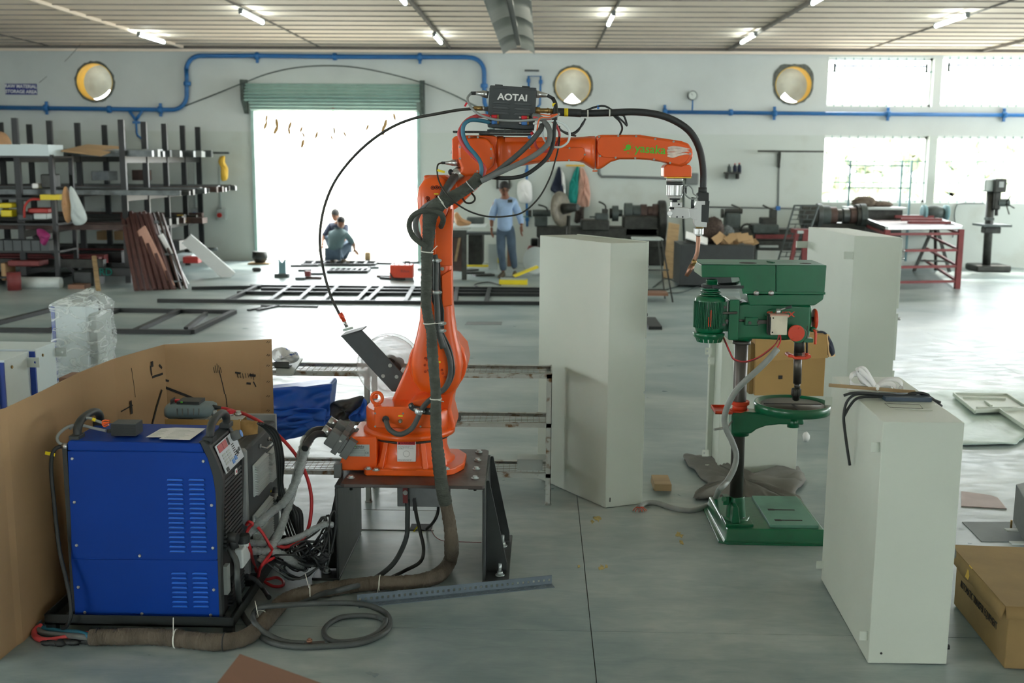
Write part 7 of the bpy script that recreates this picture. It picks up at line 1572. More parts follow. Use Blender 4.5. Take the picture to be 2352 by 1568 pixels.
# slotted shelf unit at the left edge
su = empty('slotted_shelf', (P(60, 600, 16.9).x, 17, 0), 'black slotted-angle shelf unit crowded with odds and ends at the left edge', 'shelf')
sx1 = P(124, 500, 16.8).x; sx0 = sx1-2.6
for x in (sx1, sx0):
    for y in (16.8, 17.5): MB().box((x-.03, y-.003, 0), (x+.03, y+.003, 2.02)).box((x+.027, y, 0), (x+.03, y+.06, 2.02)).build('post', 'rack_black', su)
for i, z in enumerate((2.0, 1.37, .98, .56, .16)): MB().box((sx0, 16.8, z-.03), (sx1+.03, 17.5, z)).build('shelf', 'rack_black', su)
for i in range(3): a = sx1-.86*(i+1); MB().box((a+.01, 16.77, 2.0), (a+.85, 17.3, 2.17)).build('white_box', 'cab_white', label='grubby pale flat box on top of the slotted shelf unit, %s' % ('right one', 'middle one', 'left one')[i], cat='box', group='pale flat boxes on the slotted shelf unit')
for i in range(6): a = P(-10+i*21, 560, 16.82).x; MB().box((a, 16.79, .56), (a+.13, 17.1, .72)).build('bin', 'ctrl_dark', label='dark parts bin in the row on the slotted shelf', cat='bin', group='parts bins on the slotted shelf')
for x0, y0, x1, y1, m, nm, lab in ((-5, 466, 27, 478, 'yellow_br', 'yellow_case', 'yellow case stack at the left edge of the slotted shelf'), (0, 482, 28, 498, 'yellow_br', 'yellow_case', 'lower crumpled yellow case at the left edge'), (62, 478, 110, 490, 'red_paint', 'red_tool', 'red tool body on the middle of the slotted shelf'), (40, 492, 75, 506, 'ctrl_dark', 'grey_tray', 'grey tray on the slotted shelf under the red handle'), (76, 490, 108, 504, 'bag_white', 'white_rag', 'white rag bundle on the slotted shelf'),
                                  (72, 421, 88, 433, 'white', 'small_carton', 'small white carton on the upper slotted shelf'), (92, 400, 118, 432, 'machine_dk', 'black_tool', 'black power tool on the upper slotted shelf'), (26, 556, 41, 567, 'yellow_br', 'paint_tub', 'small yellow and blue tub among the parts bins'), (16, 598, 90, 612, 'maroon', 'red_crate', 'dark red crate low in the slotted shelf'), (0, 604, 14, 644, 'card', 'book_stack', 'upright colourful packs at the far left low shelf')):
    yy = 16.85; a, b_ = P(x0, y0, yy), P(x1, y1, yy); MB().box((a.x, yy, b_.z), (b_.x, yy+.35, a.z)).build(nm, m, bevel=.02, label=lab, cat='clutter')
PT([(92, 458), (72, 458), (60, 468), (56, 480), (56, 500)], 16.78, .02, 'red_paint', 'bent_tube', label='bent red tubular handle on the slotted shelf', cat='handle')
PB(92, 447, 137, 459, 16.77, .3, 'yellow_lbl', 'yellow_box', label='long yellow box on the slotted shelf near its post', cat='box')
pillow([(86, 523), (100, 525), (118, 541), (112, 552), (104, 566), (96, 560), (98, 548), (86, 536)], 16.65, .1, 3, .3).build('plastic_bag', 'magenta', label='magenta plastic bag hanging from the slotted shelf', cat='bag', sub=1)
MB().tube([P(22, 650, 16.7), P(140, 650, 16.7)], [.1, .09], 12).build('wrapped_roll', 'bag_white', label='long pale wrapped roll on the floor before the slotted shelf', cat='roll')
vq = P(34, 672, 16.4); MB().cyl((vq.x, 16.4, 0), (vq.x, 16.4, .27), .1, n=20).build('paint_tin', 'maroon', label='dark red tin on the floor before the slotted shelf', cat='tin')
PB(156, 654, 194, 673, 16.6, .25, 'board_brown', 'carton', label='printed brown carton on the floor under the rack', cat='box')
PB(166, 622, 214, 668, 17.0, .5, 'black_steel', 'black_drum', bv=.04, label='black square drum on the floor below the rack', cat='drum')
MB().beam(G(226, 668), P(216, 590, 17.2), .07, .05).build('wooden_post', 'wood', label='yellowish wooden post leaning against the lower rack', cat='wood')
bm_ = PB(215, 616, 300, 634, 17.1, .2, 'rack_black', 'steel_beam', label='black beam with turquoise chalk letters low on the rack', cat='beam'); text('IRD', .16, P(240, 625, 17.09), 'teal', bm_, rot=(pi/2, 0, 0))
M['gate_brown'] = mat('brown_primer', (92, 62, 58), .55, var=.15)
# leaning brown frames and planks
for i in range(7):
    x = 283+i*10; a, b_ = P(x, 492-(i % 3)*2, 17.6), G(x+32+i*4, 668-i*.5)
    t = empty('leaning_gate', b_, 'brown steel frame leaning at the rack end, %s from the left of seven' % ('first', 'second', 'third', 'fourth', 'fifth', 'sixth', 'last')[i], 'frame', 'brown frames leaning at the rack end')
    MB().beam(a, b_, .05, .09, (0, 1, 0)).build('flat', 'gate_brown', t)
    c_ = a+Vector((.16, .12, 0)); d_ = b_+Vector((.16, .12, 0)); MB().beam(c_, d_, .03, .05, (0, 1, 0)).build('flat', 'bars_rust', t)
    for s in (.12, .55, .9): MB().beam(a.lerp(b_, s), c_.lerp(d_, s), .02).build('rung', 'bars', t)
for (x0, y0), (x1, y1), w, m, lab in (((321, 528), (388, 664), .22, 'pink_cloth', 'dusty pinkish plank leaning on the maroon frames'), ((349, 545), (412, 660), .2, 'rack_black', 'dark green-black plank leaning right of the maroon frames'), ((364, 542), (424, 658), .16, 'white', 'bright white channel leaning right of the dark plank'), ((428, 548), (530, 636), .22, 'white', 'white board lying slanted at the rack end near the shutter')):
    MB().beam(P(x0, y0, 17.3 if x0 < 400 else 18.2), G(x1, y1), w, .03, (0, 1, 0)).build('plank', m, label=lab, cat='plank')
PB(385, 553, 412, 575, 18.8, .4, 'black_steel', 'metal_bin', label='black metal bin at the foot of the right rack posts', cat='bin'); PB(400, 585, 440, 600, 18.9, .4, 'cab_white', 'side_table', label='low white stand with red box at the rack foot', cat='table'); PB(420, 590, 455, 604, 18.6, .2, 'red_paint', 'red_box', label='red box on the floor near the rack end', cat='box')
PB(383, 499, 405, 510, 20.2, .3, 'bars', 'metal_bits', label='bent metal offcuts on the third rack level', cat='scrap'); PB(405, 493, 420, 512, 20.0, .2, 'yellow', 'oil_can', bv=.02, label='yellowish oil can on the third rack level', cat='can'); PB(425, 500, 465, 513, 20.2, .3, 'bars_rust', 'metal_bits', label='rusty fittings on the third rack level end', cat='scrap')
for x, w in ((222, 24), (262, 34)): PB(x, 531, x+w, 551, 20.6, .3, 'card', 'carton', label='tan carton low between the rack posts, %s' % ('smaller one' if w < 30 else 'larger one'), cat='box')
MB().tube([G(475, 572, .3), G(500, 572, .3)], .03).tube([G(478, 572, .3), G(478, 572, .3)-Vector((0, 0, .3))], .03).build('steel_stub', 'bars', label='short steel stub right of the rack foot', cat='scrap')

# ---- frames on the floor
def fbar(a, b, par, w=.06, z=.05, nm='frame_bar', m='rack_black', z0=0): A_, B_ = G(*a, z+z0), G(*b, z+z0); A_.z = B_.z = z/2+z0; MB().beam(A_, B_, w, z).build(nm, m, par)
fa = empty('steel_gate_frame', G(800, 675), 'long black ladder-like steel frame lying on the floor before the shutter', 'frame')
for a, b in (((362, 686), (1240, 692)), ((575, 653), (1240, 660)), ((545, 668), (1240, 673)), ((600, 660), (1240, 666)), ((440, 658), (600, 655)), ((522, 686), (592, 654)), ((620, 687), (668, 654)), ((683, 688), (722, 654)), ((742, 688), (775, 655)), ((818, 689), (850, 656)), ((842, 690), (878, 656)), ((930, 690), (950, 656)), ((1044, 690), (1050, 658)), ((1116, 691), (1125, 658))): fbar(a, b, fa)
fb = empty('steel_gate_frame', G(250, 735), 'smaller black steel frame lying on the floor nearer, behind the wrapped enclosure', 'frame')
for a, b in (((-60, 752), (440, 757)), ((200, 707), (538, 711)), ((440, 757), (538, 711)), ((310, 755), (412, 709)), ((120, 752), (275, 707)), ((-40, 745), (115, 707))): fbar(a, b, fb, .07)
fbar((427, 751), (473, 716), fb, .05)
fc = empty('steel_offcut', G(600, 705), 'thin dark steel strips lying on the floor beneath the long frame', 'scrap')
for a, b in (((570, 710), (600, 705)), ((592, 710), (640, 700)), ((600, 700), (730, 702))): fbar(a, b, fc, .05, .02)
MB().box(G(1490, 757), G(1505, 735)+Vector((0, 0, .04))).build('steel_offcut', 'rack_black', label='dark bar end just right of the tall enclosure', cat='scrap')
fh = empty('floor_cover', G(1110, 742), 'pale rectangular service cover in the floor right of the robot', 'hatch')
q = [G(*p_) for p_ in ((1067, 746), (1152, 746), (1154, 739), (1073, 739))]; MB().prism([(p.x, p.y) for p in q], 0, .003, 'z').build('cover', 'ctrl_grey', fh)
# small work on the floor in front of the door
def on(px, py, w, h, d, m, nm, lab, cat, bv=.01, rz=0):
    g = G(px, py); return MB().cb((g.x, g.y, h/2), (w, d, h), rz=rz).build(nm, m, label=lab, cat=cat, bevel=bv)
t = empty('flower_pot', G(598, 608), 'round grey planter by the left door jamb', 'pot'); g = G(598, 606); MB().lathe([(.09, .02), (.15, .12), (.14, .24), (.13, .24)], g, n=24).build('pot', 'machine_dk', t); MB().box((g.x-.2, g.y-.15, 0), (g.x+.2, g.y+.12, .03)).build('stand', 'wood', t)
t = empty('teal_bracket', G(648, 638), 'upright grey-teal notched bracket standing on the floor', 'bracket'); g = G(648, 636); MB().prism([(g.x-.06, .06), (g.x+.06, .06), (g.x+.06, .3), (g.x+.03, .27), (g.x, .24), (g.x-.03, .27), (g.x-.06, .3)], g.y, g.y+.05).build('upright', 'teal_paint', t, .004); MB().box((g.x-.12, g.y-.08, 0), (g.x+.12, g.y+.08, .06)).build('foot', 'machine', t, .005)
on(707, 638, .1, .12, .1, 'maroon', 'red_block', 'small red machine vice on the floor left of the conduit arc', 'tool'); on(690, 642, .16, .05, .12, 'bars', 'channel_piece', 'short channel piece beside the small red vice', 'scrap'); on(590, 623, .16, .07, .1, 'machine_dk', 'round_tin', 'low dark tin before the round planter', 'tin', .03)
on(845, 598, .12, .17, .12, 'wood', 'stool_drum', 'tan drum standing in the doorway right of the squatting men', 'drum', .03)
ow = empty('orange_welder', G(920, 643), 'orange portable welding set with two handles on the floor', 'machine'); g = G(921, 643)
MB().box((g.x-.19, g.y, .02), (g.x+.19, g.y+.3, .25)).build('case', 'grn_orange', ow, .02)
for dx in (-.09, .09): MB().tube([(g.x+dx-.04, g.y+.15, .25), (g.x+dx-.035, g.y+.15, .3), (g.x+dx+.035, g.y+.15, .3), (g.x+dx+.04, g.y+.15, .25)], .012, 8).build('handle', 'rubber', ow)
text('Rilox', .07, (g.x+.07, g.y-.004, .15), 'maroon', ow)
MB().tube([(g.x-.19, g.y-.02, .12), (g.x-.1, g.y-.08, .02), (g.x+.05, g.y-.12, .012)], .012, 8, k=4).build('lead', 'rubber', ow)
rnd = random.Random(21)
for k in range(16):
    px, py = rnd.uniform(640, 1000), rnd.uniform(603, 640); a = G(px, py, .02); an = rnd.uniform(-.5, .5); l = rnd.uniform(.15, .6)
    MB().beam(a, a+Vector((l*cos(an), l*sin(an), 0)), .05, .04).build('offcut', rnd.choice(('rack_black', 'bars', 'bars_rust', 'lcable')), label='steel offcut lying on the floor in front of the shutter', cat='scrap', group='steel offcuts scattered before the shutter')
for k, (x0, x1, y) in enumerate(((692, 860, 602), (752, 842, 618))):
    t = empty('small_grille', G(x0, y), 'narrow steel grille laid flat at the squatting men, %s' % ('farther' if k == 0 else 'nearer'), 'grille')
    fbar((x0, y+3), (x1, y+3), t, .05); fbar((x0+10, y-3), (x1+6, y-3), t, .04)
    for j in range(8): fbar((x0+(x1-x0)*j/7, y+3), (x0+(x1-x0)*j/7+8, y-3), t, .03)
# dry leaf garland in the doorway
gl = empty('leaf_garland', P(700, 270, YW+.1), 'string of dried mango leaves hanging across the doorway top', 'garland')
pts = [(597, 262), (640, 272), (690, 285), (740, 300), (766, 305), (800, 300), (850, 285), (890, 272), (935, 262)]
PT([(x, y-10) for x, y in pts], YW+.1, .004, 'leaf_dry', 'string', gl)
for x, y in ((612, 272), (610, 288), (636, 283), (634, 298), (666, 288), (664, 300), (692, 297), (697, 310), (695, 330), (727, 310), (762, 316), (768, 300), (792, 308), (844, 292), (885, 285), (906, 268), (880, 300)):
    q = P(x, y, YW+.1); s = rnd.uniform(.7, 1.2); MB().ell(q, (.035*s, .012, .09*s), 6, 4, Matrix.Rotation(rnd.uniform(-.5, .5), 3, 'Y')).build('leaf', 'leaf_dry', gl)

# ---- people
def skin(nm, J, E, m, par, sub=1, root=0):
    """one continuous surface grown round a jointed skeleton"""
    me = bpy.data.meshes.new(nm); Lc = ORG[par.name]
    me.from_pydata([tuple(v3(p)-Lc) for p, r in J], E, []); me.skin_vertices.new() if hasattr(me.skin_vertices, 'new') else None
    o = bpy.data.objects.new(nm, me); COL.objects.link(o); o.parent = par
    s = o.modifiers.new('skin', 'SKIN'); s.use_smooth_shade = True
    return o, me
def body(nm, J, E, m, par, sub=2, root=0):
    me = bpy.data.meshes.new(nm); Lc = ORG[par.name]; ks = list(J)
    me.from_pydata([tuple(v3(J[k][0])-Lc) for k in ks], [(ks.index(a), ks.index(b)) for a, b in E], [])
    import bmesh
    bm = bmesh.new(); bm.from_mesh(me); lay = bm.verts.layers.skin.verify()
    bm.verts.ensure_lookup_table()
    for i, k in enumerate(ks): r = J[k][1]; bm.verts[i][lay].radius = (r, r) if not isinstance(r, tuple) else r; bm.verts[i][lay].use_root = (i == root)
    bm.to_mesh(me); bm.free(); me.materials.append(M[m])
    o = bpy.data.objects.new(nm, me); COL.objects.link(o); o.parent = par; ORG[o.name] = Lc
    s = o.modifiers.new('skin', 'SKIN'); s.use_smooth_shade = True; q = o.modifiers.new('sub', 'SUBSURF'); q.levels = q.render_levels = sub
    return o
def head(c, par, s=1, tilt=0, yaw=0, hair=True, glasses=False):
    T = Matrix.Rotation(yaw, 3, 'Z') @ Matrix.Rotation(tilt, 3, 'X')
    def w(v): return v3(c)+T @ (Vector(v)*s)
    b = MB(); b.ell(c, (.076*s, .095*s, .115*s), 16, 12, T); b.ell(w((0, -.03, -.055)), (.055*s, .06*s, .055*s), 12, 8, T)
    b.ell(w((0, -.1, -.01)), (.014*s, .02*s, .026*s), 8, 6, T)
    for sx in (-1, 1): b.ell(w((sx*.078, .005, -.01)), (.01*s, .02*s, .03*s), 8, 6, T)
    b.build('head', 'skin', par)
    for sx in (-1, 1): MB().ell(w((sx*.03, -.086, .012)), (.013*s, .008*s, .008*s), 8, 5, T).build('eye', 'dark', par); MB().ell(w((sx*.03, -.09, .032)), (.018*s, .006*s, .005*s), 8, 5, T).build('eyebrow', 'hair', par)
    MB().ell(w((0, -.088, -.058)), (.024*s, .008*s, .007*s), 8, 5, T).build('mouth', 'maroon', par)
    MB().ell(w((0, .014, .038)), (.086*s, .1*s, .098*s), 16, 10, T, jit=.03).build('hair', 'hair', par)
    if glasses:
        b = MB()
        for sx in (-1, 1): b.tube([w((sx*.032+.024*cos(t*pi/6), -.1, .01+.018*sin(t*pi/6))) for t in range(12)], .003*s, 5, closed=True)
        b.tube([w((-.01, -.102, .012)), w((.01, -.102, .012))], .003*s, 5); b.build('glasses', 'dark', par)
def hand(wr, d, side, par, s=1):
    """palm, four unequal curled fingers and a thumb leaving the side"""
    d = v3(d).normalized(); u = Vector(side).normalized(); n_ = d.cross(u)
    J = {'w': (wr, .026*s), 'p': (v3(wr)+d*.05*s, (.02*s, .036*s))}; E = [('w', 'p')]
    for i, (o, l) in enumerate(((-.03, .065), (-.01, .078), (.011, .072), (.03, .056))):
        a = v3(wr)+d*.085*s+u*o*s; b_ = a+d*l*.5*s+n_*.008*s; c = a+d*l*s+n_*.03*s
        J['a%d' % i] = (a, .0105*s); J['b%d' % i] = (b_, .0095*s); J['c%d' % i] = (c, .008*s); E += [('p', 'a%d' % i), ('a%d' % i, 'b%d' % i), ('b%d' % i, 'c%d' % i)]
    a = v3(wr)+d*.035*s-u*.036*s; b_ = a+d*.03*s-u*.014*s+n_*.01*s; c = b_+d*.03*s+n_*.008*s
    J['t0'] = (a, .013*s); J['t1'] = (b_, .011*s); J['t2'] = (c, .009*s); E += [('p', 't0'), ('t0', 't1'), ('t1', 't2')]
    return body('hand', J, E, 'skin', par, 1)
def shoe(h_, t_, par, m='shoe'):
    h_, t_ = v3(h_), v3(t_); d = (t_-h_); R = []
    for s, w, hh in ((-.12, .02, .05), (-.05, .036, .1), (.25, .04, .1), (.55, .046, .075), (.85, .045, .055), (1.0, .025, .035)):
        c = h_+d*s; u = Vector((-d.y, d.x, 0)).normalized(); R.append([Vector((c.x, c.y, 0))+u*w*cos(a)+Vector((0, 0, max(0.003, hh/2+hh/2*sin(a)))) for a in [2*pi*i/12 for i in range(12)]])
    MB().loft(R).build('shoe', m, par, fixn=True)
PY_ = 18.87
def q3(x, y, dy=0): return P(x, y, PY_+dy)
mn = empty('person', G(1165, 634), 'man in light blue shirt and jeans walking towards the camera, looking down', 'person')
hc = q3(1158, 434, -.08)
head(hc, mn, 1.0, .35, .25, True, True)
body('body', {'p': (q3(1160, 520), .07), 'w': (q3(1160, 500), .08), 'c': (q3(1161, 475), .11), 'n': (q3(1160, 454, -.02), .075), 'h': (hc, .05), 'sl': (q3(1138, 464), .06), 'el': (q3(1129, 497), .045), 'wl': (q3(1129, 522, -.05), .03), 'sr': (q3(1184, 464), .06), 'er': (q3(1195, 497), .045), 'wr': (q3(1198, 518, -.05), .03),
     'hl': (q3(1152, 530), .05), 'kl': (q3(1151, 577, -.03), .035), 'al': (q3(1156, 625, 0), .035), 'hr': (q3(1171, 530), .05), 'kr': (q3(1176, 573, .02), .035), 'ar': (q3(1181, 618, .15), .04)},
     [('p', 'w'), ('w', 'c'), ('c', 'n'), ('n', 'h'), ('c', 'sl'), ('sl', 'el'), ('el', 'wl'), ('c', 'sr'), ('sr', 'er'), ('er', 'wr'), ('p', 'hl'), ('hl', 'kl'), ('kl', 'al'), ('p', 'hr'), ('hr', 'kr'), ('kr', 'ar')], 'skin', mn)
body('shirt', {'b': (q3(1160, 533), (.21, .15)), 'b2': (q3(1160, 518), (.2, .145)), 'w': (q3(1160, 502), (.195, .14)), 'm': (q3(1160, 484), (.2, .14)), 'c': (q3(1160, 468), (.2, .13)), 'n': (q3(1160, 452, -.01), (.1, .09)), 'sl': (q3(1141, 465), .09), 'ul': (q3(1135, 482), .08), 'el': (q3(1130, 500), .065), 'fl': (q3(1129, 508, -.02), .055),
     'sr': (q3(1180, 465), .09), 'ur': (q3(1187, 482), .08), 'er': (q3(1195, 499), .062), 'fr': (q3(1198, 516, -.04), .048)},
     [('b', 'b2'), ('b2', 'w'), ('w', 'm'), ('m', 'c'), ('c', 'n'), ('c', 'sl'), ('sl', 'ul'), ('ul', 'el'), ('el', 'fl'), ('c', 'sr'), ('sr', 'ur'), ('ur', 'er'), ('er', 'fr')], 'shirt_blue', mn)
body('jeans', {'t': (q3(1160, 508), (.16, .12)), 'p': (q3(1161, 520), (.175, .13)), 'hl': (q3(1152, 534), .105), 'tl': (q3(1151, 555), .09), 'kl': (q3(1151, 578, -.04), .075), 'cl': (q3(1154, 603, -.02), .066), 'al': (q3(1157, 622), .06), 'hr': (q3(1171, 534), .105), 'tr': (q3(1174, 553), .09), 'kr': (q3(1176, 574, .02), .075), 'cr': (q3(1180, 598, .1), .066), 'ar': (q3(1182, 616, .15), .06)},
     [('t', 'p'), ('p', 'hl'), ('hl', 'tl'), ('tl', 'kl'), ('kl', 'cl'), ('cl', 'al'), ('p', 'hr'), ('hr', 'tr'), ('tr', 'kr'), ('kr', 'cr'), ('cr', 'ar')], 'jeans', mn)
hand(q3(1129, 521, -.05), (.02, -.1, -1), (.2, 1, 0), mn, 1.15); hand(q3(1198, 517, -.05), (-.1, -.1, -1), (-.2, 1, 0), mn, 1.15)
g = q3(1156, 632); shoe((g.x, PY_+.04, 0), (g.x-.06, PY_-.2, 0), mn); g = q3(1182, 628); shoe((g.x, PY_+.2, 0), (g.x+.0, PY_-.03, 0), mn)
PB(1166, 458, 1177, 465, PY_-.19, .02, 'machine_dk', 'pocket_phone', mn, .003)
def squat(nm, px, py, Y, label, face, shirt, s=1.0):
    """squatting figure, feet at the pixel (px, py)"""
    g = P(px, py, Y); g.z = 0; t = empty(nm, g, label, 'person')
    f = Vector(face).normalized(); r = Vector((f.y, -f.x, 0))
    def w(a, b_, c): return g+(f*a+r*b_)*s+Vector((0, 0, c*s))
    J = {'p': (w(-.12, 0, .26), (.15, .12)), 'w': (w(-.06, 0, .4), (.15, .11)), 'c': (w(.06, 0, .6), (.17, .12)), 'n': (w(.13, 0, .72), .1)}
    E = [('p', 'w'), ('w', 'c'), ('c', 'n')]
    for k, q in (('l', -1), ('r', 1)):
        J['s'+k] = (w(.08, q*.17, .64), .075); J['e'+k] = (w(.26, q*.25, .42), .058); E += [('c', 's'+k), ('s'+k, 'e'+k)]
    body('tee_shirt', J, E, shirt, t)
    J = {'p': (w(-.13, 0, .22), (.13, .12))}; E = []
    for k, q in (('l', -1), ('r', 1)):
        J['h'+k] = (w(-.08, q*.1, .22), .1); J['k'+k] = (w(.28, q*.16, .44), .078); J['a'+k] = (w(.06, q*.13, .1), .055); E += [('p', 'h'+k), ('h'+k, 'k'+k), ('k'+k, 'a'+k)]
    body('trousers', J, E, 'jeans', t)
    J = {}; E = []
    J = {'c': (w(.1, 0, .6), .04), 'n': (w(.15, 0, .76), .05)}; E = [('c', 'n')]
    for k, q in (('l', -1), ('r', 1)):
        J['s'+k] = (w(.09, q*.16, .63), .05); J['e'+k] = (w(.27, q*.25, .42), .042); J['w'+k] = (w(.46, q*.16, .28), .03); E += [('c', 's'+k), ('s'+k, 'e'+k), ('e'+k, 'w'+k)]
    body('body', J, E, 'skin', t)
    for q in (-1, 1): hand(w(.46, q*.16, .28), f+Vector((0, 0, -.7)), r, t, 1.1); a = w(.0, q*.13, 0); b_ = w(.24, q*.14, 0); shoe(a, b_, t)
    head(w(.19, 0, .87), t, s, .4, math.atan2(f.x, -f.y)*1.0, True)
    return t
squat('person', 775, 604, 21.0, 'man squatting with his back to the camera in the doorway, slate shirt', (.35, 1, 0), 'tee_grey', .9)
squat('person', 782, 596, 22.3, 'second man squatting outside the doorway, facing the camera', (-.3, -1, 0), 'navy', 1.0)

# ---- middle: work table, cabinet, hanging clothes, fan, lathes
wt = empty('work_table', G(1090, 640), 'dark green steel work table with an orange bag on it, behind the robot column', 'table')
ty_ = 18.4; tzz = P(1070, 526, ty_).z
MB().box((P(1000, 526, ty_).x, ty_, tzz-.03), (P(1068, 526, ty_).x+.05, ty_+1.1, tzz)).build('table_top', 'sticker', wt)
MB().box((P(1068, 526, ty_).x-.4, ty_+.4, tzz), (P(1118, 510, ty_+1).x, ty_+1.4, tzz+.02)).build('glass_sheet', 'louvre_lt', wt)
for px in (1002, 1066): MB().box((P(px, 600, ty_).x-.04, ty_, 0), (P(px, 600, ty_).x+.04, ty_+.08, tzz-.03)).build('leg', 'machine_dk', wt)
PB(1000, 528, 1072, 545, ty_-.005, .03, 'machine_dk', 'apron', wt); PB(1006, 545, 1062, 622, ty_+.3, .03, 'bars_rust', 'back_panel', wt); MB().beam(P(1046, 600, ty_+.1), P(1056, 545, ty_+.1), .04).build('strut', 'wood', wt)
pillow([(1040, 490), (1050, 484), (1062, 502), (1085, 510), (1080, 518), (1050, 520), (1042, 505)], 18.7, .15, 4, .3).build('plastic_bag', 'bag_tan', label='orange and white plastic bag on the dark green work table', cat='bag', sub=1)
PB(1072, 500, 1110, 514, 19.6, .4, 'machine', 'metal_block', label='grey metal block at the rear of the work table', cat='block')
dc = PB(1075, 540, 1108, 608, 19.2, .6, 'machine_dk', 'steel_cabinet', bv=.01, label='dark steel cabinet between the work table and the standing man', cat='cabinet')
PB(1066, 535, 1140, 539, 19.6, .5, 'machine', 'side_bench', label='thin grey bench top behind the standing man', cat='bench')
for x in (1123, 1138): pass
PB(1122, 560, 1143, 618, 20.2, .02, 'sticker', 'panel_sheet', label='pale sheet leaning on the wall behind the man', cat='sheet')
on(1100, 612, .6, .03, .12, 'yellow_br', 'yellow_bar', 'yellow bar on the floor beside the work table', 'bar', 0)
for k, (x, y) in enumerate(((1090, 628), (1110, 633), (1075, 622))): on(x, y, .35, .03, .2, 'machine_dk', 'dark_offcut', 'dark steel offcut under the work table, %s' % ('nearest the table leg', 'the nearest to the camera', 'farthest left')[k], 'scrap', 0, rz=.4*k)
PB(1140, 404, 1172, 434, YW-.1, .08, 'machine_dk', 'wall_board', bv=.01, label='dark notice board on the wall behind the man\'s head', cat='board'); PB(1145, 410, 1168, 430, YW-.11, .01, 'lcable', 'notice_sheet', label='grey sheet on the dark notice board behind the man', cat='paper')
pillow([(1188, 418), (1205, 408), (1222, 418), (1224, 460), (1215, 468), (1192, 466), (1186, 440)], YW-.2, .1, 3, .2).build('cloth_bag', 'white', label='white cloth bag hanging on the wall right of the man', cat='bag', sub=1)
ex = empty('extension_box', G(1185, 650), 'yellow power extension box with raised yellow lid on the floor', 'electric'); g = G(1180, 654)
MB().box((g.x-.24, g.y, 0), (g.x+.22, g.y+.2, .08)).build('box', 'yellow_br', ex, .01); MB().box((g.x-.22, g.y+.02, .08), (g.x+.2, g.y+.18, .1)).build('socket_plate', 'sticker', ex, .004); MB().beam((g.x+.0, g.y+.1, .13), (g.x+.38, g.y+.2, .28), .14, .03).build('lid', 'yellow_br', ex)
floor_cable('cable', [(1150, 655, None, .01), (1120, 648, None, .01), (1090, 655, None, .01), (1140, 668, None, .01), (1190, 672, None, .01), (1230, 664, None, .01)], .01, 'rubber', 'thin dark cable around the yellow extension box', 6)
cpb = empty('air_compressor', G(1225, 625), 'dark red compressor at the wall left of the tall enclosure', 'machine'); g = G(1228, 618)
MB().box((g.x-.14, g.y, .1), (g.x+.2, g.y+.4, .42)).build('tank', 'maroon', cpb, .06); MB().box((g.x-.08, g.y+.05, .42), (g.x+.15, g.y+.35, .55)).build('motor', 'machine_dk', cpb, .03)
g = G(1225, 628); MB().lathe([(.22, 0), (.24, .02), (.24, .05)], (g.x+.05, g.y-.3, .26), (-.6, -1, .1), 24).build('round_cover', 'louvre_lt', label='round pale disc leaning beside the compressor', cat='disc'); PB(1165, 560, 1176, 612, 20.4, .2, 'board_brown', 'brown_board', label='brown board standing behind the man\'s legs', cat='board')
on(1150, 605, .14, .14, .1, 'yellow_br', 'yellow_reel', 'small yellow-green reel at the wall behind the man', 'reel', .05)
# clothes
hr = PB(1300, 378, 1343, 382, YW-.06, .04, 'yellow', 'coat_rail', label='yellow coat rail on the wall under the robot arm', cat='rail')
for pts, m, lab in (([(1281, 381), (1287, 381), (1291, 410), (1300, 450), (1298, 510), (1276, 509), (1282, 450), (1262, 436), (1274, 405)], 'navy', 'navy jacket hanging left of the yellow rail'), ([(1325, 381), (1330, 381), (1330, 410), (1326, 470), (1304, 466), (1308, 420), (1318, 395)], 'teal', 'teal cloth hanging from the yellow rail'),
                    ([(1332, 383), (1340, 383), (1352, 410), (1357, 445), (1354, 476), (1340, 478), (1324, 470), (1328, 420)], 'pink_cloth', 'dusty pink shirt hanging from the yellow rail'), ([(1322, 478), (1342, 472), (1341, 508), (1325, 514), (1318, 510)], 'brown_cloth', 'dark brown cloth below the pink shirt'),
                    ([(1288, 385), (1296, 400), (1300, 440), (1294, 460), (1288, 430)], 'white', 'black-and-white printed cloth beside the navy jacket')):
    pillow(pts, YW-.09, .06, len(lab), .7, dense=3, back=.08).build('hanging_garment', m, label=lab, cat='clothing', sub=1)
PB(1266, 440, 1278, 475, YW-.06, .02, 'sticker', 'paper_sheet', label='pale paper sheet on the wall behind the fan', cat='paper')
fn_ = empty('pedestal_fan', G(1306, 600), 'grey pedestal fan seen nearly edge-on between lathe and hanging clothes', 'fan')
c = P(1288, 480, 19.6); R_ = Matrix.Rotation(radians(-12), 3, 'Y'); ax_ = Vector((.85, -.55, .12)).normalized()
MB().lathe([(.05, -.05), (.2, -.06), (.3, -.03), (.315, 0), (.3, .03), (.2, .06), (.05, .05)], c, ax_, 36).build('cage', 'mesh', fn_)
MB().cyl(c+ax_*.05, c+ax_*.35, .1, .06, n=18).build('motor_housing', 'machine_dk', fn_); MB().cyl(P(1306, 495, 19.65), (P(1306, 495, 19.65).x, 19.65, 0), .035, n=12).build('pole', 'machine_dk', fn_); MB().lathe([(.25, 0), (.25, .03), (.05, .06)], (P(1306, 495, 19.65).x, 19.65, 0), n=24).build('base', 'machine_dk', fn_)
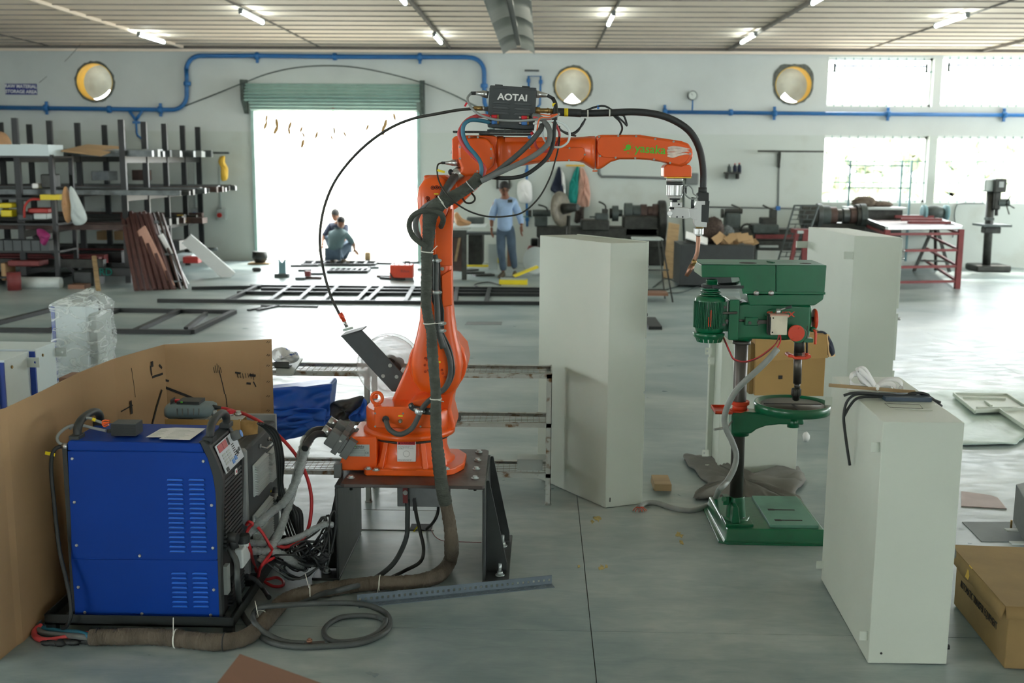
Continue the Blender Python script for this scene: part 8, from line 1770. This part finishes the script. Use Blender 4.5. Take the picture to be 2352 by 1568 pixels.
# lathe one
l1 = empty('lathe', (P(1380, 550, 20).x, 20.2, 0), 'old dark lathe behind the tall enclosure, big wheel guard at right', 'machine')
LY = 20.0
PB(1232, 520, 1530, 546, LY, .5, 'machine_dk', 'bed', l1, .03); PB(1235, 546, 1262, 610, LY+.05, .4, 'machine_dk', 'bed_leg', l1, .04); PB(1440, 546, 1530, 610, LY+.05, .4, 'machine_dk', 'bed_leg', l1, .04)
PB(1227, 497, 1258, 521, LY+.05, .35, 'machine', 'tailstock', l1, .03); PC(1244, 489, 42, 16, LY+.2, 0, 'machine', 'tailstock_quill', l1); PC(1217, 490, 8, 16, LY+.2, 0, 'machine_dk', 'hand_wheel', l1); PT([(1236, 470), (1250, 474), (1256, 478), (1258, 486)], LY+.1, .015, 'machine_dk', 'lever', l1)
PB(1335, 505, 1400, 530, LY-.12, .5, 'machine_dk', 'carriage', l1, .03); PB(1368, 490, 1398, 506, LY, .3, 'machine', 'cross_slide', l1, .02); PB(1383, 480, 1397, 497, LY+.05, .15, 'machine_dk', 'tool_post', l1, .01); PT([(1375, 463), (1386, 468), (1391, 474), (1391, 484)], LY+.1, .015, 'machine_dk', 'lever', l1); PC(1364, 498, 20, 4, LY+.1, 0, 'machine', 'slide_screw', l1)
PC(1413, 490, 14, 36, LY+.25, 0, 'machine', 'chuck', l1); PC(1404, 490, 8, 24, LY+.25, 0, 'machine_dk', 'chuck_jaw', l1); PC(1424, 489, 12, 16, LY+.25, 0, 'machine', 'spindle', l1)
PB(1432, 495, 1515, 546, LY, .5, 'machine_dk', 'headstock', l1, .05)
for x, w, h in ((1443, 18, 44), (1462, 18, 34), (1478, 14, 38), (1494, 14, 30), (1505, 12, 40)): PC(x, 488, w, h, LY+.25, 0, 'machine' if w > 15 else 'bars_rust', 'cone_pulley', l1)
MB().lathe([(.36, -.07), (.38, -.05), (.38, .05), (.36, .07)], P(1519, 508, LY+.25), (1, 0, 0), 30).build('wheel_guard', 'machine_dk', l1, .01); PB(1509, 520, 1530, 560, LY+.05, .4, 'machine_dk', 'guard_skirt', l1, .02)
# stool beside it, leaning board, swarf bin
so = empty('steel_stool', G(1515, 680), 'tall thin steel stool with pale seat in front of the first lathe', 'stool')
SY = G(1540, 700).y+.3; zs_ = P(1490, 548, SY).z
MB().box((P(1454, 548, SY).x, SY, zs_-.03), (P(1524, 548, SY).x, SY+.4, zs_)).build('seat', 'sticker', so, .01)
for (xa_, xb_, yy) in ((1456, 1440, 0), (1520, 1545, 0), (1462, 1450, .4), (1512, 1527, .4)): a = P(xa_, 550, SY+yy); b_ = P(xb_, 700, SY+yy); b_.z = 0; MB().beam(a, (b_.x, SY+yy, 0), .022).build('leg', 'machine_dk', so)
for y in (620, 665): MB().beam(P(1448, y, SY), P(1536, y, SY), .02).build('rung', 'machine_dk', so)
PB(1460, 672, 1535, 679, SY+.05, .3, 'board_brown', 'low_board', label='thin brown board across the rungs of the steel stool', cat='board')
PB(1480, 552, 1524, 570, LY-.6, .4, 'machine_dk', 'gear_box', label='dark gear casing beneath the stool seat', cat='machine part', bv=.03)
MB().beam(P(1548, 514, 19.8), G(1535, 640), .2, .03, (0, 1, 0)).build('leaning_board', 'wood', label='pale wooden board leaning on the wall left of the swarf bin', cat='board')
floor_cable('cable', [(1500, 660, None, .01), (1530, 640, None, .01), (1560, 655, None, .01), (1520, 668, None, .01), (1560, 672, None, .01), (1610, 655, None, .01), (1640, 648, None, .01)], .012, 'machine', 'dark cable curled on the floor between the stool and the scrap bin', 6)
bn = empty('swarf_bin', G(1640, 645), 'black steel scrap bin heaped with shavings and cardboard', 'bin')
BY = 17.6; PB(1562, 562, 1730, 655, BY, .9, 'black_steel', 'bin_body', bn, .01); PB(1712, 560, 1736, 605, BY+.3, .5, 'machine_dk', 'bin_end', bn)
def heap(cx, cy, w, h, Y, m, nm, lab, seed, kind='stuff'):
    a = P(cx, cy, Y); r = (P(cx+w/2, cy, Y)-a).length; hh = (P(cx, cy-h/2, Y)-a).length; MB().ell(a, (r, r*.7, hh), 26, 14, jit=.22, seed=seed).build(nm, m, label=lab, cat='scrap', kind=kind)
heap(1638, 530, 50, 62, BY+.4, 'swarf', 'metal_swarf', 'brown heap of steel swarf on the scrap bin', 3); heap(1665, 540, 44, 44, BY+.45, 'swarf_gr', 'metal_swarf', 'grey curl of steel swarf right of the brown heap', 4); heap(1600, 556, 60, 26, BY+.4, 'machine_dk', 'scrap_heap', 'dark scrap at the left of the bin', 5)
rnd = random.Random(8)
for k in range(9): 
    x, y = 1650+k*9.5, 552+rnd.uniform(-8, 8); a = P(x, y, BY+.15+.05*(k % 3)); MB().cb(a, (.2, .14, .01), rz=rnd.uniform(-.6, .6), ry=rnd.uniform(-.6, .6), rx=rnd.uniform(.5, 1.2)).build('cardboard_scrap', 'card', label='torn piece of tan cardboard in the scrap bin', cat='cardboard', group='cardboard scraps in the swarf bin')
MB().cb(P(1600, 547, BY+.1), (.36, .2, .02), ry=.3, rx=.5).build('plastic_disc', 'white', label='white plastic lid on the left of the bin heap', cat='lid')
# lathe two
l2 = empty('lathe', (P(1750, 550, 20).x, 20.2, 0), 'second lathe with red stripe, beyond the scrap bin', 'machine')
PB(1676, 525, 1850, 552, LY, .5, 'machine_dk', 'bed', l2, .02); PB(1735, 538, 1830, 548, LY-.03, .1, 'maroon', 'red_stripe', l2); PB(1735, 552, 1740, 610, LY, .4, 'machine', 'leg', l2); PB(1725, 552, 1850, 575, LY, .5, 'machine_dk', 'chip_tray', l2, .02); PB(1745, 563, 1788, 568, LY-.05, .1, 'sticker', 'handle_plate', l2)
PB(1668, 490, 1702, 526, LY+.05, .35, 'machine', 'tailstock', l2, .03); PC(1685, 485, 40, 12, LY+.2, 0, 'machine_dk', 'tailstock_quill', l2); PC(1659, 490, 6, 22, LY+.2, 0, 'machine_dk', 'hand_wheel', l2); PT([(1680, 470), (1690, 474), (1699, 478), (1700, 486)], LY+.1, .015, 'machine_dk', 'lever', l2)
PB(1730, 515, 1790, 536, LY-.12, .5, 'machine', 'carriage', l2, .03); PB(1750, 500, 1785, 516, LY, .3, 'machine_dk', 'cross_slide', l2, .02); PB(1770, 482, 1785, 502, LY+.05, .15, 'machine_dk', 'tool_post', l2, .01); PT([(1752, 471), (1764, 477), (1776, 482)], LY+.1, .015, 'machine_dk', 'lever', l2); MB().tube([P(1716, 530, LY)+Vector((.12*cos(a), 0, .12*sin(a))) for a in [pi*i/8 for i in range(9)]], .02, 8).build('hose_bow', 'machine_dk', l2)
for x, w, h, m in ((1857, 34, 50, 'machine_dk'), (1880, 10, 56, 'bars'), (1895, 18, 46, 'machine'), (1912, 16, 40, 'bars_rust'), (1926, 12, 30, 'machine_dk'), (1942, 14, 34, 'bars'), (1957, 14, 40, 'bars_rust'), (1968, 8, 52, 'machine_dk'), (1980, 14, 54, 'machine')): PC(x, 495, w, h, LY-.2, 0, m, 'headstock_drum', l2)
PB(1850, 512, 1990, 540, LY-.3, .4, 'machine_dk', 'headstock_casting', l2, .03)
# cut-out grille and red trestle
gr = empty('pattern_grille', G(1810, 610), 'steel grille with brick-like pattern leaning by the red trestle', 'grille')
A_, B_, C_, D_ = P(1825, 472, 18.8), P(1880, 472, 18.8), P(1835, 600, 18.5), P(1787, 600, 18.5)
for s, e in ((A_, D_), (B_, C_), (A_, B_), (D_, C_)): MB().beam(s, e, .025).build('frame_bar', 'machine', gr)
for i in range(1, 12):
    s, e = A_.lerp(D_, i/12), B_.lerp(C_, i/12); MB().beam(s, e, .014).build('rung', 'machine', gr)
    s0, e0 = A_.lerp(D_, (i-1)/12), B_.lerp(C_, (i-1)/12)
    for u in ((.3, .7) if i % 2 else (.5,)): MB().beam(s0.lerp(e0, u), s.lerp(e, u), .012).build('bar', 'machine', gr)
rt_ = empty('red_trestle', G(1840, 612), 'red steel trestle behind the rear tall enclosure', 'trestle')
PB(1826, 527, 1880, 536, 18.2, .3, 'maroon', 'top_beam', rt_); PB(1842, 536, 1856, 658, 18.2, .08, 'maroon', 'leg', rt_); MB().beam(P(1831, 536, 18.2), P(1808, 642, 18.2), .06).build('leg', 'maroon', rt_); PB(1832, 530, 1846, 536, 18.15, .1, 'sticker', 'clamp', rt_)
# red steel table
rtb = empty('red_steel_table', G(2130, 640), 'maroon steel frame table with bright edged top, in front of the windows', 'table')
ztb = .98; c4 = [G(x, y, ztb) for x, y in ((2038, 523), (2208, 522), (2130, 495), (1972, 498))]
for i in range(4): MB().beam(c4[i], c4[(i+1) % 4], .055, .05).build('top_frame', 'steel' if i != 2 else 'steel', rtb)
MB().quad(*[v+Vector((0, 0, -.03)) for v in c4], .01).build('inner_sheet', 'bars_rust', rtb)
for i in range(3): a = c4[1].lerp(c4[2], .2+.25*i); MB().beam(a+Vector((-.05, 0, .03)), a+Vector((-.75, 0, .03)), .07, .05).build('loose_bar', 'maroon', rtb)
for v in c4: MB().box((v.x-.04, v.y-.04, 0), (v.x+.04, v.y+.04, ztb-.03)).build('leg', 'maroon', rtb)
for z in (.88, .62, .36, .12):
    for i in (0, 1, 3): a, b_ = c4[i], c4[(i+1) % 4]; MB().beam((a.x, a.y, z), (b_.x, b_.y, z), .04).build('rail', 'maroon', rtb)
# rubbish pile, slotted shelf, bench grinder, wall bits, far drill
heap(1985, 465, 56, 28, 21.0, 'sack', 'rubbish_sack', 'brown sacking heap on the window sill bench', 6, None); heap(2025, 470, 50, 16, 21.0, 'sack', 'rubbish_sack', 'lower tail of brown sacking right of the heap', 7, None)
wbn = empty('work_bench', (P(2015, 480, 20.8).x, 20.8, 0), 'dark bench with pale top under the brown sacking by the windows', 'bench'); PB(1950, 476, 2085, 481, 20.6, .5, 'sticker', 'table_top', wbn); PB(1960, 481, 2070, 600, 20.7, .4, 'machine_dk', 'body', wbn)
ss = empty('slotted_stand', (P(1995, 480, 21).x, 21, 0), 'light slotted-angle stand in front of the lower left window', 'shelf')
for px in (1948, 2066, 2088): PB(px-2, 368, px+2, 600, 21.1, .04, 'teal_paint', 'post', ss)
for y in (380, 431): PB(1948, y-1.5, 2090, y+1.5, 21.1, .03, 'teal_paint', 'rail', ss)
bg_ = empty('bench_grinder', G(2145, 610), 'green double-wheel bench grinder on a black tripod stand', 'machine')
GY = 20.6; MB().ell(P(2145, 488, GY), (.22, .13, .13), 18, 10).build('motor', 'machine', bg_)
for px in (2122, 2173): MB().lathe([(.1, -.04), (.14, -.03), (.14, .03), (.1, .04)], P(px, 488, GY), (1, 0, 0), 24).build('wheel_guard', 'teal_paint', bg_)
PB(2138, 498, 2156, 510, GY-.05, .15, 'machine_dk', 'pedestal', bg_)
for x in (2100, 2150, 2182): a = P(2148, 510, GY); b_ = P(x, 608, GY+(.3 if x == 2150 else 0)); MB().beam(a, (b_.x, b_.y, 0), .05).build('leg', 'machine_dk', bg_)
MB().beam(P(2110, 598, GY), P(2180, 600, GY), .03).build('leg_tie', 'machine_dk', bg_)
PT([(2260, 467), (2210, 467), (2197, 472), (2192, 495), (2194, 520), (2188, 545)], YW-.03, .01, 'machine', 'wall_cable', label='thin dark cable drooping on the wall left of the far pillar drill', cat='cable')
fd = empty('pillar_drill', G(2275, 620), 'old grey pillar drill against the lit window at the far right', 'machine')
FY = 20.8; g = P(2275, 600, FY)
MB().box((P(2235, 610, FY).x, FY-.2, 0), (P(2314, 610, FY).x, FY+.4, .12)).build('base', 'machine_dk', fd, .03)
MB().cyl((P(2266, 600, FY).x, FY, .1), (P(2276, 440, FY).x, FY, P(2276, 440, FY).z), .075, n=18).build('column', 'machine_dk', fd)
PB(2286, 410, 2313, 442, FY-.2, .35, 'machine_dk', 'head_cover', fd, .02); PB(2262, 412, 2287, 440, FY-.1, .6, 'sticker', 'belt_cover', fd, .03); PB(2295, 417, 2306, 430, FY-.21, .01, 'lcable', 'label_plate', fd)
PB(2284, 440, 2300, 482, FY-.15, .3, 'machine_dk', 'head', fd, .03); PC(2304, 465, 26, 18, FY-.1, 0, 'machine', 'feed_hub', fd)
for e in ((2330, 478), (2318, 492), (2322, 450)): MB().cyl(P(2310, 466, FY-.15), P(e[0], e[1], FY-.3), .012, n=8).build('feed_spoke', 'machine_dk', fd)
MB().cyl(P(2289, 480, FY-.05), P(2288, 495, FY-.05), .03, n=12).build('chuck', 'machine_dk', fd); PB(2262, 516, 2325, 521, FY-.35, .6, 'machine', 'work_table', fd); PB(2270, 500, 2284, 506, FY-.2, .2, 'machine', 'guard', fd); PB(2262, 521, 2300, 536, FY-.1, .2, 'machine_dk', 'table_bracket', fd, .02)
on(2216, 611, .5, .04, .1, 'machine_dk', 'metal_bits', 'small dark metal bits on the floor left of the far drill', 'scrap', 0)
# wall fittings on the right half
ws = empty('wall_shelf', P(1683, 400, YW), 'small dark wall shelf holding three bottles', 'shelf'); PB(1667, 395, 1702, 399, YW-.25, .24, 'machine_dk', 'board', ws)
for x in (1669, 1694): PB(x, 399, x+4, 411, YW-.2, .2, 'machine_dk', 'bracket', ws)
for x, h, m, lab in ((1675, 18, 'machine', 'grey bottle at the left of the small wall shelf'), (1688, 20, 'navy', 'dark bottle with orange cap in the middle of the small wall shelf'), (1698, 21, 'navy', 'dark bottle with orange cap at the right of the small wall shelf')):
    t = empty('bottle', P(x, 395, YW-.15), lab, 'bottle'); a = P(x, 395, YW-.15); b_ = P(x, 395-h, YW-.15); MB().tube([a, a.lerp(b_, .65), a.lerp(b_, .8), a.lerp(b_, .9)], [.038, .036, .016, .015], 12).build('bottle_body', m, t); MB().cyl(a.lerp(b_, .9), b_, .017, n=10).build('cap', 'grn_orange' if m == 'navy' else 'machine_dk', t)
hb = empty('tool_rail', P(1815, 350, YW), 'dark horizontal rail on a bracket left of the lower windows', 'rail'); PB(1741, 345, 1892, 349, YW-.6, .05, 'machine_dk', 'rail', hb); MB().beam(P(1788, 384, YW-.02), P(1788, 352, YW-.02), .05).build('bracket', 'machine_dk', hb); MB().beam(P(1789, 384, YW-.02), P(1792, 352, YW-.58), .03).build('strut', 'machine_dk', hb); MB().beam(P(1790, 349, YW-.02), P(1790, 349, YW-.6), .05).build('arm', 'machine_dk', hb)
cdt = empty('conduit_run', P(1700, 478, YW), 'thin grey conduit along the right half of the wall with vertical drop', 'conduit'); PT([(1625, 475), (1780, 478), (1905, 480)], YW-.02, .014, 'ctrl_grey', 'conduit', cdt, k=1); PT([(1789, 385), (1787, 478)], YW-.02, .014, 'ctrl_grey', 'conduit', cdt, k=1); MB().cb(P(1787, 478, YW-.03), (.08, .04, .08)).build('junction', 'knob_blue', cdt)
eb = empty('electrical_box', P(1585, 410, YW), 'grey electrical box with conduit, behind the torch hose', 'box'); PB(1575, 397, 1604, 424, YW-.15, .15, 'ctrl_grey', 'box', eb, .02); PT([(1376, 385), (1376, 398), (1382, 405), (1430, 406), (1530, 409), (1576, 410)], YW-.03, .025, 'ctrl_grey', 'conduit', eb, k=1)
PT([(1570, 424), (1570, 500), (1572, 560)], YW-.03, .02, 'machine', 'drop_conduit', eb, k=1)
